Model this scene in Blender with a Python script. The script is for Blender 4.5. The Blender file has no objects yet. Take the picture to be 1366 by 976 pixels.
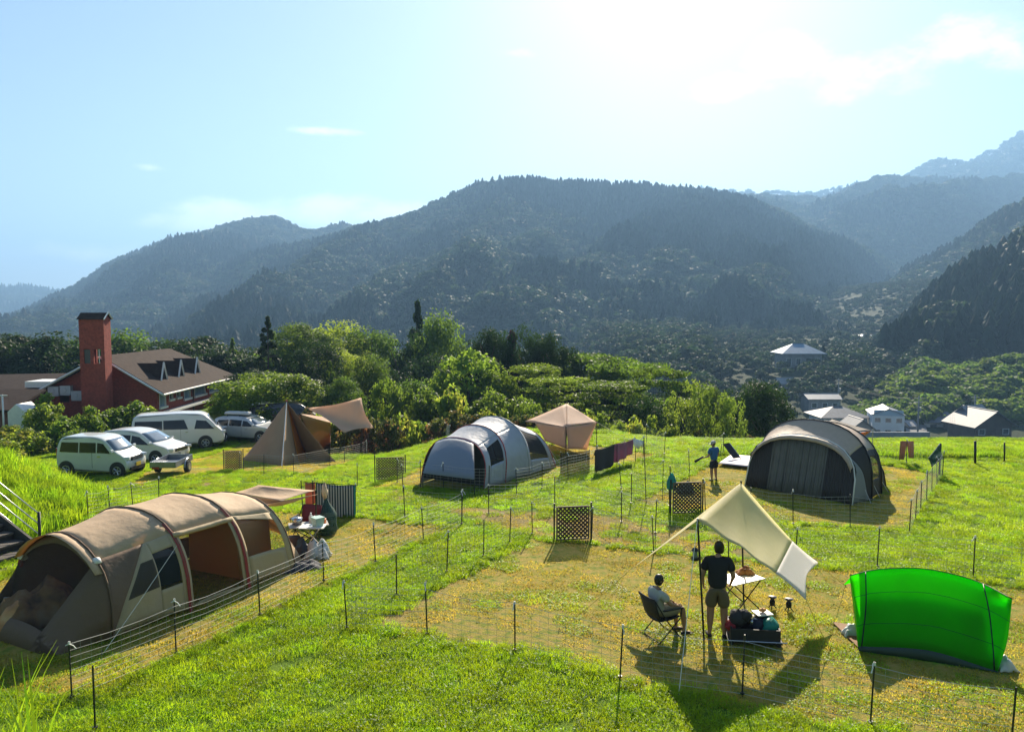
import bpy, bmesh, math, random
import numpy as np
from mathutils import Vector, Matrix, Euler
C = bpy.context.scene
COL = C.collection
PI = math.pi
rad = math.radians
rnd = random.Random(7)
rng = np.random.default_rng(7)

# ---------------------------------------------------------------- camera
W0, H0, F0 = 1366.0, 976.0, 1032.0
CAMZ, PITCH = 5.83, math.atan(73 / 1032.0)
cam_d = bpy.data.cameras.new('camera')
cam = bpy.data.objects.new('camera', cam_d)
COL.objects.link(cam)
cam.location = (0, 0, CAMZ)
cam.rotation_euler = (PI / 2 - PITCH, 0, 0)
cam_d.sensor_width = 36
cam_d.lens = 36 * F0 / W0
cam_d.clip_start = 0.1
cam_d.clip_end = 20000
C.camera = cam
# ---------------------------------------------------------------- light
SUN_EL, SUN_AZ = rad(30.5), rad(11.5)      # azimuth to the right of the view axis (+Y)
world = bpy.data.worlds.new('World')
C.world = world
world.use_nodes = True
nt = world.node_tree
for n in list(nt.nodes): nt.nodes.remove(n)
def N(t, typ, **kw):
    n = t.nodes.new(typ)
    for k, v in kw.items(): setattr(n, k, v)
    return n
def ML(t, op, a, b=None, c=None, clamp=False):
    n = t.nodes.new('ShaderNodeMath'); n.operation = op; n.use_clamp = clamp
    for i, v in enumerate((a, b, c)):
        if v is None: continue
        if isinstance(v, (int, float)): n.inputs[i].default_value = v
        else: t.links.new(v, n.inputs[i])
    return n.outputs[0]
sky = N(nt, 'ShaderNodeTexSky', sky_type='NISHITA', sun_disc=False)
sky.sun_elevation = SUN_EL
sky.sun_rotation = SUN_AZ
sky.air_density = 1.0
sky.dust_density = 0.5
sky.ozone_density = 1.3
bg = N(nt, 'ShaderNodeBackground')
bg.inputs['Strength'].default_value = 0.05
wo = N(nt, 'ShaderNodeOutputWorld')
tc = N(nt, 'ShaderNodeTexCoord')
def pdir(px, py):
    v = Vector(((px - W0 / 2) / F0, 1, 0)); u = (H0 / 2 - py) / F0
    d = Vector((v.x, math.cos(PITCH) + u * math.sin(PITCH), -math.sin(PITCH) + u * math.cos(PITCH)))
    return d.normalized()
# clouds: soft cumulus banks in the sky, shaped by noise
sep = N(nt, 'ShaderNodeSeparateXYZ'); nt.links.new(tc.outputs['Generated'], sep.inputs[0])
az = ML(nt, 'ARCTAN2', sep.outputs[0], sep.outputs[1])
el = ML(nt, 'ARCSINE', sep.outputs[2])
noi = N(nt, 'ShaderNodeTexNoise'); noi.inputs['Scale'].default_value = 9.0
noi.inputs['Detail'].default_value = 7; noi.inputs['Roughness'].default_value = 0.62
mp = N(nt, 'ShaderNodeMapping'); mp.inputs['Scale'].default_value = (1, 1, 1.9)
nt.links.new(tc.outputs['Generated'], mp.inputs[0]); nt.links.new(mp.outputs[0], noi.inputs[0])
acc = None
CLOUDS = [  # px, py, half width, half height (px), strength
    (1265, 62, 85, 33, 1.0), (1165, 88, 90, 24, 1.0), (1065, 85, 60, 36, 1.0), (990, 120, 80, 18, .8), (1345, 80, 60, 26, .9), (1150, 110, 120, 22, .7),
    (440, 284, 120, 26, 1.5), (340, 288, 100, 22, 1.4), (520, 282, 80, 20, 1.3), (270, 300, 80, 15, 1.2),
    (690, 72, 40, 8, .95), (432, 176, 48, 6, .85), (200, 224, 18, 5, .6), (110, 335, 120, 12, .5)]
for (cx, cy, hw, hh, st) in CLOUDS:
    d = pdir(cx, cy)
    a0, e0 = math.atan2(d.x, d.y), math.asin(d.z)
    u = ML(nt, 'DIVIDE', ML(nt, 'SUBTRACT', az, a0), hw / F0)
    v = ML(nt, 'DIVIDE', ML(nt, 'SUBTRACT', el, e0), hh / F0)
    r2 = ML(nt, 'ADD', ML(nt, 'MULTIPLY', u, u), ML(nt, 'MULTIPLY', v, v))
    g = ML(nt, 'MULTIPLY', ML(nt, 'SUBTRACT', 1.25, r2), st)
    acc = g if acc is None else ML(nt, 'MAXIMUM', acc, g)
cl = ML(nt, 'ADD', acc, ML(nt, 'MULTIPLY', ML(nt, 'SUBTRACT', noi.outputs[0], 0.5), 5.2))
mr = N(nt, 'ShaderNodeMapRange'); mr.interpolation_type = 'SMOOTHSTEP'
mr.inputs['From Min'].default_value = 0.15; mr.inputs['From Max'].default_value = 2.1
nt.links.new(cl, mr.inputs['Value'])
mixc = N(nt, 'ShaderNodeMix', data_type='RGBA')
nt.links.new(ML(nt, 'MULTIPLY', mr.outputs[0], 0.85), mixc.inputs[0])
nt.links.new(sky.outputs[0], mixc.inputs[6])
CLOUD_COL = mixc.inputs[7]
CLOUD_COL.default_value = (17, 16.5, 16, 1)
nt.links.new(mixc.outputs[2], bg.inputs['Color'])
nt.links.new(bg.outputs[0], wo.inputs['Surface'])

sun_d = bpy.data.lights.new('sun', 'SUN')
sun = bpy.data.objects.new('sun', sun_d); COL.objects.link(sun)
sun_d.energy = 5.0
sun_d.angle = rad(0.5)
sun_d.color = (1.0, 0.88, 0.70)
sdir = Vector((math.sin(SUN_AZ) * math.cos(SUN_EL), math.cos(SUN_AZ) * math.cos(SUN_EL), math.sin(SUN_EL)))
sun.rotation_euler = sdir.to_track_quat('Z', 'Y').to_euler()
sun.location = (0, 0, 60)
C.view_settings.view_transform = 'Standard'
C.view_settings.look = 'None'
C.view_settings.exposure = 1.4
C.view_settings.gamma = 1.0
C.view_settings.use_curve_mapping = False
C.render.engine = 'CYCLES'
cy = C.cycles
cy.max_bounces = 7; cy.diffuse_bounces = 2; cy.glossy_bounces = 2; cy.transmission_bounces = 4
cy.transparent_max_bounces = 16; cy.volume_bounces = 0
cy.caustics_reflective = False; cy.caustics_refractive = False
cy.use_denoising = True
HAZE_DENSITY, HAZE_COLOR, HAZE_G = 0.00030, (0.34, 0.61, 1.0, 1), 0.26

# ---------------------------------------------------------------- helpers
def tag(o, label=None, cat=None, group=None, kind=None):
    if label: o['label'] = label
    if cat: o['category'] = cat
    if group: o['group'] = group
    if kind: o['kind'] = kind
    return o
def empty(name, loc, label=None, cat=None, group=None, rz=0.0):
    o = bpy.data.objects.new(name, None); COL.objects.link(o)
    o.location = loc; o.rotation_euler = (0, 0, rz); o.empty_display_size = 0.3
    return tag(o, label, cat, group)
def wmat(o):
    m = Matrix.LocRotScale(o.location, o.rotation_euler, o.scale)
    return wmat(o.parent) @ m if o.parent else m
class MB:
    """collects shapes; build() links them as one mesh object"""
    def __init__(s): s.v = []; s.f = []; s.mi = []; s.m = 0; s.uv = None
    def add(s, vs, fs):
        k = len(s.v); s.v.extend([tuple(v) for v in vs]); s.f.extend([tuple(i + k for i in f) for f in fs])
        s.mi.extend([s.m] * len(fs)); return s
    def box(s, c, d, rot=None, taper=None):
        x, y, z = d[0] / 2, d[1] / 2, d[2] / 2
        vs = [Vector((a * x, b * y, e * z)) for e in (-1, 1) for a, b in ((-1, -1), (1, -1), (1, 1), (-1, 1))]
        if taper:
            for v in vs[4:]: v.x *= taper[0]; v.y *= taper[1]
        if rot is not None:
            R = rot if isinstance(rot, Matrix) else Euler(rot).to_matrix()
            vs = [R @ v for v in vs]
        c = Vector(c)
        return s.add([v + c for v in vs], [(3, 2, 1, 0), (4, 5, 6, 7), (0, 1, 5, 4), (1, 2, 6, 5), (2, 3, 7, 6), (3, 0, 4, 7)])
    def tube(s, pts, r, n=6, cap=True):
        pts = [Vector(p) for p in pts]
        rs = list(r) if isinstance(r, (list, tuple)) else [r] * len(pts)
        vs = []; fs = []; up = None
        for i, p in enumerate(pts):
            t = (pts[min(i + 1, len(pts) - 1)] - pts[max(i - 1, 0)])
            if t.length < 1e-9: t = Vector((0, 0, 1))
            t.normalize()
            a = Vector((0, 0, 1)) if abs(t.z) < 0.9 else Vector((1, 0, 0))
            if up is not None: a = up
            x = t.cross(a)
            if x.length < 1e-4: x = t.orthogonal()
            x.normalize(); y = x.cross(t).normalized(); up = y
            for k in range(n):
                an = 2 * PI * k / n
                vs.append(p + (x * math.cos(an) + y * math.sin(an)) * rs[i])
        for i in range(len(pts) - 1):
            for k in range(n):
                a = i * n + k; b = i * n + (k + 1) % n
                fs.append((a, b, b + n, a + n))
        if cap and n > 2:
            fs.append(tuple(range(n - 1, -1, -1))); fs.append(tuple(range((len(pts) - 1) * n, len(pts) * n)))
        return s.add(vs, fs)
    def grid(s, rows, close=False):
        m = len(rows[0]); vs = [v for r in rows for v in r]; fs = []
        for i in range(len(rows) - 1):
            for k in range(m if close else m - 1):
                a = i * m + k; b = i * m + (k + 1) % m
                fs.append((a, b, b + m, a + m))
        return s.add(vs, fs)
    def fan(s, pts): return s.add(pts, [tuple(range(len(pts)))])
    def disc(s, c, r, h, axis=(0, 0, 1), n=16, r2=None):
        c = Vector(c); ax = Vector(axis).normalized()
        return s.tube([c - ax * h / 2, c + ax * h / 2], [r, r2 if r2 is not None else r], n)
    def blob(s, c, r, seg=8, ring=6, jit=0.0, seed=0):
        q = random.Random(seed); c = Vector(c); r = Vector(r) if not isinstance(r, (int, float)) else Vector((r, r, r)); rows = []
        for i in range(ring + 1):
            th = PI * i / ring; row = []
            for k in range(seg):
                a = 2 * PI * k / seg; j = 1 + q.uniform(-jit, jit)
                row.append(c + Vector((r.x * math.sin(th) * math.cos(a) * j, r.y * math.sin(th) * math.sin(a) * j, -r.z * math.cos(th) * j)))
            rows.append(row)
        return s.grid(rows, close=True)
    def build(s, name, mat, parent=None, smooth=False, local=False, solid=None, bevel=None, subsurf=None, weld=False):
        me = bpy.data.meshes.new(name)
        if weld:
            key = {}; mp_ = []; nv = []
            for p in s.v:
                k_ = (round(p[0], 4), round(p[1], 4), round(p[2], 4))
                if k_ not in key: key[k_] = len(nv); nv.append(p)
                mp_.append(key[k_])
            fs = []
            for f in s.f:
                g = []
                for i in f:
                    if mp_[i] not in g: g.append(mp_[i])
                if len(g) > 2: fs.append(tuple(g))
            s.v = nv; s.f = fs; s.mi = [0] * len(fs)
        vs = s.v
        if parent is not None and not local:
            inv = wmat(parent).inverted(); vs = [tuple(inv @ Vector(v)) for v in vs]
        me.from_pydata(vs, [], s.f)
        mats = mat if isinstance(mat, (list, tuple)) else [mat]
        for m in mats: me.materials.append(m)
        if len(mats) > 1: me.polygons.foreach_set('material_index', s.mi)
        if smooth: me.polygons.foreach_set('use_smooth', [True] * len(s.f))
        me.update()
        o = bpy.data.objects.new(name, me); COL.objects.link(o)
        if parent is not None: o.parent = parent
        if solid: md = o.modifiers.new('solid', 'SOLIDIFY'); md.thickness = solid; md.offset = 0
        if bevel: md = o.modifiers.new('bevel', 'BEVEL'); md.width = bevel; md.segments = 2; md.limit_method = 'ANGLE'
        if subsurf: md = o.modifiers.new('subsurf', 'SUBSURF'); md.levels = md.render_levels = subsurf
        return o
def copy_tree(o, loc=None, rz=None, label=None, children=None):
    """a copy of a thing with copies of its parts and sub-parts"""
    c = o.copy(); COL.objects.link(c)
    if loc is not None: c.location = loc
    if rz is not None: c.rotation_euler = (0, 0, rz)
    if label: c['label'] = label
    for ch in list(o.children):
        d = ch.copy(); COL.objects.link(d); d.parent = c
        for g in list(ch.children):
            e = g.copy(); COL.objects.link(e); e.parent = d
    return c
def raw_mesh(name, v, f, mat, smooth=False, attrs=None):
    me = bpy.data.meshes.new(name)
    v = np.asarray(v, dtype=np.float32); f = np.asarray(f, dtype=np.int32)
    me.vertices.add(len(v)); me.vertices.foreach_set('co', v.ravel())
    k = f.shape[1]
    me.loops.add(f.size); me.loops.foreach_set('vertex_index', f.ravel())
    me.polygons.add(len(f)); me.polygons.foreach_set('loop_start', np.arange(0, f.size, k, dtype=np.int32))
    me.polygons.foreach_set('loop_total', np.full(len(f), k, dtype=np.int32))
    if smooth: me.polygons.foreach_set('use_smooth', np.ones(len(f), dtype=bool))
    if mat is not None:
        for m in (mat if isinstance(mat, list) else [mat]): me.materials.append(m)
    for nm, (dom, typ, dat) in (attrs or {}).items():
        a = me.attributes.new(nm, typ, dom)
        a.data.foreach_set('color' if 'COLOR' in typ else 'value', np.asarray(dat, dtype=np.float32).ravel())
    me.update(calc_edges=True)
    return me
def link_mesh(name, me, parent=None):
    o = bpy.data.objects.new(name, me); COL.objects.link(o)
    if parent: o.parent = parent
    return o
def fbm(x, y, s, seed=0, oct=4):
    """cheap value noise on arrays"""
    r = np.zeros_like(x, dtype=float); a = 1.0; tot = 0
    for o in range(oct):
        xs = x / s * 2 ** o + seed * 17.3 + o * 5.1; ys = y / s * 2 ** o + seed * 9.7 + o * 3.3
        xi = np.floor(xs); yi = np.floor(ys); fx = xs - xi; fy = ys - yi
        fx = fx * fx * (3 - 2 * fx); fy = fy * fy * (3 - 2 * fy)
        def h(i, j):
            n = np.sin(i * 127.1 + j * 311.7 + seed * 13.1) * 43758.5453
            return n - np.floor(n)
        v = (h(xi, yi) * (1 - fx) + h(xi + 1, yi) * fx) * (1 - fy) + (h(xi, yi + 1) * (1 - fx) + h(xi + 1, yi + 1) * fx) * fy
        r += a * v; tot += a; a *= 0.5
    return r / tot
def ss(t): t = np.clip(t, 0, 1); return t * t * (3 - 2 * t)
def H(x, y):
    """height of the ground"""
    x = np.asarray(x, dtype=float); y = np.asarray(y, dtype=float)
    z = -1.4 * ss((y - 22) / 9) * ss((-x - 1) / 7)
    z = z - 1.0 * ss((y - 33) / 12)
    # bank the photographer stands on, and the bank beside the steps
    z = z + 4.1 * ss((10.2 - y) / 9.0)
    bank = 3.6 * ss((-x - 10.9) / 8.5) * ss((y - 12.5) / 3) * ss((27.0 - y) / 6.0)
    z = z + bank
    # drop to the valley beyond the field
    edge = 44 - 8.5 * ss((x - 4) / 5) + 34 * ss((-x - 8) / 14)
    z = z - 2.5 * ss((y - edge) / 4.5) - 20 * ss((y - edge - 2) / 72)
    # the far side rises again
    rt = ss((x - 25) / 30)
    z = z + rt * (.10 * np.clip(y - 172, 0, 90) + .034 * np.clip(y - 262, 0, 400)) + 30 * ss((x - 190) / 170) * ss((y - 160) / 130)
    z = z + (fbm(x, y, 60, 3) - .5) * (5 - 3.5 * rt) * ss((y - 90) / 40)
    z = z + (fbm(x, y, 2.6, 5, 3) - .5) * .10 * ss((y - 10) / 3) * ss((60 - y) / 10)
    return z
def Hs(x, y): return float(H(np.array([x]), np.array([y]))[0])
ORG = Vector((0, 0, CAMZ))
def G(px, py, dz=0.0):
    """ground point seen at a pixel of the photograph"""
    d = pdir(px, py); t = 3.0; prev = t
    while t < 900:
        p = ORG + d * t
        if p.z < Hs(p.x, p.y):
            lo, hi = prev, t
            for _ in range(18):
                m = (lo + hi) / 2; q = ORG + d * m
                if q.z < Hs(q.x, q.y): hi = m
                else: lo = m
            q = ORG + d * hi
            return Vector((q.x, q.y, Hs(q.x, q.y) + dz))
        prev = t; t += 0.15 if t < 60 else 1.0
    raise ValueError(('no ground', px, py))
def A(px, py, D):
    """point on the plane y = D seen at a pixel"""
    d = pdir(px, py); return ORG + d * (D / d.y)
def drop(p, dz=0.0): return Vector((p[0], p[1], Hs(p[0], p[1]) + dz))

# ---------------------------------------------------------------- materials
MATS = {}
def mat(name, col=(.5, .5, .5), rough=.7, metal=0, var=0.0, vscale=8.0, bump=0.0, bscale=30.0, trans=0.0, tcol=None, alpha=1.0, coat=0.0, spec=0.5, instvar=0.0, emit=None, cols=None, objc=False):
    if name in MATS: return MATS[name]
    m = bpy.data.materials.new(name); m.use_nodes = True; t = m.node_tree
    b = t.nodes['Principled BSDF']; out = t.nodes['Material Output']
    b.inputs['Roughness'].default_value = rough; b.inputs['Metallic'].default_value = metal
    b.inputs['Specular IOR Level'].default_value = spec; b.inputs['Coat Weight'].default_value = coat
    b.inputs['Base Color'].default_value = (*col, 1)
    src = None; tcn = None
    def coord():
        nonlocal tcn
        if tcn is None: tcn = N(t, 'ShaderNodeTexCoord')
        return tcn.outputs['Object']
    if var > 0 or cols:
        n = N(t, 'ShaderNodeTexNoise'); n.inputs['Scale'].default_value = vscale; n.inputs['Detail'].default_value = 5
        t.links.new(coord(), n.inputs[0])
        r = N(t, 'ShaderNodeValToRGB'); t.links.new(n.outputs[0], r.inputs[0])
        c2 = cols if cols else [tuple(max(0, c * (1 - var)) for c in col), tuple(min(1, c * (1 + var)) for c in col)]
        r.color_ramp.elements[0].position = .32; r.color_ramp.elements[1].position = .68
        r.color_ramp.elements[0].color = (*c2[0], 1); r.color_ramp.elements[1].color = (*c2[-1], 1)
        for i, c in enumerate(c2[1:-1]):
            e = r.color_ramp.elements.new(.32 + .36 * (i + 1) / (len(c2) - 1)); e.color = (*c, 1)
        src = r.outputs[0]
    if instvar > 0:
        oi = N(t, 'ShaderNodeObjectInfo'); hs = N(t, 'ShaderNodeHueSaturation')
        if src is not None: t.links.new(src, hs.inputs['Color'])
        else: hs.inputs['Color'].default_value = (*col, 1)
        t.links.new(ML(t, 'MULTIPLY_ADD', oi.outputs['Random'], instvar * 2, 1 - instvar), hs.inputs['Value'])
        w = N(t, 'ShaderNodeTexWhiteNoise', noise_dimensions='1D'); t.links.new(oi.outputs['Random'], w.inputs['W'])
        t.links.new(ML(t, 'MULTIPLY_ADD', w.outputs[0], .05 * instvar * 2, .5 - .05 * instvar), hs.inputs['Hue'])
        src = hs.outputs[0]
    if src is not None: t.links.new(src, b.inputs['Base Color'])
    if bump > 0:
        n = N(t, 'ShaderNodeTexNoise'); n.inputs['Scale'].default_value = bscale; n.inputs['Detail'].default_value = 4
        t.links.new(coord(), n.inputs[0]); bp = N(t, 'ShaderNodeBump'); bp.inputs['Strength'].default_value = bump
        bp.inputs['Distance'].default_value = .05
        t.links.new(n.outputs[0], bp.inputs['Height']); t.links.new(bp.outputs[0], b.inputs['Normal'])
    sh = b.outputs[0]
    if trans > 0:
        tr = N(t, 'ShaderNodeBsdfTranslucent'); tr.inputs[0].default_value = (*(tcol or col), 1)
        if src is not None and tcol is None: t.links.new(src, tr.inputs[0])
        elif src is not None:
            mx = N(t, 'ShaderNodeMix', data_type='RGBA', blend_type='MULTIPLY'); mx.inputs[0].default_value = 1
            # keep the variation of the base colour in the light that comes through
            dv = N(t, 'ShaderNodeMix', data_type='RGBA', blend_type='DIVIDE'); dv.inputs[0].default_value = 1
            t.links.new(src, dv.inputs[6]); dv.inputs[7].default_value = (*[max(c, .004) for c in col], 1)
            t.links.new(dv.outputs[2], mx.inputs[6]); mx.inputs[7].default_value = (*tcol, 1)
            t.links.new(mx.outputs[2], tr.inputs[0])
        ms = N(t, 'ShaderNodeMixShader'); ms.inputs[0].default_value = trans
        t.links.new(sh, ms.inputs[1]); t.links.new(tr.outputs[0], ms.inputs[2]); sh = ms.outputs[0]
    if alpha < 1:
        tp = N(t, 'ShaderNodeBsdfTransparent'); ms = N(t, 'ShaderNodeMixShader'); ms.inputs[0].default_value = alpha
        t.links.new(tp.outputs[0], ms.inputs[1]); t.links.new(sh, ms.inputs[2]); sh = ms.outputs[0]
    if sh != b.outputs[0]: t.links.new(sh, out.inputs['Surface'])
    if emit: b.inputs['Emission Color'].default_value = (*emit[0], 1); b.inputs['Emission Strength'].default_value = emit[1]
    MATS[name] = m
    return m

def gn_scatter(name, pts, rot, scale, which, templates):
    """one object that shows templates at its points (geometry nodes)"""
    me = bpy.data.meshes.new(name); n = len(pts)
    me.vertices.add(n); me.vertices.foreach_set('co', np.asarray(pts, dtype=np.float32).ravel())
    for nm, typ, dat, key in (('rot', 'FLOAT_VECTOR', rot, 'vector'), ('scl', 'FLOAT_VECTOR', scale, 'vector'), ('which', 'INT', which, 'value')):
        a = me.attributes.new(nm, typ, 'POINT'); a.data.foreach_set(key, np.asarray(dat, dtype=np.int32 if typ == 'INT' else np.float32).ravel())
    o = bpy.data.objects.new(name, me); COL.objects.link(o)
    ng = bpy.data.node_groups.new(name, 'GeometryNodeTree')
    ng.interface.new_socket('Geometry', in_out='INPUT', socket_type='NodeSocketGeometry')
    ng.interface.new_socket('Geometry', in_out='OUTPUT', socket_type='NodeSocketGeometry')
    gi = ng.nodes.new('NodeGroupInput'); go = ng.nodes.new('NodeGroupOutput')
    mp_ = ng.nodes.new('GeometryNodeMeshToPoints'); ng.links.new(gi.outputs[0], mp_.inputs[0])
    gj = ng.nodes.new('GeometryNodeGeometryToInstance')
    for t in templates:
        oi = ng.nodes.new('GeometryNodeObjectInfo'); oi.inputs[0].default_value = t; oi.inputs['As Instance'].default_value = True
        ng.links.new(oi.outputs['Geometry'], gj.inputs[0])
    gj2 = ng.nodes.new('GeometryNodeJoinGeometry')
    for t in reversed(templates):
        oi = ng.nodes.new('GeometryNodeObjectInfo'); oi.inputs[0].default_value = t; oi.inputs['As Instance'].default_value = True
        ng.links.new(oi.outputs['Geometry'], gj2.inputs[0])
    ng.nodes.remove(gj)
    ip = ng.nodes.new('GeometryNodeInstanceOnPoints'); ng.links.new(mp_.outputs[0], ip.inputs['Points'])
    ng.links.new(gj2.outputs[0], ip.inputs['Instance']); ip.inputs['Pick Instance'].default_value = True
    def attr(nm, dt):
        a = ng.nodes.new('GeometryNodeInputNamedAttribute'); a.data_type = dt; a.inputs['Name'].default_value = nm; return a.outputs['Attribute']
    ng.links.new(attr('which', 'INT'), ip.inputs['Instance Index'])
    ng.links.new(attr('rot', 'FLOAT_VECTOR'), ip.inputs['Rotation'])
    ng.links.new(attr('scl', 'FLOAT_VECTOR'), ip.inputs['Scale'])
    ng.links.new(ip.outputs[0], go.inputs[0])
    md = o.modifiers.new('scatter', 'NODES'); md.node_group = ng
    o['kind'] = 'stuff'
    return o
def template(name, me):
    return bpy.data.objects.new(name, me)     # never linked: only the scattered copies render
# ================================================================ THE LAND
# plots of mown grass inside the nets, as polygons on the ground
def poly(*pp): return [tuple(G(*p)[:2]) for p in pp]
PLOT_A = poly((-120, 905), (40, 936), (118, 932), (250, 874), (440, 782), (606, 703), (450, 686), (330, 680), (180, 694), (0, 772), (-110, 830))
PLOT_B = poly((476, 840), (705, 718), (740, 721), (1100, 757), (1390, 786), (1600, 800), (1650, 968), (1320, 1012), (1100, 966), (860, 918), (680, 868))
PLOT_C = poly((470, 658), (600, 656), (700, 648), (884, 607), (780, 592), (640, 592))
PLOT_D = poly((160, 652), (300, 628), (420, 633), (490, 612), (600, 588), (470, 576), (330, 590), (230, 615))
PLOT_E = poly((840, 672), (1000, 694), (1218, 710), (1240, 660), (1262, 634), (1150, 614), (975, 608), (905, 640))
BROWN = poly((560, 668), (690, 680), (800, 686), (1030, 718), (1100, 745), (1090, 752), (730, 719), (700, 716))
BROWN2 = poly((478, 838), (705, 719), (716, 722), (600, 790), (520, 840), (500, 842))
BROWN3 = poly((500, 655), (520, 650), (560, 655), (540, 668), (480, 672))
BROWN4 = poly((244, 648), (300, 630), (318, 640), (290, 652))
def inpoly(x, y, P):
    r = np.zeros(x.shape, bool); n = len(P)
    for i in range(n):
        x1, y1 = P[i]; x2, y2 = P[(i + 1) % n]
        c = ((y1 > y) != (y2 > y)) & (x < (x2 - x1) * (y - y1) / (y2 - y1 + 1e-12) + x1); r ^= c
    return r
def pdist(x, y, P):
    d = np.full(x.shape, 1e9); n = len(P)
    for i in range(n):
        a = np.array(P[i]); b = np.array(P[(i + 1) % n]); ab = b - a
        t = np.clip(((x - a[0]) * ab[0] + (y - a[1]) * ab[1]) / (ab @ ab + 1e-9), 0, 1)
        d = np.minimum(d, np.hypot(x - a[0] - t * ab[0], y - a[1] - t * ab[1]))
    return d
def plot_mask(x, y, soft=.25):
    """1 inside a mown plot, 0 on the paths; soft edge"""
    m = np.zeros(x.shape)
    for P in (PLOT_A, PLOT_B, PLOT_C, PLOT_D, PLOT_E):
        i = inpoly(x, y, P); d = pdist(x, y, P)
        m = np.maximum(m, ss(.5 + np.where(i, d, -d) / soft / 2))
    return m
def axis(segs):
    r = []
    for a, b, st in segs: r += list(np.arange(a, b, st))
    return np.array(r + [segs[-1][1]])
gx = axis([(-6000, -1000, 500), (-1000, -200, 50), (-200, -40, 4), (-40, -24, .8), (-24, 22, .2), (22, 40, .8), (40, 300, 4), (300, 1000, 40), (1000, 6000, 500)])
gy = axis([(-400, -10, 30), (-10, 9, .5), (9, 40, .2), (40, 60, .8), (60, 300, 4), (300, 1000, 40), (1000, 7000, 500)])
X, Y = np.meshgrid(gx, gy)
Z = H(X, Y)
nx, ny = len(gx), len(gy)
idx = np.arange(nx * ny).reshape(ny, nx)
F = np.stack([idx[:-1, :-1], idx[:-1, 1:], idx[1:, 1:], idx[1:, :-1]], -1).reshape(-1, 4)
near = (Y > 5) & (Y < 62) & (abs(X) < 60)
pm = np.zeros(X.shape); pm[near] = plot_mask(X[near], Y[near])
br = np.zeros(X.shape); br[near] = np.max([np.where(inpoly(X[near], Y[near], P_), 1., 0.) * ss(pdist(X[near], Y[near], P_) / .3) for P_ in (BROWN, BROWN2, BROWN3, BROWN4)], 0)
yf = ss((Y - 31) / 1.0) * ss((X - 10) / 2.0) * ss((50 - Y) / 3) * ss((60 - X) / 5)
col = np.stack([pm, br, yf, np.ones_like(pm)], -1)

mg = bpy.data.materials.new('grass_ground'); mg.use_nodes = True; t = mg.node_tree
b = t.nodes['Principled BSDF']; b.inputs['Roughness'].default_value = .95; b.inputs['Specular IOR Level'].default_value = .15
at = N(t, 'ShaderNodeAttribute', attribute_name='zone'); sp = N(t, 'ShaderNodeSeparateColor'); t.links.new(at.outputs['Color'], sp.inputs[0])
tcn = N(t, 'ShaderNodeTexCoord')
def noise(sc, det=5, rough=.6):
    n = N(t, 'ShaderNodeTexNoise'); n.inputs['Scale'].default_value = sc; n.inputs['Detail'].default_value = det; n.inputs['Roughness'].default_value = rough
    t.links.new(tcn.outputs['Object'], n.inputs[0]); return n.outputs[0]
def ramp(v, cs, p0=.35, p1=.65):
    r = N(t, 'ShaderNodeValToRGB'); t.links.new(v, r.inputs[0]); e = r.color_ramp.elements
    e[0].position = p0; e[1].position = p1; e[0].color = (*cs[0], 1); e[1].color = (*cs[-1], 1)
    for i, c in enumerate(cs[1:-1]): q = e.new(p0 + (p1 - p0) * (i + 1) / (len(cs) - 1)); q.color = (*c, 1)
    return r.outputs[0]
def mixn(f, a, c):
    m = N(t, 'ShaderNodeMix', data_type='RGBA')
    if isinstance(f, float): m.inputs[0].default_value = f
    else: t.links.new(f, m.inputs[0])
    t.links.new(a, m.inputs[6]); t.links.new(c, m.inputs[7]); return m.outputs[2]
green = ramp(noise(3.0), [(.07, .14, .010), (.12, .20, .014), (.17, .25, .02)])
dirt = ramp(noise(5.0, 8, .7), [(.13, .19, .022), (.30, .26, .045), (.40, .28, .08)], .35, .64)
brown = ramp(noise(7.0, 8, .7), [(.30, .21, .08), (.36, .25, .11)])
yell = ramp(noise(1.2), [(.16, .24, .03), (.30, .30, .07)])
woods = ramp(noise(.05), [(.012, .025, .008), (.022, .04, .012)])
ed = ML(t, 'ADD', sp.outputs[0], ML(t, 'MULTIPLY', ML(t, 'SUBTRACT', noise(4.0), .5), .9))
ed = ML(t, 'MULTIPLY', ML(t, 'SUBTRACT', ed, .3), 2.5, clamp=True)
c = mixn(ed, green, dirt)
c = mixn(ML(t, 'MULTIPLY', sp.outputs[1], ML(t, 'MULTIPLY', noise(1.7), 1.7), clamp=True), c, brown)
c = mixn(sp.outputs[2], c, yell)
geo = N(t, 'ShaderNodeNewGeometry'); sy = N(t, 'ShaderNodeSeparateXYZ'); t.links.new(geo.outputs['Position'], sy.inputs[0])
c = mixn(ML(t, 'MULTIPLY', ML(t, 'SUBTRACT', sy.outputs[1], 62.0), .05, clamp=True), c, woods)
t.links.new(c, b.inputs['Base Color'])
bp = N(t, 'ShaderNodeBump'); bp.inputs['Strength'].default_value = .8; bp.inputs['Distance'].default_value = .06
t.links.new(noise(26.0, 5, .7), bp.inputs['Height']); t.links.new(bp.outputs[0], b.inputs['Normal'])
me = raw_mesh('ground', np.stack([X, Y, Z], -1).reshape(-1, 3), F, mg, True, {'zone': ('POINT', 'FLOAT_COLOR', col)})
ground = link_mesh('ground', me); tag(ground, kind='structure')

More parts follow.
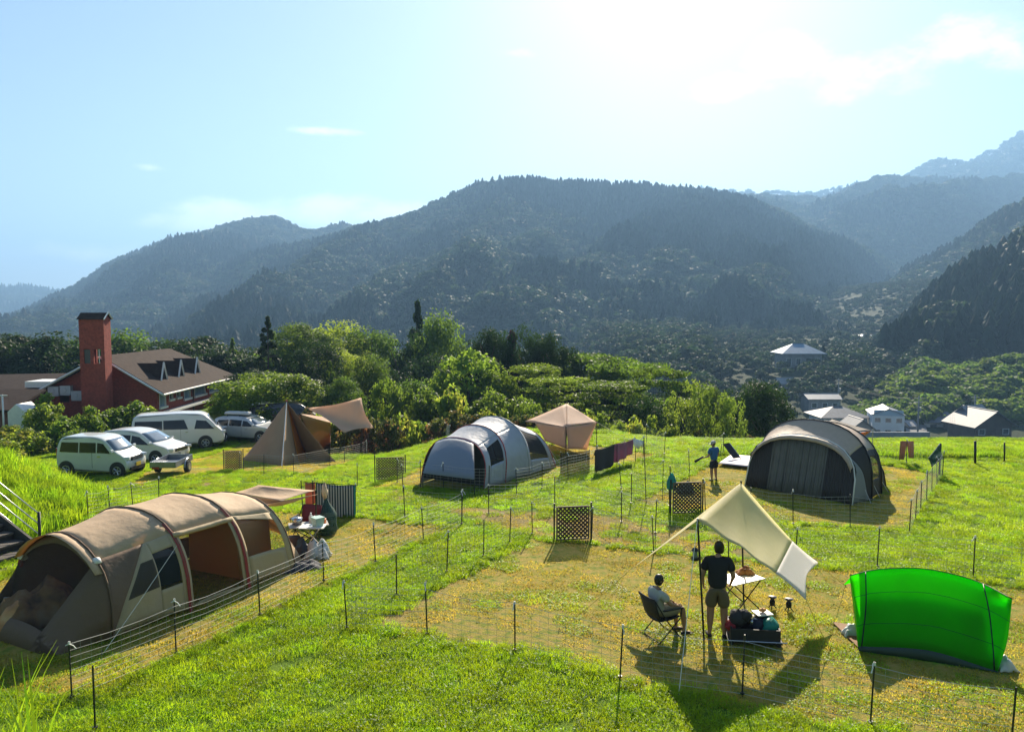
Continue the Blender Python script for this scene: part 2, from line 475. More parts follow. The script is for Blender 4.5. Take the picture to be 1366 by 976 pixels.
# ---------------------------------------------------------------- wooded hills
M_hill = mat('wooded_soil', (.03, .05, .015), .95, var=.3, vscale=.02)
M_conifer = mat('conifer_needles', (.012, .026, .015), .8, trans=.15, tcol=(.04, .08, .015), instvar=.35, spec=.2)
M_broad = mat('broadleaf_leaves', (.020, .042, .017), .7, trans=.22, tcol=(.07, .12, .03), instvar=.4, spec=.25)
def far_conifer(seed, tiers=7, n=7):
    q = np.random.default_rng(seed); v = []; f = []
    for k in range(tiers):
        z0 = .10 + .84 * k / tiers; r = .20 * (1 - z0) ** .85 + .012
        for i in range(n):
            a = 2 * PI * (i + q.uniform(-.3, .3)) / n + k; w = .55 * 2 * PI / n * r * 1.7; rr = r * q.uniform(.75, 1.2)
            c, s = math.cos(a), math.sin(a); j = len(v)
            v += [(c * rr * .1, s * rr * .1, z0 + .16), (c * rr - s * w, s * rr + c * w, z0 + q.uniform(-.02, .02)), (c * rr * 1.12, s * rr * 1.12, z0 - .03), (c * rr + s * w, s * rr - c * w, z0 + q.uniform(-.02, .02))]
            f.append((j, j + 1, j + 2, j + 3))
    j = len(v); v += [(.02, 0, .88), (-.01, .017, .88), (-.01, -.017, .88), (0, 0, 1.0)]; f += [(j, j + 1, j + 3, j + 3), (j + 1, j + 2, j + 3, j + 3)]
    return v, f[:-2]
def far_broad(seed, nclump=16, leaves=26):
    q = np.random.default_rng(seed); v = []; f = []
    for i in range(nclump):
        a = q.uniform(0, 2 * PI); e = math.asin(q.uniform(-.2, 1)); r = .34 * q.uniform(.6, 1)
        cc = np.array([math.cos(a) * math.cos(e) * r, math.sin(a) * math.cos(e) * r, .58 + math.sin(e) * r * 1.05]); R = q.uniform(.13, .22)
        for k in range(leaves):
            d = q.normal(size=3); d /= np.linalg.norm(d); d[2] = abs(d[2]) * (.9 if q.random() < .8 else -.6)
            p = cc + d * R * q.uniform(.7, 1.05); n = d + q.normal(size=3) * .45; n /= np.linalg.norm(n)
            u = np.cross(n, [.3, .2, 1]); u /= np.linalg.norm(u); w = np.cross(n, u); s = q.uniform(.045, .08)
            j = len(v); v += [tuple(p - u * s), tuple(p + w * s * .8), tuple(p + u * s), tuple(p - w * s * .8)]; f.append((j, j + 1, j + 2, j + 3))
    return v, f
T_con = [template('far_conifer', raw_mesh('far_conifer', *far_conifer(i), M_conifer)) for i in range(3)]
T_bro = [template('far_broadleaf', raw_mesh('far_broadleaf', *far_broad(i), M_broad)) for i in range(4)]
def interp(pts, x):
    p = np.array(pts, float); return np.interp(x, p[:, 0], p[:, 1])
def hill(name, ridge, D, Wd, zfoot, spur, seed, back=350, dens=34., hgt=15., conif=.5, steep=1.0, nrow=60, dD=0, forest_label='', x0=None, x1=None):
    """a ridge with its real distance, slopes and back side; covered with trees"""
    x0 = ridge[0][0] if x0 is None else x0; x1 = ridge[-1][0] if x1 is None else x1
    step = 9.0; pxs = np.arange(x0, x1 + step, step); ncol = len(pxs)
    Dl = D + dD * (pxs - x0) / (x1 - x0)
    ry = interp(ridge, pxs)
    def zat(px, py, DD):
        u = (H0 / 2 - py) / F0
        return CAMZ + DD * (-math.sin(PITCH) + u * math.cos(PITCH)) / (math.cos(PITCH) + u * math.sin(PITCH))
    u = (H0 / 2 - ry) / F0
    xw = (pxs - W0 / 2) / F0 * Dl / (math.cos(PITCH) + u * math.sin(PITCH))
    zr = zat(pxs, ry, Dl) - hgt * .8
    ts = np.concatenate([np.linspace(0, 1, nrow), 1 + np.linspace(0, 1, 14)[1:]])
    V = []
    for tt in ts:
        if tt <= 1:
            y = Dl - Wd * (1 - tt); pr = tt ** steep
            z = zfoot + (zr - zfoot) * pr
            n1 = 1 - abs(2 * fbm(xw + .35 * (Dl - y), y * .35, spur, seed, 3) - 1)
            z = z + (n1 - .6) * (zr - zfoot) * .42 * (tt * (1 - tt) * 4) ** .7
            z = z + (fbm(xw, y, spur * .22, seed + 3, 3) - .5) * 24 * (Wd / 600) * (1 - tt ** 6 * .8)
        else:
            y = Dl + back * (tt - 1); z = zr - (tt - 1) * (zr - zfoot) * .9
        V.append(np.stack([xw * y / Dl, y, z], -1))
    V = np.array(V); nr = len(ts)
    idx = np.arange(nr * ncol).reshape(nr, ncol)
    F = np.stack([idx[:-1, :-1], idx[:-1, 1:], idx[1:, 1:], idx[1:, :-1]], -1).reshape(-1, 4)
    me = raw_mesh(name, V.reshape(-1, 3), F, M_hill, True)
    o = link_mesh(name, me); tag(o, kind='structure')
    # trees
    q = np.random.default_rng(seed); nf = nrow + 1
    Q = V[:nf]; a = Q[:-1, :-1]; bb = Q[:-1, 1:]; c = Q[1:, :-1]; d = Q[1:, 1:]
    area = np.linalg.norm(np.cross(bb - a, c - a), axis=-1); cnt = q.poisson(area / dens)
    rr, cc = np.nonzero(cnt); k = cnt[rr, cc]; rr = np.repeat(rr, k); cc = np.repeat(cc, k)
    uu = q.random(len(rr))[:, None]; vv = q.random(len(rr))[:, None]
    P = (a[rr, cc] * (1 - uu) + bb[rr, cc] * uu) * (1 - vv) + (c[rr, cc] * (1 - uu) + d[rr, cc] * uu) * vv
    kind = (fbm(P[:, 0], P[:, 1], spur * .5, seed + 9, 3) + q.normal(size=len(P)) * .06) < (.33 + .34 * conif)
    h = hgt * (.7 + .6 * q.random(len(P))); h = np.where(kind, h * 1.15, h * .85)
    P[:, 2] -= .08 * h
    wd = np.where(kind, h * q.uniform(.9, 1.3, len(P)), h * q.uniform(.95, 1.4, len(P)))
    S = np.stack([wd, wd, h], -1); R = np.zeros_like(S); R[:, 2] = q.uniform(0, 6.28, len(P))
    wh = np.where(kind, q.integers(0, 3, len(P)), 3 + q.integers(0, 4, len(P)))
    f = gn_scatter('forest', P, R, S, wh, T_con + T_bro)
    f['label'] = forest_label
    return len(P)
cnt = 0
cnt += hill('near_ridge', [(-60, 520), (60, 500), (150, 468), (200, 425), (262, 372), (330, 338), (420, 318), (500, 299), (560, 281), (620, 250), (650, 241), (690, 237), (760, 243), (860, 247), (940, 255), (1000, 266), (1080, 300), (1150, 330), (1230, 380), (1330, 470)],
            1180, 760, -36, 260, 4, conif=.72, forest_label='dark hazy cedar and broadleaf forest on the big ridge behind the campsite', steep=1.35)
cnt += hill('left_ridge', [(-200, 470), (-60, 445), (0, 428), (60, 402), (100, 385), (150, 350), (185, 336), (222, 318), (262, 312), (300, 304), (345, 294), (368, 293), (395, 303), (425, 308), (455, 303), (490, 305), (560, 330)],
            1750, 900, -30, 330, 11, dens=70, hgt=20, conif=.4, forest_label='hazy forest on the left ridge behind the brick building')
cnt += hill('middle_ridge', [(820, 330), (900, 270), (960, 256), (1010, 262), (1060, 268), (1105, 262), (1145, 245), (1190, 237), (1270, 234), (1310, 240), (1366, 238), (1500, 225)],
            1900, 950, -20, 300, 21, dens=80, hgt=20, conif=.25, forest_label='pale blue hazy forest on the ridge at the right')
cnt += hill('right_slope', [(1150, 395), (1220, 352), (1280, 320), (1330, 285), (1366, 268), (1460, 215), (1600, 170)],
            900, 360, -20, 200, 23, dens=40, hgt=15, conif=.2, forest_label='lighter broadleaf forest on the slope at the right edge')
cnt += hill('dark_slope', [(1178, 478), (1200, 440), (1232, 402), (1262, 374), (1300, 350), (1340, 333), (1366, 312), (1450, 262), (1560, 210)],
            430, 150, -16, 120, 31, dens=18, hgt=15, conif=.9, back=150, forest_label='dark conifer forest on the near slope at the right edge')
cnt += hill('distant_mountain', [(880, 262), (940, 252), (1000, 254), (1090, 254), (1130, 247), (1190, 243), (1215, 232), (1240, 216), (1262, 211), (1290, 216), (1320, 200), (1366, 172), (1430, 150), (1560, 150)],
            2700, 1100, 0, 500, 41, dens=420, hgt=24, conif=.3, forest_label='palest forest on the highest mountain at the far right')
cnt += hill('distant_hill', [(-300, 392), (-100, 384), (0, 379), (40, 379), (90, 387), (160, 400)],
            3200, 900, -30, 500, 43, dens=420, hgt=22, conif=.3, forest_label='palest forest on the low hill at the far left')
M_conifer2 = M_conifer
M_kudzu = mat('vine_leaves', (.07, .12, .02), .7, trans=.4, tcol=(.20, .30, .04), instvar=.3, spec=.25)
T_kud = [template('vine_covered_tree', raw_mesh('vine_covered_tree', *far_broad(20 + i, 18, 40), M_kudzu)) for i in range(4)]
_b, _c = T_bro, T_con
T_bro = T_kud
cnt += hill('vine_mound', [(1120, 575), (1145, 545), (1165, 520), (1200, 500), (1240, 482), (1290, 490), (1330, 478), (1366, 470), (1480, 440)],
            235, 46, -25, 40, 51, back=60, dens=9, hgt=8, conif=-3, forest_label='vine covered tree mass in sun on the mound above the village houses', nrow=24)
T_bro = _b
cnt += hill('wooded_knoll', [(1075, 530), (1095, 490), (1120, 463), (1150, 462), (1180, 470), (1215, 440), (1240, 410), (1275, 402), (1300, 420), (1340, 440)],
            330, 60, -18, 60, 53, back=80, dens=12, hgt=10, conif=.2, forest_label='shaded rounded tree mass on the knoll behind the village', nrow=24)
print('hill trees', cnt)
# ================================================================ GRASS
M_blade = mat('grass_blades', (.13, .22, .010), .5, trans=.55, tcol=(.50, .70, .015), instvar=.30, spec=.3)
M_short = mat('mown_grass_blades', (.23, .23, .03), .6, trans=.5, tcol=(.84, .64, .07), instvar=.35, spec=.2)
M_tall = mat('tall_weeds', (.13, .22, .012), .55, trans=.55, tcol=(.44, .66, .02), instvar=.3, spec=.3)
def blades(seed, n, size, h0, h1, w, lean=.5, clover=0):
    q = np.random.default_rng(seed)
    px_, py_ = q.uniform(-size / 2, size / 2, (2, n)); a = q.uniform(0, 2 * PI, n); h = q.uniform(h0, h1, n); l = q.uniform(.1, lean, n) * h
    la = q.uniform(0, 2 * PI, n); ux, uy = np.cos(a) * w / 2, np.sin(a) * w / 2; dx, dy = np.cos(la) * l, np.sin(la) * l
    z = np.zeros(n) - .01
    v = np.stack([np.stack([px_ - ux, py_ - uy, z], -1), np.stack([px_ + ux, py_ + uy, z], -1),
                  np.stack([px_ + ux * .7 + dx * .4, py_ + uy * .7 + dy * .4, h * .6], -1), np.stack([px_ - ux * .7 + dx * .4, py_ - uy * .7 + dy * .4, h * .6], -1),
                  np.stack([px_ + dx, py_ + dy, h], -1)], 1).reshape(-1, 3)
    i = np.arange(n) * 5
    f = [(k, k + 1, k + 2, k + 3) for k in i] + [(k + 3, k + 2, k + 4, k + 4) for k in i]
    v = v.tolist(); f = [t for t in f]
    fs = []
    for t in f:
        fs.append(t if t[3] != t[2] else None)
    f4 = [t for t in f if t[3] != t[2]]
    # tip triangle as a thin quad
    for k in i:
        j = len(v); c = v[k + 4]; v.append([c[0] + .001, c[1] + .001, c[2]]); f4.append((k + 3, k + 2, j, k + 4))
    for c in range(clover):   # broad little leaves lying over the blades
        x, y, z = q.uniform(-size / 2, size / 2), q.uniform(-size / 2, size / 2), q.uniform(h0 * .6, h1 * .8); r = q.uniform(.010, .02); t = q.uniform(-.5, .5, 2)
        j = len(v); v += [[x - r, y, z - t[0] * r], [x, y - r, z - t[1] * r], [x + r, y, z + t[0] * r], [x, y + r, z + t[1] * r]]; f4.append((j, j + 1, j + 2, j + 3))
    return v, f4
T_long = [template('grass_patch', raw_mesh('grass_patch', *blades(i, 260, .5, .05, .12, .009, 1.0, 60), M_blade)) for i in range(4)]
T_mown = [template('mown_patch', raw_mesh('mown_patch', *blades(10 + i, 150, .5, .012, .035, .010, 1.4, 30), M_short)) for i in range(4)]
T_weed = [template('weed_patch', raw_mesh('weed_patch', *blades(20 + i, 130, .5, .14, .42, .018, .7, 50), M_tall)) for i in range(3)]
T_edge = [template('edge_tuft', raw_mesh('edge_tuft', *blades(30 + i, 90, .22, .08, .20, .010, .8, 10), M_blade)) for i in range(3)]
def infrust(x, y, m=1.5): return abs(x) < y * .69 + m
q = np.random.default_rng(3)
gxs, gys = np.meshgrid(np.arange(-44, 34, .42), np.arange(8.5, 63, .42))
gxs = gxs.ravel() + q.uniform(-.2, .2, gxs.size); gys = gys.ravel() + q.uniform(-.2, .2, gys.size)
k = infrust(gxs, gys); gxs, gys = gxs[k], gys[k]
pmk = plot_mask(gxs, gys, .3); bank = (Hs(0, 20) + H(gxs, gys) > .28) & (gys < 28) | (gys < 9.7)
def scatter_grass(name, label, xs, ys, T, smin, smax, zs=1.0):
    n = len(xs); P = np.stack([xs, ys, H(xs, ys)], -1); R = np.zeros((n, 3)); R[:, 2] = q.uniform(0, 6.28, n)
    s = q.uniform(smin, smax, n); S = np.stack([np.full(n, 1.0), np.full(n, 1.0), s * zs], -1)
    o = gn_scatter(name, P, R, S, q.integers(0, len(T), n), T); o['label'] = label; return o
mn = (fbm(gxs, gys, 1.1, 2, 3) + q.normal(size=len(gxs)) * .05)
far_edge = np.where(gxs > 7, 36.5, np.where(gxs < -9, 63.0, 45.0))
brn = inpoly(gxs, gys, BROWN) & (q.random(len(gxs)) < .8)
lg = (~bank) & (pmk < .5) & (gys < far_edge) & ~brn
scatter_grass('grass', 'green grass growing on the paths between the tent plots', gxs[lg], gys[lg], T_long, .55, 1.0)
nz = lg & (gys < 20)
scatter_grass('near_grass', 'dense green grass and clover on the near paths between the plots', gxs[nz] + .21, gys[nz] + .19, T_long, .6, 1.05)
mw = (~bank) & ((pmk >= .5) | brn) & (mn > .40) & ~((inpoly(gxs, gys, BROWN2)) & (q.random(len(gxs)) < .7))
scatter_grass('mown_grass', 'short dry mown grass inside the netted tent plots', gxs[mw], gys[mw], T_mown, .8, 1.5)
tuf = (~bank) & (pmk >= .5) & (mn > .60)
scatter_grass('grass_tufts', 'greener grass tufts scattered in the mown plots', gxs[tuf], gys[tuf], T_long, .25, .6)
bx, by = np.meshgrid(np.arange(-26, -10.6, .3), np.arange(12, 28, .3)); bx = bx.ravel() + q.uniform(-.15, .15, bx.size); by = by.ravel() + q.uniform(-.15, .15, by.size)
kb = (H(bx, by) > .14) & ~((bx < -11.2) & (by < 19.0))
scatter_grass('bank_weeds', 'tall sunlit weeds covering the bank beside the steps', bx[kb], by[kb], T_weed, .6, 1.2)
fx_, fy_ = np.meshgrid(np.arange(-9, 9, .35), np.arange(5.5, 9.6, .35)); fx_ = fx_.ravel() + q.uniform(-.15, .15, fx_.size); fy_ = fy_.ravel()
scatter_grass('slope_grass', 'grass on the slope at the bottom edge of the photograph', fx_, fy_, T_weed, .3, .5)
# taller fringe where the mower stops at the nets
ex, ey = [], []
for P in (PLOT_A, PLOT_B, PLOT_C, PLOT_D, PLOT_E):
    for i in range(len(P)):
        a, b_ = np.array(P[i]), np.array(P[(i + 1) % len(P)]); L = np.linalg.norm(b_ - a)
        t_ = q.random(int(L * 9))[:, None]; p = a + (b_ - a) * t_ + q.normal(size=(len(t_), 2)) * .08
        ex += list(p[:, 0]); ey += list(p[:, 1])
ex, ey = np.array(ex), np.array(ey); k = infrust(ex, ey) & (ey > 9.8) & (H(ex, ey) < .25)
scatter_grass('fringe_grass', 'darker unmown grass fringe along the foot of the nets', ex[k], ey[k], T_edge, .35, .8)
wx = q.uniform(8, 36, 900); wy = q.uniform(35.0, 36.6, 900)
scatter_grass('field_edge_weeds', 'pale weeds along the far edge of the yellow field', wx, wy, T_weed, .18, .4)
wx = q.uniform(-10, 30, 1100); wy = np.where(wx > 8, 30.6, 41.0) + q.uniform(0, 1.6, 1100)
scatter_grass('back_edge_weeds', 'bright weeds along the back edge of the campsite', wx, wy, T_weed, .35, .8)

# ================================================================ TREES
LEAF = {
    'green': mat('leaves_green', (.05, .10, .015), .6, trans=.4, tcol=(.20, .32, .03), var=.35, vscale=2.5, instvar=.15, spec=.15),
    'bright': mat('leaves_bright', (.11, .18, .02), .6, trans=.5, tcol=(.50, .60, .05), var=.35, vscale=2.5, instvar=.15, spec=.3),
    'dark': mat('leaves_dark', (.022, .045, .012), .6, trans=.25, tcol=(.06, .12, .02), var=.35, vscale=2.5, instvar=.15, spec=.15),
    'fresh': mat('leaves_fresh', (.07, .13, .018), .5, trans=.45, tcol=(.30, .42, .04), var=.35, vscale=2.5, instvar=.15, spec=.15),
    'red': mat('leaves_reddish', (.11, .09, .03), .55, trans=.4, tcol=(.32, .20, .06), cols=[(.04, .08, .02), (.07, .09, .02), (.14, .08, .04), (.20, .09, .06)], vscale=2.0, instvar=.15, spec=.15),
    'hazel': mat('leaves_brown_red', (.06, .035, .025), .6, trans=.3, tcol=(.12, .06, .04), var=.3, instvar=.15),
    'yellow': mat('leaves_yellow_green', (.12, .15, .02), .5, trans=.5, tcol=(.45, .50, .05), cols=[(.06, .12, .02), (.12, .17, .02), (.18, .17, .04)], vscale=3.0, instvar=.15, spec=.15),
}
M_bark = mat('tree_bark', (.07, .05, .035), .9, var=.4, vscale=12, bump=.6, bscale=25)
def crown_mesh(name, seed, mtl, shape='round', nclump=46, nleaf=95, leaf=.022, rc=.12):
    """leaf quads gathered in clumps through a unit crown (width 1, height 1, base at z=0)"""
    q = np.random.default_rng(seed); cs = []
    while len(cs) < nclump:
        a = q.uniform(0, 2 * PI)
        if shape == 'round':
            e = math.asin(q.uniform(-.75, 1)); r = q.uniform(.55, 1) ** .6; c = np.array([math.cos(a) * math.cos(e) * .38 * r, math.sin(a) * math.cos(e) * .38 * r, .5 + math.sin(e) * .38 * r])
        elif shape == 'bush':
            e = math.asin(q.uniform(0, 1)); r = q.uniform(.5, 1) ** .6; c = np.array([math.cos(a) * math.cos(e) * .38 * r, math.sin(a) * math.cos(e) * .38 * r, .10 + math.sin(e) * .72 * r])
        elif shape == 'cone':
            z = q.random() ** 1.35; r = (1 - z) * q.uniform(.55, 1.05) * .44; c = np.array([math.cos(a) * r, math.sin(a) * r, .04 + z * .9])
        elif shape == 'layer':
            z = q.choice([.25, .42, .6, .76, .9]) + q.normal() * .02; r = math.sqrt(q.random()) * .46 * math.sqrt(max(.1, 1.15 - abs(z - .45) * 1.3)); c = np.array([math.cos(a) * r, math.sin(a) * r, z])
        elif shape == 'feather':
            z = q.random(); r = q.random() ** .5 * (.22 + .25 * math.sin(z * PI)); c = np.array([math.cos(a) * r, math.sin(a) * r, .08 + z * .86])
        else:  # hedge
            c = np.array([q.uniform(-.42, .42), q.uniform(-.42, .42), q.uniform(.08, .88)])
            if abs(c[0]) < .3 and abs(c[1]) < .3 and c[2] < .7: continue
            c[2] *= 1 - .35 * (abs(c[0]) * 2) ** 2.5
        cs.append(c)
    V = []; F = []
    C_ = np.repeat(np.array(cs), nleaf, 0); n = len(C_)
    R = np.repeat(q.uniform(.7, 1.25, nclump) * rc, nleaf)
    if shape == 'cone': R = R * (1.15 - C_[:, 2])
    d = q.normal(size=(n, 3)); d /= np.linalg.norm(d, axis=1)[:, None]
    fl = {'round': .75, 'bush': .75, 'cone': .6, 'layer': .28, 'feather': 1.3, 'hedge': .9}[shape]
    P = C_ + d * (R * q.uniform(.35, 1.05, n) ** .6)[:, None] * np.array([1, 1, fl])
    if shape == 'cone': P[:, 2] -= np.hypot(P[:, 0], P[:, 1]) * .18
    nn = d + q.normal(size=(n, 3)) * .6; nn[:, 2] += .35; nn /= np.linalg.norm(nn, axis=1)[:, None]
    u = np.cross(nn, q.normal(size=(n, 3))); u /= np.linalg.norm(u, axis=1)[:, None]; w = np.cross(nn, u)
    s = (leaf * q.uniform(.6, 1.4, n))[:, None]
    v = np.stack([P - u * s, P + w * s * .55, P + u * s, P - w * s * .55], 1).reshape(-1, 3)
    f = np.arange(n * 4).reshape(-1, 4)
    v[:, 2] = np.clip(v[:, 2], .0, 1.03)
    return raw_mesh(name, v, f, LEAF[mtl])
def trunk_mesh(seed, limbs=7, cone=False):
    q = random.Random(seed); m = MB(); top = .95 if cone else .62
    pts = [(0, 0, -.06), (.006, .004, .1), (.01 * q.uniform(-1, 1), .01, .3), (.02 * q.uniform(-1, 1), .02 * q.uniform(-1, 1), top)]
    m.tube(pts, [.035, .026, .019, .006], 7)
    for i in range(limbs):
        z = .14 + .5 * i / limbs; a = i * 2.4 + q.uniform(-.3, .3); r = (.40 - (.35 * z if cone else 0)); up = .04 if cone else .30
        m.tube([(0, 0, z), (math.cos(a) * r * .5, math.sin(a) * r * .5, z + up * .45), (math.cos(a) * r, math.sin(a) * r, z + up)], [.012, .007, .003], 5)
    me = bpy.data.meshes.new('trunk'); me.from_pydata(m.v, [], m.f); me.materials.append(M_bark); me.update(); return me
KIND = {  # crown variants and the shape they have
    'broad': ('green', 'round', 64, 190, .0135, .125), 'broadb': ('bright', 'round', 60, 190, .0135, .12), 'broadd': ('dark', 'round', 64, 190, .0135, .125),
    'fresh': ('fresh', 'round', 52, 70, .026, .115), 'cone': ('dark', 'cone', 90, 46, .022, .095), 'coneg': ('green', 'cone', 90, 46, .022, .095),
    'layer': ('green', 'layer', 66, 130, .015, .13), 'layerb': ('fresh', 'layer', 66, 130, .015, .13), 'feather': ('fresh', 'feather', 60, 60, .022, .085),
    'redd': ('hazel', 'cone', 80, 44, .022, .095), 'bushy': ('yellow', 'bush', 34, 60, .045, .17), 'bushf': ('fresh', 'bush', 34, 60, .042, .17),
    'bushr': ('red', 'bush', 34, 60, .042, .17), 'hedge': ('fresh', 'hedge', 300, 90, .017, .085)}
CM = {}
def crown_of(kind, var):
    if (kind, var) not in CM:
        m_, sh, nc, nl, lf, rc = KIND[kind]
        CM[(kind, var)] = (crown_mesh('crown', hash_(kind) + var, m_, sh, nc, nl, lf, rc), trunk_mesh(hash_(kind) + var, cone=(sh == 'cone')))
    return CM[(kind, var)]
def hash_(s): return sum(ord(c) * (i + 3) for i, c in enumerate(s)) % 997
tcount = 0
def tree(name, kind, px, ptop, wpx, D, label, group=None, wy=1.0, cat='tree', zb=None, lift=.0):
    global tcount
    x = (px - W0 / 2) / F0 * D * 1.0; base = Hs(x, D) if zb is None else zb
    top = A(px, ptop, D); x = top.x; base = Hs(x, D) if zb is None else zb
    h = top.z - base; w = wpx / F0 * D
    if KIND[kind][1] == 'cone': w = max(w * 1.25, h * .40)
    elif D > 50: w *= 1.25
    cr, tr = crown_of(kind, tcount % 3); tcount += 1
    root = empty(name, (x, D, base), label, cat, group, rz=rnd.uniform(0, 6.28))
    lo = (.22 if h > 5 and KIND[kind][1] not in ('cone', 'hedge', 'bush') else .02) if not lift else lift
    o = link_mesh('crown', cr, root); o.location = (0, 0, h * lo); o.scale = (w, w * wy, h * (1 - lo)); o.scale = (w * 1.08, w * 1.08 * wy, h * (1 - lo) * 1.03)
    t_ = link_mesh('trunk', tr, root); t_.scale = (h * .55, h * .55, h)
    return root
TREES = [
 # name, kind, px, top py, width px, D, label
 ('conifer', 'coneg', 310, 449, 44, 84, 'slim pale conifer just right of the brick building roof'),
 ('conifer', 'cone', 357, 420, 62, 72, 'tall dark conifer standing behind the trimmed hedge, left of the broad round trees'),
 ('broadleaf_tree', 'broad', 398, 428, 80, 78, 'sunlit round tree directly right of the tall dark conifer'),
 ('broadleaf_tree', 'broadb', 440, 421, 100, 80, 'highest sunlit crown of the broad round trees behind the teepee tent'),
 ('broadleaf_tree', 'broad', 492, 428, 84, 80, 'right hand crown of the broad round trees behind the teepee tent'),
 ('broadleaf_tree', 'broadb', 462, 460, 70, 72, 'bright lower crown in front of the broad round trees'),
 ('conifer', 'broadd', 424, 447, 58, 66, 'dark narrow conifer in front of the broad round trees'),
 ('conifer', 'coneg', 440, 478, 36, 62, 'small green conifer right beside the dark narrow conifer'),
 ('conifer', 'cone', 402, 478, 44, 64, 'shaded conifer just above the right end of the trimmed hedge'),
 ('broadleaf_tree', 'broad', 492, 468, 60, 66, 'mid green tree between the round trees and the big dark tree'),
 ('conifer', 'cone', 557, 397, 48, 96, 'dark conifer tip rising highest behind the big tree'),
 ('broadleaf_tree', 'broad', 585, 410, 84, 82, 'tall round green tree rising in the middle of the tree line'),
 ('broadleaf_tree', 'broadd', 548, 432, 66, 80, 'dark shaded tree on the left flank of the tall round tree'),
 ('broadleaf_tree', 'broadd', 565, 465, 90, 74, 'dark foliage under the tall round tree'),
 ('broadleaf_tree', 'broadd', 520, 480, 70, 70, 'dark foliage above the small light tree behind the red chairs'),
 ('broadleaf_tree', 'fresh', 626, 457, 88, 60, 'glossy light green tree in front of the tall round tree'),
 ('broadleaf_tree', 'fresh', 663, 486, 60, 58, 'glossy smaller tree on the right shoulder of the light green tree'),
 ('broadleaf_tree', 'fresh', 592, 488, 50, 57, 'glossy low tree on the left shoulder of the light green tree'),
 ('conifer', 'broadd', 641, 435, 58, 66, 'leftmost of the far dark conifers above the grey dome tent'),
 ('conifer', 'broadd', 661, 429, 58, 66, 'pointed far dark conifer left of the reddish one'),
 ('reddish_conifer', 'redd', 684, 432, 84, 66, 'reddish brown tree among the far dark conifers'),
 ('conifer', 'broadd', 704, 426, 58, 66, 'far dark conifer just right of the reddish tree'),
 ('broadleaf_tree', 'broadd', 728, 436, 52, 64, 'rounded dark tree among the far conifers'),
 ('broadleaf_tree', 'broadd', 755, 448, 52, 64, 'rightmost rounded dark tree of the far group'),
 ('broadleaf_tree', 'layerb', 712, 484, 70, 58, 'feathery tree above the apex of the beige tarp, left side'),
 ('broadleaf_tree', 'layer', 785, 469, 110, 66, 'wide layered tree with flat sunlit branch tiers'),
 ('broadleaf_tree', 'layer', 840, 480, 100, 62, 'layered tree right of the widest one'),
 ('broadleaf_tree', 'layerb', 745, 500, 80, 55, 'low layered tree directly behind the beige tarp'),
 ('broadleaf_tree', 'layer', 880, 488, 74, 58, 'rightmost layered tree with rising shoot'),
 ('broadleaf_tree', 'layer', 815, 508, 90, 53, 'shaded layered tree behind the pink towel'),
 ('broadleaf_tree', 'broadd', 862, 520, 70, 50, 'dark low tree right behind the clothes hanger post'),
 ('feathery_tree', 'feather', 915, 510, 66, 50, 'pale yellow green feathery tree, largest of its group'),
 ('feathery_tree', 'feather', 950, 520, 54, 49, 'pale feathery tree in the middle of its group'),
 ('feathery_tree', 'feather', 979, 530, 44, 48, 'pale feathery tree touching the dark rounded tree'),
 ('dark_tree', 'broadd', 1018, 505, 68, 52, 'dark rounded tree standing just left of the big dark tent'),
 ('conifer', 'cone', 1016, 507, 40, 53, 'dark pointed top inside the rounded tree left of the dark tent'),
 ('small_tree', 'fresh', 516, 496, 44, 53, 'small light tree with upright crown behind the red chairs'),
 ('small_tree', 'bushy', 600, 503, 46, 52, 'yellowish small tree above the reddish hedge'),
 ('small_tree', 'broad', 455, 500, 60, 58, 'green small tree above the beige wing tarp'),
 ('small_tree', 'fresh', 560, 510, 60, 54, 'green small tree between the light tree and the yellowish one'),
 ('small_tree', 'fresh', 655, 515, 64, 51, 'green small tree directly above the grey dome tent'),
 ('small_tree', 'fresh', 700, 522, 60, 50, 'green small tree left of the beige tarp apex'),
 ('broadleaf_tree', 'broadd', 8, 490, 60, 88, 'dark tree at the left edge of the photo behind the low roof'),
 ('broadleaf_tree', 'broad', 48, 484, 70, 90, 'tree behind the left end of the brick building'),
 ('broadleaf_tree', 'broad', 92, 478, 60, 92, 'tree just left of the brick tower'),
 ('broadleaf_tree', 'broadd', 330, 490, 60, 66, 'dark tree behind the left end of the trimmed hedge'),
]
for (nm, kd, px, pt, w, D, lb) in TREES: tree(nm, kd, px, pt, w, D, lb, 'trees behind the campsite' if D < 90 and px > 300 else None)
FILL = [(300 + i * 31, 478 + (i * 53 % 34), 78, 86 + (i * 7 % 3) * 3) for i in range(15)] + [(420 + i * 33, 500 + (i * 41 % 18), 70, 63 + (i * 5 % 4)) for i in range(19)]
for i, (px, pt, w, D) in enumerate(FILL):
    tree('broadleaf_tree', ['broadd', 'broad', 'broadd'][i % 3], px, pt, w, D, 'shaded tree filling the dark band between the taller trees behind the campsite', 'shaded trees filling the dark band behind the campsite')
# trimmed hedge dome right of the building
tree('trimmed_hedge', 'hedge', 355, 494, 122, 54, 'big rounded trimmed hedge behind the black van', cat='hedge', wy=.5)
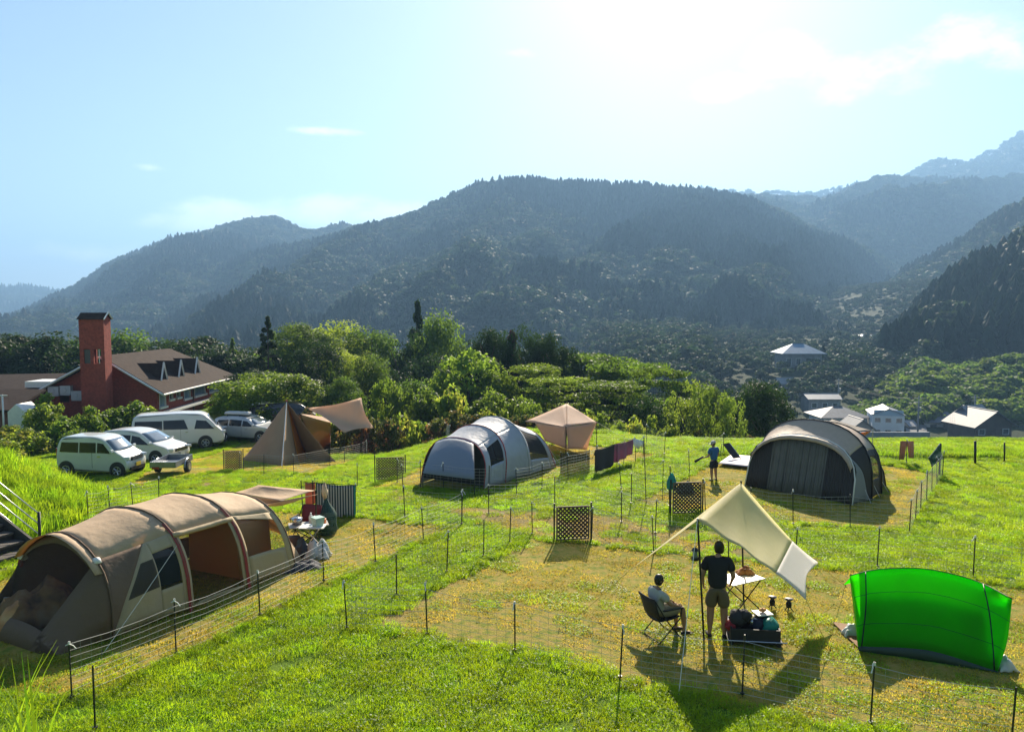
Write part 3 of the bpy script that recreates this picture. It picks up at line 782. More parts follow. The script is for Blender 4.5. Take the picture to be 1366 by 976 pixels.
# bushes along the left, in front of the brick building
BUSH = [('bushy', 20, 560, 60, 45, 'bush at the left edge of the photo below the low roof'), ('bushf', 52, 535, 46, 48, 'taller bush left of the small white gable'),
 ('bushf', 62, 520, 40, 50, 'tallest leafy bush below the air conditioning units'), ('bushy', 40, 565, 50, 44, 'low yellowish bush in front of the taller left bush'), ('bushf', 82, 552, 44, 46, 'green bush behind the corner of the small white van'),
 ('bushf', 118, 538, 44, 48, 'bush below the left side of the brick tower'), ('bushf', 150, 534, 48, 50, 'bright bush below the brick tower'), ('bushf', 175, 532, 44, 51, 'bright bush near the building corner'),
 ('bushy', 196, 536, 26, 52, 'bush rising against the lit corner of the brick wall'), ('bushr', 245, 556, 30, 56, 'reddish bush under the lit brick wall'), ('bushr', 270, 556, 28, 56, 'second reddish bush under the lit brick wall'), ('bushr', 288, 548, 24, 57, 'small bush at the far end of the lit brick wall'), ('bushf', 98, 565, 40, 44, 'low bush just behind the roof of the small white van'), ('bushy', 5, 582, 40, 40, 'low bush at the extreme left edge')]
for (kd, px, pt, w, D, lb) in BUSH: tree('bush', kd, px, pt, w * 1.15, D, lb, 'bushes by the brick building', cat='bush')
ORD = ['first', 'second', 'third', 'fourth', 'fifth', 'sixth', 'seventh', 'eighth', 'ninth', 'tenth', 'eleventh', 'twelfth', 'thirteenth', 'fourteenth', 'fifteenth', 'sixteenth', 'seventeenth', 'eighteenth', 'nineteenth', 'twentieth', 'twenty-first', 'twenty-second', 'twenty-third', 'twenty-fourth', 'twenty-fifth', 'twenty-sixth', 'twenty-seventh', 'twenty-eighth', 'twenty-ninth', 'thirtieth', 'thirty-first', 'thirty-second', 'thirty-third']
lowk = ['bushr', 'bushr', 'bushy', 'bushr', 'bushf']
xs = list(range(408, 1075, 22))
for i, px in enumerate(xs):
    kd = lowk[(i * 7) % 5] if px < 720 else (['bushf', 'bushf', 'bushy'][i % 3] if px < 900 else ['bushr', 'bushy', 'bushr'][i % 3])
    tp = 538 + (i * 37 % 11) if px < 800 else (545 + (i * 37 % 9) if px < 900 else 568 + (i * 29 % 8))
    tree('shrub', kd, px, tp, 36 + (i * 13 % 14), 45.5 + (i * 17 % 5) * .5, '%s %s shrub %s, %s in row' % (['small', 'wide', 'bushy'][i % 3], {'bushr': 'reddish', 'bushy': 'yellow green', 'bushf': 'green'}[kd],
         'behind the beige wing tarp' if px < 500 else 'behind the red chairs' if px < 580 else 'left of the grey dome tent roof' if px < 650 else 'above the grey dome tent' if px < 740 else 'beside the peach tarp' if px < 820 else 'behind the hanging towels' if px < 900 else 'under the pale feathery trees' if px < 1000 else 'left of the big dark tent', '%s from left' % ORD[i]),
         'shrubs of the %s hedge row' % {'bushr': 'reddish', 'bushy': 'yellow green', 'bushf': 'green'}[kd], cat='shrub')
# tall blades of grass at the photographer's feet
def big_grass(px, py, D, n, hh, seed, label):
    p = A(px, py, D); q = random.Random(seed); z0 = Hs(p.x, D); root = empty('grass_clump', (p.x, D, z0), label, 'plant', 'grass clumps at the bottom left')
    for i in range(n):
        a = q.uniform(0, 6.28); L = hh * q.uniform(.6, 1.0); b0 = Vector((q.uniform(-.12, .12), q.uniform(-.12, .12), -.03)); ln = q.uniform(.15, .55)
        w = q.uniform(.006, .012); dirv = Vector((math.cos(a), math.sin(a), 0)); sd = Vector((-math.sin(a), math.cos(a), 0)); L1 = []; L2 = []
        for k in range(7):
            t_ = k / 6; c = b0 + dirv * (L * ln * t_ ** 1.8) + Vector((0, 0, L * (t_ - .18 * ln * t_ ** 3))); ww = w * (1 - t_ ** 2.2) + .0008
            L1.append(c - sd * ww); L2.append(c + sd * ww + Vector((0, 0, ww * .3)))
        m = MB(); m.grid([L1, L2]); m.build('blade', M_tall, root, local=True)
# scrub and trees over the valley floor
q = np.random.default_rng(77); n = 46000
vx = q.uniform(-560, 640, n); vy = 84 + q.random(n) ** 1.3 * 760
kp = (abs(vx) < vy * .8) & ~((vx > vy * .33) & (vx < vy * .70) & (vy < 200)) & (fbm(vx, vy, 45, 5, 3) < np.where(vx > vy * .25, .70, .75))
for (hx0, hx1, hD) in ((1046, 1096, 262), (1040, 1060, 232), (1079, 1121, 200), (1098, 1156, 182), (1173, 1212, 176), (1236, 1272, 186), (1296, 1348, 168), (1150, 1206, 402)):
    a0, a1 = (hx0 - 683) / 1032, (hx1 - 683) / 1032; kp &= ~((vx > a0 * vy - 4) & (vx < a1 * vy + 4) & (vy > hD - (2 if hD > 220 else 10)) & (vy < hD + 15))
vx, vy = vx[kp], vy[kp]; hh = q.uniform(3, 9, len(vx)) * np.where(vx > vy * .25, .6, 1)
P = np.stack([vx, vy, H(vx, vy) - .5], -1); S = np.stack([hh * 1.15, hh * 1.15, hh], -1); R = np.zeros_like(S); R[:, 2] = q.uniform(0, 6.28, len(vx))
T_wood = [template('near_wood_tree', crown_mesh('near_wood_tree', 900 + i, 'dark' if i != 1 else 'green', 'round', 60, 120, .017, .125)) for i in range(3)]
nr = vy < 190; o = gn_scatter('near_woods', P[nr] + np.array([0, 0, .3]), R[nr], S[nr] * np.array([1.3, 1.3, 1.15]), q.integers(0, 3, nr.sum()), T_wood); o['label'] = 'dark woods on the slope just below the camp'
P, R, S, vx = P[~nr], R[~nr], S[~nr], vx[~nr]
o = gn_scatter('valley_woods', P, R, S, q.integers(0, 4, len(vx)), T_bro); o['label'] = 'hazy scrub and woods over the valley floor beyond the tree line'
big_grass(-15, 900, 5.2, 18, 1.25, 1, 'clump of long bright blades at the left edge, highest of the two')
big_grass(30, 985, 4.8, 16, 1.0, 2, 'clump of long bright blades in the bottom left corner')
# ================================================================ BUILDINGS
M_brick = mat('red_brick', (.28, .05, .03), .85, var=.25, vscale=6, bump=.3, bscale=40)
M_brickd = mat('old_red_brick', (.16, .06, .045), .85, var=.25, vscale=5)
M_roofb = mat('brown_roof_shingle', (.040, .026, .020), .9, spec=.15, var=.25, vscale=3, bump=.4, bscale=20)
M_wtrim = mat('white_trim', (.75, .74, .70), .5, var=.06, vscale=4)
M_glass = mat('window_glass', (.05, .07, .09), .08, spec=.9, coat=.5)
M_glassb = mat('curtained_glass', (.32, .40, .50), .15, spec=.8)
M_metal = mat('grey_metal', (.35, .36, .37), .4, metal=.7)
M_dark = mat('dark_void', (.012, .012, .014), .8)
M_ac = mat('ac_grey', (.50, .51, .50), .5)
def wall_panel(mb, p0, p1, z0, z1, openings, th=.22):
    """a wall from p0 to p1 with real openings (u0, u1, za, zb)"""
    p0, p1 = Vector(p0), Vector(p1); d = (p1 - p0); L = d.length; d.normalize(); n = Vector((d.y, -d.x, 0))
    us = sorted({0, L, *[o[0] for o in openings], *[o[1] for o in openings]}); zs = sorted({z0, z1, *[o[2] for o in openings], *[o[3] for o in openings]})
    for i in range(len(us) - 1):
        for j in range(len(zs) - 1):
            um, zm = (us[i] + us[i + 1]) / 2, (zs[j] + zs[j + 1]) / 2
            if any(o[0] < um < o[1] and o[2] < zm < o[3] for o in openings): continue
            c = p0 + d * um - n * th / 2; ang = math.atan2(d.y, d.x)
            mb.box((c.x, c.y, zm), (us[i + 1] - us[i], th, zs[j + 1] - zs[j]), (0, 0, ang))
bz = Hs(-28, 58) - .3
BB = empty('brick_building', (-29.5, 60, bz), 'dark red brick building with brown roof and square tower', 'building')
XL, XR, XM, Y0, Y1 = -34.4, -26.3, -30.1, 57.0, 71.0
EZ, RZ = .15, 2.45
m = MB()
sw = [(.35, 1.5, -1.35, .05), (2.05, 2.75, -.95, -.05), (3.35, 4.05, -.95, -.05), (4.7, 6.0, -1.2, -.02), (6.75, 9.1, -1.2, -.02), (9.9, 12.4, -1.2, -.02)]
wall_panel(m, (XR, Y0, 0), (XR, Y1, 0), bz, EZ + .1, sw)
fw = [(.9, 1.6, -.9, -.2)]
wall_panel(m, (XL, Y0, 0), (XR - .23, Y0, 0), bz, EZ, fw)
m.add([(XL, Y0 + .05, EZ), (XR - .2, Y0 + .05, EZ), (XM, Y0 + .05, RZ - .12), (XL, Y0 + .25, EZ), (XR - .2, Y0 + .25, EZ), (XM, Y0 + .25, RZ - .12)], [(0, 1, 2), (5, 4, 3)])
wall_panel(m, (XL, Y1, 0), (XL, Y0 + .23, 0), bz, EZ, [])
m.build('wall', M_brick, BB)
rf = MB()
def slab(mb, q4, th=.14):
    q4 = [Vector(p) for p in q4]; n = (q4[1] - q4[0]).cross(q4[3] - q4[0]).normalized() * th
    if n.z < 0: n = -n
    mb.add(q4 + [p + n for p in q4], [(0, 1, 2, 3), (7, 6, 5, 4), (0, 4, 5, 1), (1, 5, 6, 2), (2, 6, 7, 3), (3, 7, 4, 0)])
sl = (RZ - EZ) / (XR - XM); ov = .7
slab(rf, [(XM, Y0 - .6, RZ), (XR + ov, Y0 - .6, EZ - ov * sl), (XR + ov, Y1 + .7, EZ - ov * sl), (XM, Y1 - 3.2, RZ)])
sll = (RZ - EZ) / (XM - XL)
slab(rf, [(XL - ov, Y0 - .6, EZ - ov * sll), (XM, Y0 - .6, RZ), (XM, Y1 - 3.2, RZ), (XL - ov, Y1 + .7, EZ - ov * sll)])
rf.add([(XL - ov, Y1 + .7, EZ - ov * sll + .1), (XR + ov, Y1 + .7, EZ - ov * sl + .1), (XM, Y1 - 3.2, RZ + .1)], [(0, 1, 2)])
roof = rf.build('roof', M_roofb, BB)
g = MB()   # white barge boards and gutter
g.tube([(XM, Y0 - .66, RZ + .04), (XR + ov, Y0 - .66, EZ - ov * sl + .04)], .085, 4)
g.tube([(XM, Y0 - .66, RZ + .04), (XL - ov, Y0 - .66, EZ - ov * sll + .04)], .085, 4)
g.tube([(XR + ov + .06, Y0 - .62, EZ - ov * sl), (XR + ov + .06, Y1 + .7, EZ - ov * sl)], .09, 6)
g.build('gutter', M_wtrim, BB)
for y in (62.75, 63.4):
    pass
g = MB(); g.tube([(XR + .08, 63.35, bz), (XR + .08, 63.35, EZ - .2)], .06, 6); g.build('downpipe', mat('brown_pipe', (.10, .04, .03), .5), BB)
for i, (u0, u1, za, zb) in enumerate(sw):
    y0, y1 = Y0 + u0, Y0 + u1; f = MB(); w = .09
    f.box((XR + .02, (y0 + y1) / 2, za - .05), (.22, y1 - y0 + .16, .16))
    f.box((XR - .06, y0 + w / 2, (za + zb) / 2), (.12, w, zb - za - .08)); f.box((XR - .06, y1 - w / 2, (za + zb) / 2), (.12, w, zb - za - .08))
    fo = f.build('window', M_wtrim, BB)
    npn = 1 if u1 - u0 < 1 else (2 if u1 - u0 < 1.5 else 3); pw = (y1 - y0 - .18) / npn
    for k in range(npn):
        MB().box((XR - .12, y0 + .09 + pw * (k + .5), (za + zb) / 2), (.03, pw - .05, zb - za - .05)).build('pane', M_glassb if i in (0, 3, 4, 5) else M_glass, fo)
MB().box((XR + .25, 63.5, bz + .95), (.5, 11, .18), (0, 0, 0)).build('ledge', M_wtrim, BB)
# dormers
for y in (59.3, 62.4, 65.6):
    x0, z0 = XR - .5, EZ - .05 + .5 * sl; hgt, hw = 1.55, .62; zb0 = z0 - .1
    bx_ = x0 - hgt / sl * .95
    d = MB(); d.add([(x0, y - hw, zb0), (x0, y + hw, zb0), (x0, y, zb0 + hgt), (bx_, y, zb0 + hgt)], [(0, 1, 2), (1, 3, 2), (0, 2, 3)])
    do = d.build('dormer', M_roofb, roof)
    f = MB(); f.tube([(x0 + .05, y - hw, zb0), (x0 + .05, y, zb0 + hgt + .05), (x0 + .05, y + hw, zb0)], .07, 4); f.box((x0 + .04, y, zb0 + .2), (.1, hw * 1.5, .1)); f.build('dormer_trim', M_wtrim, roof)
# tower
TX0, TX1, TY0, TY1, TZ = -30.72, -28.95, 54.9, 55.85, 5.30
T = MB(); wz = (2.1, 3.15)
wall_panel(T, (TX0, TY0, 0), (TX1, TY0, 0), bz, TZ, [(.28, .75, *wz), (.98, 1.52, *wz)], .16)
wall_panel(T, (TX1, TY0 + .165, 0), (TX1, TY1, 0), bz, TZ, [], .16)
wall_panel(T, (TX1 - .165, TY1, 0), (TX0, TY1, 0), bz, TZ, [(.25, .85, *wz)], .16)
wall_panel(T, (TX0, TY1 - .165, 0), (TX0, TY0 + .165, 0), bz, TZ, [], .16)
ym = (TY0 + TY1) / 2
for x in (TX0 + .02, TX1 - .04): T.add([(x, TY0, TZ), (x, TY1, TZ), (x, ym, TZ + .36)], [(0, 1, 2)])
T.build('tower', M_brick, BB)
T = MB(); slab(T, [(TX0 - .06, TY0 - .12, TZ - .06), (TX1 + .06, TY0 - .12, TZ - .06), (TX1 + .06, ym, TZ + .38), (TX0 - .06, ym, TZ + .38)], .06)
slab(T, [(TX0 - .06, TY1 + .12, TZ - .06), (TX1 + .06, TY1 + .12, TZ - .06), (TX1 + .06, ym, TZ + .38), (TX0 - .06, ym, TZ + .38)], .06); T.build('tower_roof', M_roofb, BB)
T = MB(); T.tube([(TX1 + .1, TY0 - .12, TZ - .04), (TX1 + .1, ym, TZ + .44), (TX1 + .1, TY1 + .12, TZ - .04)], .06, 4); T.build('tower_trim', M_wtrim, BB)
T = MB(); T.box((TX0 + .515, TY0 + .1, 2.62), (.46, .03, 1.0)); T.build('louvre', mat('louvre_grey', (.08, .07, .07), .6), BB)
T = MB(); T.box((TX0 + 1.34, TY0 + .1, 2.62), (.05, .05, 1.02)); T.build('mullion', M_wtrim, BB)
T = MB(); a0 = A(207, 470, 66); T.tube([(a0.x, 66, RZ - .2), (a0.x, 66, a0.z + .55)], .04, 5); T.disc((a0.x, 66, a0.z + .1), .16, .12); T.disc((a0.x, 66, a0.z + .45), .2, .05); T.build('roof_vent', M_metal, BB)
for px, py in ((72, 521), (88, 520), (103, 527)):
    p = A(px, py, 56.6); a = MB(); a.box((p.x, 56.65, p.z), (.78, .34, .62)); a.disc((p.x - .12, 56.46, p.z), .22, .03, (0, 1, 0)); a.box((p.x, 56.7, p.z - .36), (.7, .5, .06)); a.build('air_conditioner', M_ac, BB)
# low annexe to the left with dark roof, white fascia and small gable
AN = empty('annexe', (-38, 56, bz), 'low dark annexe with flat white roof left of the brick building', 'building')
m = MB(); wall_panel(m, (-44, 57.5, 0), (-34.9, 57.5, 0), bz, -.2, [(1.2, 2.6, -1.3, -.5), (6.3, 7.6, -1.3, -.5)]); m.build('wall', M_brickd, AN)
p = A(49, 513, 57); m = MB(); m.box((p.x, 58.2, p.z), (1.9, 2.2, .45)); m.build('white_fascia', M_wtrim, AN)
m = MB(); slab(m, [(-46, 56.4, -.55), (-34.9, 56.4, -.25), (-34.9, 62, .75), (-46, 62, .55)]); m.build('roof', M_roofb, AN)
for u0 in (-42.8, -37.7): MB().box((u0 + .7, 57.66, -.9), (1.4, .04, .8)).build('pane', M_glass, AN)
LH = empty('low_house', (-37, 47, Hs(-30, 47)), 'small low house with dark roof and white gable at the left edge', 'house')
gp = A(28, 548, 50); z0 = Hs(-31, 50)
m = MB(); m.box((gp.x - 3.5, 52, (z0 + gp.z) / 2), (6.5, 3, gp.z - z0)); m.build('wall', M_brickd, LH)
m = MB(); m.box((gp.x, 50.3, (z0 + gp.z) / 2), (1.1, 1.6, gp.z - z0)); m.add([(gp.x - .55, 49.5, gp.z), (gp.x + .55, 49.5, gp.z), (gp.x, 49.5, gp.z + .5), (gp.x - .55, 51.1, gp.z), (gp.x + .55, 51.1, gp.z), (gp.x, 51.1, gp.z + .5)], [(0, 1, 2), (1, 4, 5, 2), (0, 2, 5, 3), (5, 4, 3)]); m.build('gable', M_wtrim, LH)
m = MB(); slab(m, [(gp.x - 7.2, 50.2, gp.z - .1), (gp.x - .7, 50.2, gp.z - .1), (gp.x - .7, 54, gp.z + .9), (gp.x - 7.2, 54, gp.z + .9)]); m.build('roof', M_roofb, LH)
p = A(4, 548, 47); m = MB(); m.tube([(p.x, 47, Hs(p.x, 47) - .1), (p.x, 47, p.z + 1)], .05, 6); m.tube([(p.x - .6, 47, p.z + .95), (p.x + .3, 47, p.z + .95)], .04, 5); o = m.build('white_pole', M_wtrim, smooth=True); tag(o, 'thin white pole at the left edge in front of the low house', 'pole')

# ---------------------------------------------------------------- village across the valley
M_tile = mat('grey_roof_tile', (.11, .12, .14), .6, var=.2, vscale=1.5, spec=.3)
M_tileb = mat('blue_roof_sheet', (.08, .19, .30), .5, var=.1, vscale=1, spec=.4)
M_whitew = mat('white_plaster', (.66, .70, .72), .8, var=.05, vscale=1)
M_bluew = mat('pale_blue_panel', (.35, .48, .60), .7)
M_greyw = mat('weathered_grey_wall', (.20, .21, .22), .85, var=.2, vscale=.8)
M_brownw = mat('brown_timber_wall', (.09, .075, .065), .85, var=.2, vscale=.8)
M_sheet = mat('bright_sheet_roof', (.20, .21, .23), .5, var=.12, vscale=1, spec=.4)
def house(px0, px1, pybase, pyeave, pyridge, D, label, wallm, roofm, kind='gable', dep=7.0, nwin=3, storeys=1, rz=0.0, group=None, ov=.5, door=True, axis='x', cat='house'):
    a, b_ = A(px0, pybase, D), A(px1, pybase, D); w = b_.x - a.x; xc = (a.x + b_.x) / 2
    ez, rz_ = A(px0, pyeave, D).z, A(px0, pyridge, D).z; z0 = min(a.z, Hs(xc, D + dep / 2) + .1)
    zb = Hs(xc, D + dep / 2) - .6
    root = empty('house', (xc, D + dep / 2, zb), label, cat, group, rz)
    h = ez - zb; r = rz_ - ez; hw, hd = w / 2, dep / 2
    ops = []
    fl = (ez - a.z) / storeys
    for s_ in range(storeys):
        z_0 = a.z + fl * s_ - zb + fl * .38; z_1 = z_0 + fl * .34
        for k in range(nwin):
            c = w * (k + .5) / nwin; ww = min(1.7, w / nwin * .5)
            if door and s_ == 0 and k == nwin // 2: ops.append((c - .5, c + .5, a.z - zb + .12, a.z - zb + fl * .72, 'door'))
            else: ops.append((c - ww / 2, c + ww / 2, z_0, z_1, 'window'))
    m = MB(); wall_panel(m, (-hw, -hd, 0), (hw, -hd, 0), 0, h, [o[:4] for o in ops], .2)
    wall_panel(m, (hw, -hd + .205, 0), (hw, hd, 0), 0, h, [], .2); wall_panel(m, (hw - .205, hd, 0), (-hw, hd, 0), 0, h, [], .2); wall_panel(m, (-hw, hd - .205, 0), (-hw, -hd + .205, 0), 0, h, [], .2)
    if kind == 'gable' and axis == 'y':
        for y in (-hd + .02, hd - .02): m.add([(-hw, y, h), (hw, y, h), (0, y, h + r)], [(0, 1, 2)])
    elif kind == 'gable':
        for x in (-hw + .02, hw - .02): m.add([(x, -hd, h), (x, hd, h), (x, 0, h + r)], [(0, 1, 2)])
    m.build('wall', wallm, root, local=True)
    R = MB(); o_ = ov
    if kind == 'hip':
        t_ = hd * .9 if w > dep else hw * .6
        c4 = [(-hw - o_, -hd - o_, h - .1), (hw + o_, -hd - o_, h - .1), (hw + o_, hd + o_, h - .1), (-hw - o_, hd + o_, h - .1)]; r2 = [(-hw + t_, 0, h + r), (hw - t_, 0, h + r)]
        R.add(c4 + r2 + [(x, y, z - .15) for x, y, z in c4], [(0, 1, 5, 4), (1, 2, 5), (2, 3, 4, 5), (3, 0, 4), (6, 7, 1, 0), (7, 8, 2, 1), (8, 9, 3, 2), (9, 6, 0, 3), (9, 8, 7, 6)])
    elif kind == 'flat':
        R.box((0, 0, h + r / 2), (w + 2 * o_, dep + 2 * o_, max(r, .15)), None)
    elif axis == 'y':
        sl_ = r / hw
        slab(R, [(-hw - o_, -hd - o_, h - o_ * sl_), (0, -hd - o_, h + r), (0, hd + o_, h + r), (-hw - o_, hd + o_, h - o_ * sl_)]); slab(R, [(hw + o_, -hd - o_, h - o_ * sl_), (0, -hd - o_, h + r), (0, hd + o_, h + r), (hw + o_, hd + o_, h - o_ * sl_)])
    else:
        sl_ = r / hd
        slab(R, [(-hw - o_, -hd - o_, h - o_ * sl_), (hw + o_, -hd - o_, h - o_ * sl_), (hw + o_, 0, h + r), (-hw - o_, 0, h + r)]); slab(R, [(-hw - o_, hd + o_, h - o_ * sl_), (hw + o_, hd + o_, h - o_ * sl_), (hw + o_, 0, h + r), (-hw - o_, 0, h + r)])
    ro = R.build('roof', roofm, root, local=True)
    if kind != 'flat':
        rb = MB()
        if kind == 'hip': rb.tube([(-hw + t_, 0, h + r + .05), (hw - t_, 0, h + r + .05)], .16, 5)
        elif axis == 'y': rb.tube([(0, -hd - o_, h + r + .12), (0, hd + o_, h + r + .12)], .15, 5)
        else: rb.tube([(-hw - o_, 0, h + r + .12), (hw + o_, 0, h + r + .12)], .15, 5)
        rb.build('ridge_cap', M_tile if roofm is not M_sheet else M_sheet, ro, local=True)
    for (u0, u1, z_0, z_1, kd) in ops:
        f = MB(); c = -hw + (u0 + u1) / 2
        if kd == 'door': f.box((c, -hd + .12, (z_0 + z_1) / 2), (u1 - u0, .06, z_1 - z_0)); f.build('door', M_brownw, root, local=True); continue
        for dx in (-1, 1): f.box((c + dx * (u1 - u0) / 2, -hd - .01, (z_0 + z_1) / 2), (.09, .1, z_1 - z_0 + .1))
        for zz in (z_0, z_1): f.box((c, -hd - .012, zz), (u1 - u0 - .1, .1, .08))
        fo = f.build('window', M_whitew if wallm is not M_whitew else M_metal, root, local=True)
        MB().box((c, -hd + .1, (z_0 + z_1) / 2), (u1 - u0, .03, z_1 - z_0)).build('pane', M_glass, fo, local=True)
    return root
house(1046, 1096, 496, 471, 459, 262, 'large hall with pale blue hipped roof highest above the village', M_greyw, M_tileb, 'hip', 10, 4, ov=1.2)
house(1040, 1060, 520, 511, 505, 232, 'tiny open shed with bright roof below the blue roofed hall', M_greyw, M_sheet, 'gable', 4, 1, door=False, cat='shed')
house(1079, 1121, 551, 532, 527, 200, 'long grey shed with bright flat roof below the small open shed', M_greyw, M_sheet, 'gable', 6, 3, door=False, cat='shed')
house(1098, 1156, 574, 556, 545, 182, 'wide house with grey hipped tile roof behind the dark tent awning', M_whitew, M_tile, 'hip', 9, 3, ov=1.0)
house(1136, 1162, 588, 570, 560, 168, 'small gabled grey house just right of the dark tent awning', M_greyw, M_tile, 'gable', 6, 1, axis='y', ov=.8)
wh = house(1173, 1212, 585, 553.5, 546, 176, 'white two storey house with pale blue band and bright roof', M_whitew, M_sheet, 'gable', 9, 3, storeys=2, axis='y', ov=.3, rz=-.30, door=False)
MB().box((0, -4.54, 6.0), (6.2, .06, 1.3)).build('blue_band', M_bluew, wh, local=True)
house(1214, 1222, 582, 568, 563, 184, 'narrow white shed right beside the white two storey house', M_whitew, M_sheet, 'gable', 5, 1, door=False, cat='shed')
house(1236, 1272, 577, 562, 553, 186, 'grey house with tiled roof between the utility pole and the dark roofed shed', M_whitew, M_tile, 'gable', 8, 2, ov=.7)
house(1274, 1288, 578, 567, 563, 180, 'low shed with bright roof left of the brown traditional house', M_brownw, M_sheet, 'gable', 5, 1, door=False, cat='shed')
house(1296, 1348, 588, 566, 549, 168, 'brown traditional house with tiled gable roof at the right', M_brownw, M_tile, 'gable', 9, 3, axis='y', ov=1.0, rz=.12)
house(1289, 1320, 560, 556, 543, 175, 'bright sheet roof of the upper storey rising above the brown traditional house', M_brownw, M_sheet, 'gable', 5, 2, ov=1.0, rz=.45, door=False)
house(1150, 1170, 456, 450, 446, 405, 'far left one of two tiny hazy houses up the valley', M_whitew, M_tileb, 'hip', 10, 1, ov=1)
house(1180, 1206, 466, 458, 451, 400, 'far right one of two tiny hazy houses up the valley', M_whitew, M_tile, 'hip', 10, 2, ov=1)
a = A(1120, 578, 160); m = MB(); xs0 = A(1122, 585, 160).x; xs1 = A(1243, 585, 160).x; zt = A(1200, 577, 160).z
m.box(((xs0 + xs1) / 2, 161, (zt + Hs(xs0, 160)) / 2 - .3), (xs1 - xs0, .5, zt - Hs(xs0, 160) + .6)); o = m.build('retaining_wall', mat('concrete_wall', (.24, .25, .26), .9, var=.2, vscale=.6)); tag(o, 'long grey concrete retaining wall in front of the white house', 'wall')
def upole(px, pyt, D, label, arms=2):
    p = A(px, pyt, D); z0 = Hs(p.x, D); r = empty('utility_pole', (p.x, D, z0 - .2), label, 'utility pole', 'utility poles in the village')
    hh = p.z - z0 + .2; MB().tube([(0, 0, 0), (0, 0, hh)], [.24, .14], 8).build('pole', M_greyw, r, local=True, smooth=True)
    for k in range(arms): MB().box((0, 0, hh - .5 - k * .9), (2.0 - .3 * k, .14, .14)).build('crossarm', M_metal, r, local=True)
    m = MB(); m.disc((.35, 0, hh - 3), .3, .9, n=8); m.build('transformer', M_metal, r, local=True); return Vector((p.x, D, z0 - .2 + hh - .45))
p1 = upole(1226, 528, 172, 'grey utility pole standing just right of the white two storey house')
p2 = upole(1119, 505, 205, 'utility pole behind the long grey shed')
p3 = upole(1301, 527, 190, 'utility pole behind the brown traditional house')
for a, b_, lb in ((p2, p1, 'thin wires sagging between the two left utility poles'), (p1, p3, 'thin wires sagging between the two right utility poles')):
    m = MB()
    for dx in (-.8, 0, .8): m.tube([a.lerp(b_, t_) + Vector((dx, 0, -4 * t_ * (1 - t_) * 1.4)) for t_ in [i / 12 for i in range(13)]], .02, 3, cap=False)
    o = m.build('power_lines', M_dark); tag(o, lb, 'wires')
# lane between the houses
m = MB(); rows = []
for px, D in ((1222, 150), (1224, 165), (1223, 180), (1216, 200), (1205, 220)):
    p = A(px, 580, D); rows.append([drop((p.x - 2.5, p.y), .3), drop((p.x + 2.5, p.y), .3)])
o = m.grid(rows).build('road', mat('pale_asphalt', (.16, .16, .16), .9, var=.1), smooth=True); tag(o, kind='structure')
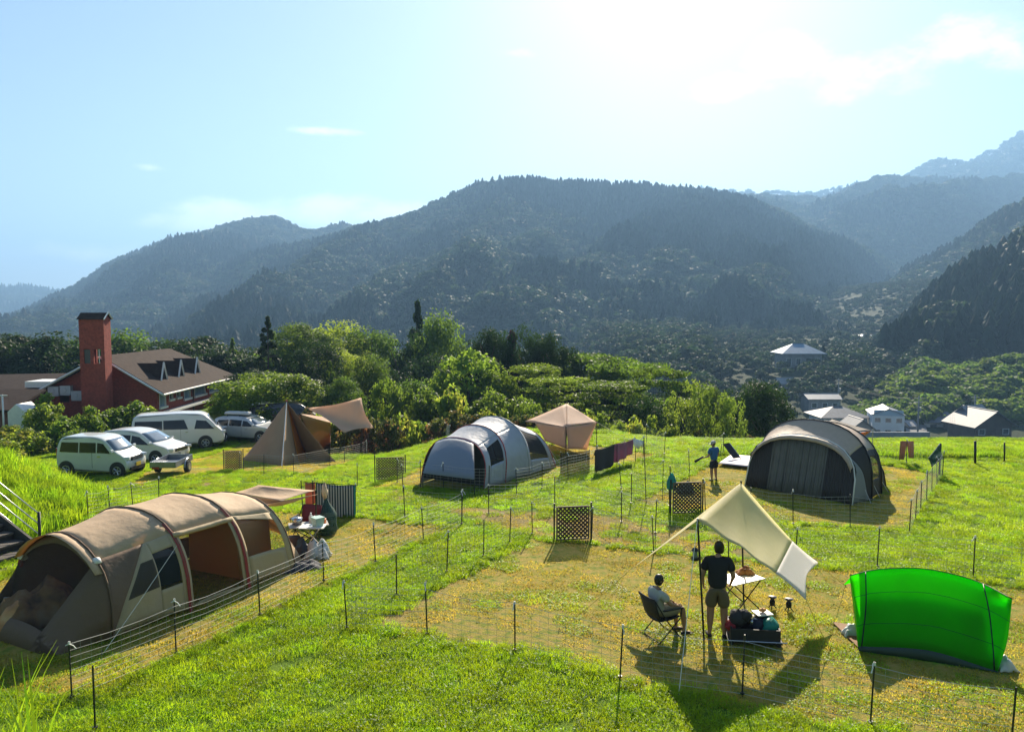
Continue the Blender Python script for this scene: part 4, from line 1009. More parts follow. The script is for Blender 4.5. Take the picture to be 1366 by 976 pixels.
# ================================================================ VEHICLES
M_tyre = mat('tyre_rubber', (.018, .018, .02), .85)
M_rim = mat('alloy_rim', (.45, .46, .47), .35, metal=.8)
M_cglass = mat('car_glass_dark', (.008, .009, .011), .08, spec=.45)
M_wglass = mat('windscreen_glass', (.10, .13, .16), .06, spec=1.0, coat=1.0)
M_plast = mat('black_trim_plastic', (.02, .02, .022), .5)
M_lamp = mat('headlamp_glass', (.65, .68, .70), .12, spec=.9, coat=.8)
M_tail = mat('tail_lamp', (.35, .02, .02), .2, coat=.6)
M_chrome = mat('chrome', (.65, .66, .68), .15, metal=1)
M_plate_y = mat('yellow_plate', (.70, .50, .04), .5)
M_plate_w = mat('white_plate', (.75, .75, .72), .5)
def paint(n, c, met=0.0): return mat(n, c, .32, metal=met, coat=.7, spec=.5, var=.03, vscale=1.2)
def car(name, label, cat, loc, rz, L, Wd, Ht, prof, belt, win_side, wheels, wr, pm, ws, rear, plate=None, roofin=.80, group=None, shade=None):
    """prof: side outline from rear bottom up over the roof to the front bottom, (x, z); nose at +x"""
    root = empty(name, loc, label, cat, group, rz)
    hw = Wd / 2
    def half(z):
        if z <= belt: return hw * (1 - .05 * max(0, (.45 - z)) / .45)
        return hw * (1 - (1 - roofin) * ((z - belt) / (Ht - belt)) ** 1.25)
    P = []                                   # densify the outline
    for i in range(len(prof)):
        a, b = prof[i], prof[(i + 1) % len(prof)]
        n = max(1, int(math.hypot(a[0] - b[0], a[1] - b[1]) / .16))
        for k in range(n): P.append((a[0] + (b[0] - a[0]) * k / n, a[1] + (b[1] - a[1]) * k / n))
    for _ in range(2):
        P = [((P[i - 1][0] + 2 * P[i][0] + P[(i + 1) % len(P)][0]) / 4, (P[i - 1][1] + 2 * P[i][1] + P[(i + 1) % len(P)][1]) / 4) for i in range(len(P))]
    cx = sum(p[0] for p in P) / len(P); cz = sum(p[1] for p in P) / len(P)
    fr = [(-1, .90), (-.985, .95), (-.93, .985), (-.7, 1), (0, 1.006), (.7, 1), (.93, .985), (.985, .95), (1, .90)]
    rows = []
    for y, s_ in fr:
        rows.append([Vector((cx + (x - cx) * (1 - (1 - s_) * .35), y * half(z), cz + (z - cz) * (1 - (1 - s_) * .8))) for x, z in P])
    m = MB(); m.grid(rows, close=True)
    n = len(P); m.f.append(tuple(range(n))); m.mi.append(0); m.f.append(tuple(reversed(range(8 * n, 9 * n)))); m.mi.append(0)
    # side skins, following the tumblehome, instead of a flat cap
    m.f = m.f[:-2]; m.mi = m.mi[:-2]
    zs = sorted({round(z, 3) for z in np.linspace(min(p[1] for p in P), max(p[1] for p in P), 14)})
    def span(z):
        xs_ = []
        Q = [(cx + (x - cx) * .965, cz + (zz - cz) * .92) for x, zz in P]
        for i in range(len(Q)):
            a, b = Q[i], Q[(i + 1) % len(Q)]
            if (a[1] - z) * (b[1] - z) <= 0 and a[1] != b[1]: xs_.append(a[0] + (b[0] - a[0]) * (z - a[1]) / (b[1] - a[1]))
        return (min(xs_), max(xs_)) if xs_ else None
    for sgn in (-1, 1):
        R = []
        for z in np.linspace(cz + (min(zs) - cz) * .919, cz + (max(zs) - cz) * .919, 18):
            sp_ = span(z)
            if sp_: R.append([Vector((sp_[0] + (sp_[1] - sp_[0]) * k / 10, sgn * half(cz + (z - cz) / .92), z)) for k in range(11)])
        m.grid(R)
    body = m.build('body', pm, root, smooth=True, local=True)
    def onside(x, z, s, d=.012): return Vector((x, s * (half(cz + (z - cz) / .92) + d), z))
    for s in (-1, 1):
        for wdw in win_side:
            m = MB(); nn = len(wdw); m.add([onside(x, z, s) for x, z in wdw] + [onside(x, z, s, -.03) for x, z in wdw], [tuple(range(nn))] + [(i, (i + 1) % nn, nn + (i + 1) % nn, nn + i) for i in range(nn)])
            m.build('side_window', M_cglass, root, local=True)
        m = MB(); m.box(onside(ws[0][0] - .12, belt + .12, s, .10), (.10, .18, .14)); m.build('mirror', pm, root, local=True, bevel=.03)
        for wx in wheels:
            m = MB(); m.disc((wx, s * (hw - .02), wr + .03), wr + .075, .10, (0, 1, 0), 26); m.build('wheel_well_shade', M_plast, root, local=True)  # near-black disc on the flank paints the shade of an uncut wheel well
            m = MB(); m.tube([(wx, s * (hw - .20), wr), (wx, s * (hw - .02), wr), (wx, s * (hw + .035), wr), (wx, s * (hw + .042), wr)], [wr, wr, wr * .97, wr * .72], 28); w_ = m.build('wheel', M_tyre, root, local=True)
            m = MB(); m.disc((wx, s * (hw + .04), wr), wr * .16, .05, (0, 1, 0), 12)
            m.tube([(wx + wr * .62 * math.cos(a), s * (hw + .045), wr + wr * .62 * math.sin(a)) for a in [i * PI / 10 for i in range(21)]], .022, 5)
            for k in range(5):
                a = k * 1.2566; m.tube([(wx, s * (hw + .045), wr), (wx + wr * .62 * math.cos(a), s * (hw + .05), wr + wr * .62 * math.sin(a))], .032, 4)
            m.build('rim', M_rim, w_, local=True)
        m = MB(); m.box((L / 2 * .0 + (wheels[0] + wheels[1]) / 2 + .35, s * (hw + .004), belt - .14), (.16, .03, .035)); m.build('door_handle', M_chrome if pm.name != 'x' else pm, root, local=True)
        for xd in ((wheels[0] + wheels[1]) / 2 + .02,):
            m = MB(); m.box((xd, s * (hw - .001), (belt + .32) / 2 + .05), (.012, .012, belt - .35)); m.build('door_seam', M_plast, root, local=True)
    def cross(p, q_, wk0, wk1, name, mt, out=.014):
        d = Vector((q_[0] - p[0], 0, q_[1] - p[1])).normalized(); nrm = Vector((d.z, 0, -d.x)) * out
        if (nrm.x < 0) != (p[0] < 0): nrm = -nrm
        r = []
        for k in range(6):
            t_ = k / 5; x = p[0] + (q_[0] - p[0]) * t_; z = p[1] + (q_[1] - p[1]) * t_; hh = half(z) * (wk0 + (wk1 - wk0) * t_)
            r.append([Vector((x, y * hh, z)) + nrm - Vector((.05 * (y * y) * (1 if p[0] > 0 else -1), 0, 0)) for y in (-1, -.5, 0, .5, 1)])
        m = MB(); m.grid(r); return m.build(name, mt, root, local=True, smooth=True, solid=.012)
    cross(ws[0], ws[1], .93, .88, 'windscreen', M_wglass)
    cross(rear[0], rear[1], .88, .84, 'rear_window', M_cglass)
    xf = max(p[0] for p in prof)
    for s in (-1, 1):
        m = MB(); m.box((xf - .12, s * hw * .78, belt - .22), (.26, hw * .34, .15), (0, 0, s * -.28)); m.build('headlight', M_lamp, root, local=True, bevel=.03)
        m = MB(); m.box((min(p[0] for p in prof) + .05, s * hw * .88, belt - .02), (.08, .12, .42)); m.build('tail_light', M_tail, root, local=True)
    m = MB()
    m.box((xf - .035, 0, belt - .26), (.1, hw * 1.05, .16))
    m.build('grille', M_plast, root, local=True)
    m = MB()
    for k in range(3): m.box((xf + .022, 0, belt - .32 + .06 * k), (.02, hw * 1.04, .018))
    m.build('grille_bar', M_chrome, root, local=True)
    m = MB(); m.box((xf - .03, 0, .34), (.12, hw * 1.35, .14)); m.build('bumper_intake', M_plast, root, local=True)
    if plate: MB().box((xf + .045, 0, .50), (.02, .33, .165)).build('number_plate', plate, root, local=True)
    return root
W_kei = paint('paint_pearl_white', (.62, .64, .60)); W_wh = paint('paint_white', (.66, .66, .64)); W_si = paint('paint_silver', (.50, .52, .53), .35); W_bk = paint('paint_black', (.02, .02, .025), .1)
def place(px, py): return G(px, py)
# ground line of the near side, through the two near wheels, gives position and heading
def car_pose(pr, pf, wheels, hw):
    a, b = G(*pr), G(*pf); d = (b - a); d.z = 0; ang = math.atan2(d.y, d.x); wb = d.length
    side = Vector((d.y, -d.x, 0)).normalized()        # right hand side of the car faces the camera
    mid = (a + b) / 2 - side * hw; off = Vector((math.cos(ang), math.sin(ang), 0)) * (wheels[0] + wheels[1]) / 2
    p = mid - off; z = Hs(p.x, p.y)
    print('car', pr, 'wheelbase seen', round(wb, 2), 'wanted', wheels[1] - wheels[0], 'ang', round(math.degrees(ang)))
    return Vector((p.x, p.y, z)), ang
# 1: boxy light van in front
k = [-1.20, 1.22]; loc, ang = car_pose((93, 634), (153, 635), k, .74)
car('parked_car', 'small boxy white van with dark windows and yellow number plate, nearest of the parked cars', 'car', loc, ang, 3.4, 1.48, 1.76,
    [(-1.62, .22), (-1.70, .55), (-1.68, 1.05), (-1.58, 1.60), (-1.45, 1.75), (0, 1.77), (.45, 1.72), (.62, 1.62), (1.16, 1.06), (1.58, .92), (1.69, .72), (1.70, .40), (1.62, .20)], 1.04,
    [[(-1.50, 1.08), (-.62, 1.06), (-.62, 1.50), (-1.42, 1.50)], [(-.56, 1.06), (.22, 1.06), (.20, 1.50), (-.56, 1.50)], [(.28, 1.06), (.92, 1.04), (.55, 1.46), (.28, 1.50)]],
    k, .29, W_kei, [(1.14, 1.12), (.66, 1.60)], [(-1.70, 1.08), (-1.60, 1.58)], M_plate_y, .88, 'cars parked on the grass')
# 2: sloping white minivan behind it
k = [-1.38, 1.42]; loc, ang = car_pose((147, 616), (206, 617), k, .86)
car('parked_car', 'white minivan with long sloping nose parked between the small boxy van and the long van', 'car', loc, ang, 4.7, 1.72, 1.72,
    [(-2.25, .25), (-2.34, .6), (-2.30, 1.05), (-2.10, 1.45), (-1.7, 1.66), (-.6, 1.74), (.1, 1.70), (.5, 1.58), (1.30, 1.08), (1.95, .94), (2.26, .78), (2.34, .50), (2.25, .22)], 1.0,
    [[(-2.0, 1.05), (-1.15, 1.03), (-1.15, 1.46), (-1.75, 1.44)], [(-1.08, 1.03), (-.1, 1.02), (-.1, 1.48), (-1.08, 1.48)], [(-.02, 1.02), (1.05, 1.02), (.42, 1.40), (-.02, 1.46)]],
    k, .33, W_wh, [(1.26, 1.13), (.52, 1.57)], [(-2.28, 1.08), (-2.05, 1.5)], M_plate_w, .80, 'cars parked on the grass')
# 3: long high van
k = [-1.30, 1.46]; loc, ang = car_pose((212, 601), (270, 598), k, .92)
car('parked_car', 'long white high roof van with a big dark rear side window, behind the white minivan', 'van', loc, ang, 5.2, 1.88, 2.15,
    [(-2.55, .3), (-2.62, .7), (-2.60, 1.2), (-2.50, 1.95), (-2.36, 2.10), (0, 2.16), (1.2, 2.10), (1.55, 1.98), (2.22, 1.22), (2.50, .98), (2.58, .60), (2.50, .28)], 1.18,
    [[(-2.42, 1.24), (-.9, 1.22), (-.9, 1.74), (-2.36, 1.76)], [(-.84, 1.22), (.52, 1.20), (.30, 1.76), (-.84, 1.76)], [(.86, 1.20), (1.98, 1.16), (1.52, 1.66), (.98, 1.72)]],
    k, .34, W_wh, [(2.16, 1.30), (1.60, 1.94)], [(-2.61, 1.25), (-2.52, 1.9)], M_plate_w, .84, 'cars parked on the grass')
# 4: silver wagon with roof box
k = [-1.35, 1.40]; loc, ang = car_pose((296, 588), (348, 591), k, .88)
c4 = car('parked_car', 'silver white wagon with loaded roof rack half hidden by the teepee tent', 'car', loc, ang, 4.7, 1.8, 1.58,
    [(-2.2, .28), (-2.32, .6), (-2.28, 1.0), (-1.95, 1.42), (-1.6, 1.56), (-.4, 1.60), (.35, 1.54), (1.10, 1.06), (2.0, .94), (2.28, .78), (2.34, .5), (2.25, .26)], .98,
    [[(-1.85, 1.03), (-.9, 1.02), (-.9, 1.38), (-1.6, 1.36)], [(-.83, 1.02), (.05, 1.01), (.05, 1.38), (-.83, 1.40)], [(.12, 1.01), (.90, 1.01), (.42, 1.32), (.12, 1.36)]],
    k, .34, W_si, [(1.05, 1.11), (.42, 1.48)], [(-2.24, 1.04), (-1.98, 1.38)], M_plate_w, .80, 'cars parked on the grass')
m = MB()
for x in (-1.1, -.2): m.tube([(x, -.62, 1.56), (x, -.62, 1.66), (x, .62, 1.66), (x, .62, 1.56)], .02, 5)
m.build('roof_rack', M_plast, c4, local=True)
m = MB(); m.box((-.6, -.2, 1.76), (1.7, .6, .16), taper=(.92, .85)); m.build('roof_load', mat('roof_load_white', (.55, .55, .53), .6), c4, local=True, bevel=.05)
# 5: black van behind the teepee
k = [-1.5, 1.5]; loc, ang = car_pose((345, 577), (420, 573), k, .92)
car('parked_car', 'large black van parked in front of the trimmed hedge, mostly behind the teepee tent', 'van', loc, ang, 5.0, 1.85, 1.95,
    [(-2.45, .3), (-2.55, .7), (-2.52, 1.2), (-2.40, 1.75), (-2.2, 1.90), (0, 1.96), (.8, 1.88), (1.1, 1.76), (1.75, 1.16), (2.3, 1.02), (2.5, .8), (2.5, .3)], 1.12,
    [[(-2.3, 1.18), (-.9, 1.16), (-.9, 1.60), (-2.25, 1.62)], [(-.84, 1.16), (.3, 1.15), (.3, 1.60), (-.84, 1.62)], [(.38, 1.15), (1.5, 1.14), (.98, 1.55), (.38, 1.60)]],
    k, .34, W_bk, [(1.70, 1.22), (1.12, 1.74)], [(-2.54, 1.2), (-2.42, 1.7)], M_plate_w, .84, 'cars parked on the grass')
# 6: low grey trailer
a, b = G(207, 640), G(250, 624); ang = math.atan2(b.y - a.y, b.x - a.x); mid = (a + b) / 2
tr = empty('trailer', (mid.x, mid.y, Hs(mid.x, mid.y)), 'low grey metal trailer standing in front of the parked cars', 'trailer', None, ang)
M_gal = mat('galvanised_sheet', (.30, .32, .35), .4, metal=.75, var=.15, vscale=3)
m = MB(); m.box((0, 0, .42), (1.9, 1.1, .05)); m.build('floor', M_gal, tr, local=True)
for s in (-1, 1):
    m = MB(); m.box((0, s * .55, .53), (1.9, .035, .26)); m.build('side_board', M_gal, tr, local=True)
    m = MB(); m.tube([(.33 * math.cos(a_) + .1, s * .66, .27 + .36 * math.sin(a_)) for a_ in [PI * i / 8 for i in range(9)]], .035, 4); m.build('mudguard', M_gal, tr, local=True)
    m = MB(); m.disc((.1, s * .66, .26), .26, .16, (0, 1, 0), 20); w_ = m.build('wheel', M_tyre, tr, local=True); MB().disc((.1, s * .75, .26), .15, .03, (0, 1, 0), 14).build('rim', M_rim, w_, local=True)
for s in (-1, 1): MB().box((s * .955, 0, .53), (.035, 1.06, .26)).build('end_board', M_gal, tr, local=True)
m = MB(); m.tube([(.9, 0, .36), (2.1, 0, .36)], .035, 6); m.tube([(2.0, 0, .4), (2.0, 0, .02)], .02, 6); m.build('drawbar', M_gal, tr, local=True)
m = MB(); m.box((-.99, .3, .40), (.04, .3, .1)); m.build('tail_light', M_tail, tr, local=True)
# ================================================================ TENTS AND TARPS
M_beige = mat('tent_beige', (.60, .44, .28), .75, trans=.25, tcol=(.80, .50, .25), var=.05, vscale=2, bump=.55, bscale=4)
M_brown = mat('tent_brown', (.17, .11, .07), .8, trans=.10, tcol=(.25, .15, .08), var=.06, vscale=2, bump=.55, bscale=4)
M_cream2 = mat('tent_cream_side', (.50, .40, .25), .8, trans=.2, tcol=(.75, .5, .25), bump=.55, bscale=4)
M_red = mat('webbing_red', (.28, .03, .03), .7)
M_mesh = mat('insect_mesh', (.02, .02, .02), .8, alpha=.42)
M_meshd = mat('insect_mesh_dark', (.015, .015, .018), .8, alpha=.70)
M_inner = mat('inner_tent_gold', (.62, .36, .12), .8, trans=.4, tcol=(1.0, .55, .15), bump=.3, bscale=5)
M_cord = mat('guy_line', (.75, .72, .62), .7)
M_cordy = mat('guy_line_yellow', (.65, .45, .05), .6)
M_pole = mat('black_pole', (.015, .015, .017), .4, metal=.3)
M_apole = mat('aluminium_pole', (.5, .5, .5), .35, metal=.8)
def rib(o, u, v, uf, ua, W, Hh, n=17, p=.72, z0=0.0, q2=.62, vs=0.0):
    """arch from the left foot over the apex to the right foot; feet at uf, apex at ua along the axis"""
    r = []
    for i in range(n):
        a = PI * i / (n - 1); c, s = math.cos(a), math.sin(a)
        x = -W / 2 * math.copysign(abs(c) ** p, c); z = Hh * s ** q2
        uu = uf + (ua - uf) * (z / Hh if Hh else 0)
        w = o + u * uu + v * (x + vs); w.z = Hs(w.x, w.y) * (1 - z / max(Hh, .01)) + o.z * (z / max(Hh, .01)) + z + z0
        r.append(w)
    return r
def sag(ra, rb, n, k=.04, center=None):
    """rows between two ribs, cloth drawn in between the poles"""
    rows = []
    m_ = sum(ra + rb, Vector()) / (len(ra) + len(rb)); m_.z *= .6
    for i in range(n + 1):
        t_ = i / n; s = 4 * t_ * (1 - t_) * k
        rows.append([p.lerp(q_, t_).lerp(m_, s) for p, q_ in zip(ra, rb)])
    return rows
def polypts(rows): return rows
def guy(name, a, b, label, mt=M_cord, r=.006, group=None, peg=True):
    root = empty(name, b, label, 'rope', group)
    MB().tube([a, a.lerp(b, .5) - Vector((0, 0, .02)), b], r, 4).build('cord', mt, root)
    if peg: MB().tube([b + Vector((0, 0, .07)), b - Vector((.02, .05, .06))], .007, 5).build('peg', M_pole, root)
    return root
def lines(mb, pts, r, n=5): mb.tube(pts, r, n)
def sub(rows, i0, i1): return [r[i0:i1 + 1] for r in rows]

class Surf:
    """cloth between two ribs: point at (s across the bay 0..1, a along the arch 0..1)"""
    def __init__(s, ra, rb, k=.035): s.a, s.b, s.k = ra, rb, k; s.c = sum(ra + rb, Vector()) / (len(ra) + len(rb)); s.c.z *= .6
    @staticmethod
    def at(R, t):
        t = min(max(t, 0), 1) * (len(R) - 1); i = min(int(t), len(R) - 2); f = t - i
        p1, p2 = R[i], R[i + 1]; p0 = R[i - 1] if i > 0 else 2 * p1 - p2; p3 = R[i + 2] if i + 2 < len(R) else 2 * p2 - p1
        return .5 * ((2 * p1) + (p2 - p0) * f + (2 * p0 - 5 * p1 + 4 * p2 - p3) * f * f + (3 * p1 - p0 - 3 * p2 + p3) * f ** 3)
    def __call__(s, t, a, off=0.0):
        p = s.at(s.a, a).lerp(s.at(s.b, a), t); p = p.lerp(s.c, s.k * 4 * t * (1 - t))
        return p + (p - s.c).normalized() * off if off else p
    def patch(s, mb, s0, s1, a0, a1, n=8, m=10, off=0.0):
        fn = lambda q_: q_ if callable(q_) else (lambda *_: q_)
        S0, S1, A0, A1 = fn(s0), fn(s1), fn(a0), fn(a1); rows = []
        for i in range(n + 1):
            r = []
            for j in range(m + 1):
                u_, w_ = i / n, j / m
                am = (A0(.5) if not callable(a0) else None)
                # straight bounds unless functions are given; a-bounds may depend on s, s-bounds on a
                if callable(a0) or callable(a1):
                    t = S0(0) + (S1(0) - S0(0)) * u_; a = A0(t) + (A1(t) - A0(t)) * w_
                else:
                    a = A0(0) + (A1(0) - A0(0)) * w_; t = S0(a) + (S1(a) - S0(a)) * u_
                r.append(s(t, a, off))
            rows.append(r)
        mb.grid(rows)
def window(S, cl, wn, s0, s1, top, bot, a_lo, a_hi, n=8, sA=0.0, sB=1.0):
    """cloth in cl with a clean edged window in wn (arch fraction grows downwards on the right)"""
    S.patch(cl, sA, s0, a_lo, a_hi, 3, 14); S.patch(cl, s1, sB, a_lo, a_hi, 3, 14)
    S.patch(cl, s0, s1, lambda t: a_lo, top, n, 5); S.patch(cl, s0, s1, bot, lambda t: a_hi, n, 5); S.patch(wn, s0, s1, top, bot, n, 6, -.004)
# ---- 1: tunnel tent, near left
BR, FR = G(150, 852), G(408, 757)
u = (FR - BR); u.z = 0; Lt = u.length; u.normalize(); v = Vector((u.y, -u.x, 0)); v = (v + Vector((.06, .10, 0))).normalized(); Wt = 2.85
O = Vector((BR.x, BR.y, 0)) - v * Wt / 2; O.z = Hs(O.x, O.y)
T1 = empty('tunnel_tent', O + u * Lt / 2, 'long beige and brown tunnel tent with open mesh doors at the lower left', 'tent')
print('tunnel length', Lt)
R0 = rib(O, u, v, .0, .12, Wt, 1.70, p=1.2, q2=.72); R1 = rib(O, u, v, 1.55, 1.45, Wt + .1, 1.88, p=.84); R2 = rib(O, u, v, 2.95, 2.75, Wt + .1, 1.90, p=.78); R3 = rib(O, u, v, 4.35, 3.95, Wt - .1, 1.68, p=.78); 
RB = rib(O, u, v, Lt + .35, Lt - .05, Wt - .9, .75, p=.62)
FRN = [Vector((p.x, p.y, Hs(p.x, p.y))) for p in [O - u * .95 + v * (-Wt / 2 * .88 + Wt * .88 * i / 16) for i in range(17)]]
S01, S12, S23, S3B = sag(R0, R1, 8, .035), sag(R1, R2, 8, .035), sag(R2, R3, 8, .035), sag(R3, RB, 8, .03)
m = MB()
for S in (S01, S12, S23): m.grid(sub(S, 4, 12))
m.grid(S3B)
m.build('roof', M_beige, T1, smooth=True, solid=.006)
m = MB()      # brow over the front mesh
BRW = [p + (-u * .22 * math.sin(PI * i / 16) ** .6) + Vector((0, 0, .015)) for i, p in enumerate(R0)]
m.grid(sag(R0[3:14], BRW[3:14], 2, 0)); m.build('front_brow', M_beige, T1, smooth=True, solid=.006)
m = MB()      # left wall
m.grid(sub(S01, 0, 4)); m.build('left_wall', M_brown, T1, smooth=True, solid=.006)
# front panel with big mesh window: ring of cloth around the mesh
FP = [[a.lerp(b, t_) for a, b in zip(FRN, R0)] for t_ in [i / 10 for i in range(11)]]
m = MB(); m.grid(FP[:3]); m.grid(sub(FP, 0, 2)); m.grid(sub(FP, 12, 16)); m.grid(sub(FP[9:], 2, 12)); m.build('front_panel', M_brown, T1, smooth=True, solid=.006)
m = MB(); m.grid(sub(FP[2:10], 2, 12)); m.build('front_mesh', M_mesh, T1, smooth=True)
# right wall pieces: cream cloth below, mesh windows above, per bay
def densify(S, k):
    out = []
    for r in S:
        n = []
        for a, b in zip(r[:-1], r[1:]):
            for j in range(k): n.append(a.lerp(b, j / k))
        out.append(n + [r[-1]])
    return out
F01, F12, F23 = Surf(R0, R1), Surf(R1, R2), Surf(R2, R3)
cl, wn, br_ = MB(), MB(), MB()
seam = lambda a: max(.0, .62 * (1 - (a - .75) / .25)) + .0
F01.patch(br_, 0, seam, .75, .995, 8, 14); br_.build('front_corner_panel', M_brown, T1, smooth=True, solid=.006, weld=True)
for S in (F12, F23):
    cl, wn = MB(), MB(); window(S, cl, wn, .08, .92, lambda t: .05, lambda t: .20, .0, .25)
    cl.build('left_wall', M_brown, T1, smooth=True, solid=.006, weld=True); wn.build('left_mesh', mat('insect_mesh_light', (.04, .04, .03), .8, alpha=.32), T1)
cl, wn = MB(), MB()
# first bay: cream cloth right of the leaning seam, window above
F01.patch(cl, seam, lambda a: max(seam(a), .66), .75, .995, 3, 14)
window(F01, cl, wn, .66, .94, lambda t: .81, lambda t: .945, .75, .995, 8, .66, 1.0)
w_ = cl.build('side_wall', M_cream2, T1, smooth=True, solid=.006, weld=True); wn.build('mesh_window', M_mesh, T1, weld=True)
wn2 = MB(); F01.patch(wn2, lambda a: seam(a) + .05,   .64, .83, .935, 5, 8, .012); wn2.build('mesh_window', M_meshd, T1)
cl, wn = MB(), MB(); window(F12, cl, wn, .07, .93, lambda t: .775, lambda t: .99, .75, .995)
cl.build('side_wall', M_cream2, T1, smooth=True, solid=.006, weld=True); wn.build('mesh_door', mat('insect_mesh_thin', (.03, .03, .02), .8, alpha=.22), T1)
cl, wn = MB(), MB(); window(F23, cl, wn, .08, .90, lambda t: .775 + .06 * max(0, t - .3) ** 1.5, lambda t: .94, .75, .995)
cl.build('side_wall', M_cream2, T1, smooth=True, solid=.006, weld=True); wn.build('mesh_window', mat('insect_mesh_light', (.04, .04, .03), .8, alpha=.32), T1)
for R in (R0, R1, R2, R3):
    m = MB(); m.tube([p + (p - O).normalized() * .012 for p in R], .018, 5); m.build('pole', M_brown, T1, smooth=True)
for R in (R1, R2):
    m = MB(); a = [p + v * .02 for p in R[11:]]; m.grid([[p - u * .035 for p in a], [p + u * .035 for p in a]]); m.build('red_webbing', M_red, T1, solid=.006)
m = MB(); m.tube([F12(i / 8, .768, .02) for i in range(9)], .05, 6); m.build('rolled_door', M_cream2, T1, smooth=True)
# interior: gold inner tent at the far end, ground sheet, heap of bedding
c0 = O + u * 3.25 - v * .15; rows = []
for uu in (0, .9):
    rows.append([c0 + u * uu + v * x + Vector((0, 0, z)) for x, z in ((-.45, .02), (-.45, 1.45), (-.2, 1.5), (.4, 1.5), (.95, 1.2), (1.05, .02))])
m = MB(); m.grid(rows); m.fan(rows[0]); m.fan(rows[1]); m.build('inner_tent', M_inner, T1, solid=.006)
m = MB(); rows = [[drop(O + u * (.2 + .25 * j) + v * x, .05) for x in (-1.2, -.6, 0, .6, 1.2)] for j in range(5)]
m.grid(rows).build('ground_sheet', mat('dark_groundsheet', (.03, .03, .035), .7), T1)
def draped(name, c, sx, sy, hgt, mt, label, cat, seed=0, parent=None, rz=0):
    q = np.random.default_rng(seed); n = 15; rows = []
    ph = q.uniform(0, 6, 6)
    for i in range(n):
        r = []
        for j in range(n):
            a, b = i / (n - 1) * 2 - 1, j / (n - 1) * 2 - 1
            z = hgt * max(0, (1 - abs(a) ** 2.4) * (1 - abs(b) ** 2.4)) * (1 + .25 * math.sin(a * 5 + ph[0] + b * 3) + .18 * math.sin(b * 8 + ph[1] + a * 4) + .1 * math.sin(a * 13 + ph[2]))
            r.append((a * sx / 2 * (1 + .08 * math.sin(b * 6 + ph[3])), b * sy / 2 * (1 + .08 * math.sin(a * 6 + ph[4])), z + .01))
        rows.append(r)
    o = MB().grid(rows).build(name, mt, None, smooth=True, solid=.01); o.location = c; o.rotation_euler = (0, 0, rz)
    if label: tag(o, label, cat)
    return o
M_blanket = mat('orange_brown_blanket', (.42, .20, .09), .85, cols=[(.20, .10, .06), (.48, .24, .10), (.55, .36, .2)], vscale=3)
draped('blanket', O - u * .15 + v * -.3 + Vector((0, 0, .08)), 1.5, 1.0, .62, M_blanket, 'rumpled orange brown blanket seen through the front mesh of the tunnel tent', 'blanket', 4, rz=.4)
draped('white_bag', O - u * .35 + v * -.75 + Vector((0, 0, .06)), .5, .4, .4, mat('white_bag_cloth', (.6, .58, .55), .8), 'pale bag lying behind the front mesh of the tunnel tent', 'bag', 5)
draped('dark_bag', O + u * 1.0 + v * .2 + Vector((0, 0, .05)), 1.0, .8, .75, mat('dark_bag_cloth', (.03, .03, .035), .8), 'dark gear heap behind the first side window of the tunnel tent', 'bag', 6)
bxp = O + u * 2.3 + v * -.35
m = MB(); m.box(drop(bxp, .35), (.7, .5, .62), (0, 0, .9)); o = m.build('storage_box', mat('dark_teal_box', (.03, .06, .07), .6), bevel=.03); tag(o, 'dark storage box standing inside the open side door of the tunnel tent', 'box')
# red and white ties at the top front corners
for k_, lb in ((3, 'left'), (12, 'right')):
    m = MB(); p = R0[k_]; m.blob(p + Vector((0, 0, -.02)), (.10, .07, .07), 8, 5, .15, 3); m.build('tie', M_wtrim, T1, smooth=True); MB().blob(p + Vector((-.03, -.03, -.12)), (.05, .05, .09), 8, 5, .15, 4).build('red_tag', M_red, T1, smooth=True)
guy('guy_line', R1[13], G(137, 872), 'pale guy line from the front hoop of the tunnel tent to the grass')
# canopy stretched from the tunnel tent to the right
C1 = empty('canopy', G(395, 690), 'beige canopy flap stretched rightwards from the tunnel tent roof', 'tarp')
ca = [A(312, 657, 18.2), A(345, 646.5, 18.6), A(420, 654, 18.9), A(424, 659, 18.6), A(375, 668, 18.0), A(342, 676, 17.6)]
def coons(P, n=10, sagz=0.0, seed=0, curve=0.0):
    """sheet through 4 corners with drawn-in edges"""
    a, b, c, d = P; rows = []
    for i in range(n + 1):
        s = i / n; r = []
        for j in range(n + 1):
            t_ = j / n; p = (a.lerp(b, s)).lerp(d.lerp(c, s), t_)
            k1 = 4 * s * (1 - s); k2 = 4 * t_ * (1 - t_); cen = (a + b + c + d) / 4
            w = curve * (k1 * abs(2 * t_ - 1) ** 2 + k2 * abs(2 * s - 1) ** 2)
            p = p.lerp(cen, w); p = p + Vector((0, 0, -sagz * k1 * k2)); r.append(p)
        rows.append(r)
    return rows
m = MB(); m.grid(coons((ca[0], ca[1], ca[2], ca[4]), 8, .05, curve=.04)); m.grid(coons((ca[0], ca[4], ca[3], ca[5]), 8, .18, curve=.05))
m.build('canopy_cloth', M_beige, C1, smooth=True, solid=.005)
e = A(421, 656, 18.8); m = MB(); m.tube([e + Vector((0, 0, .05)), drop(e)], .016, 6); m.build('pole', M_pole, C1)

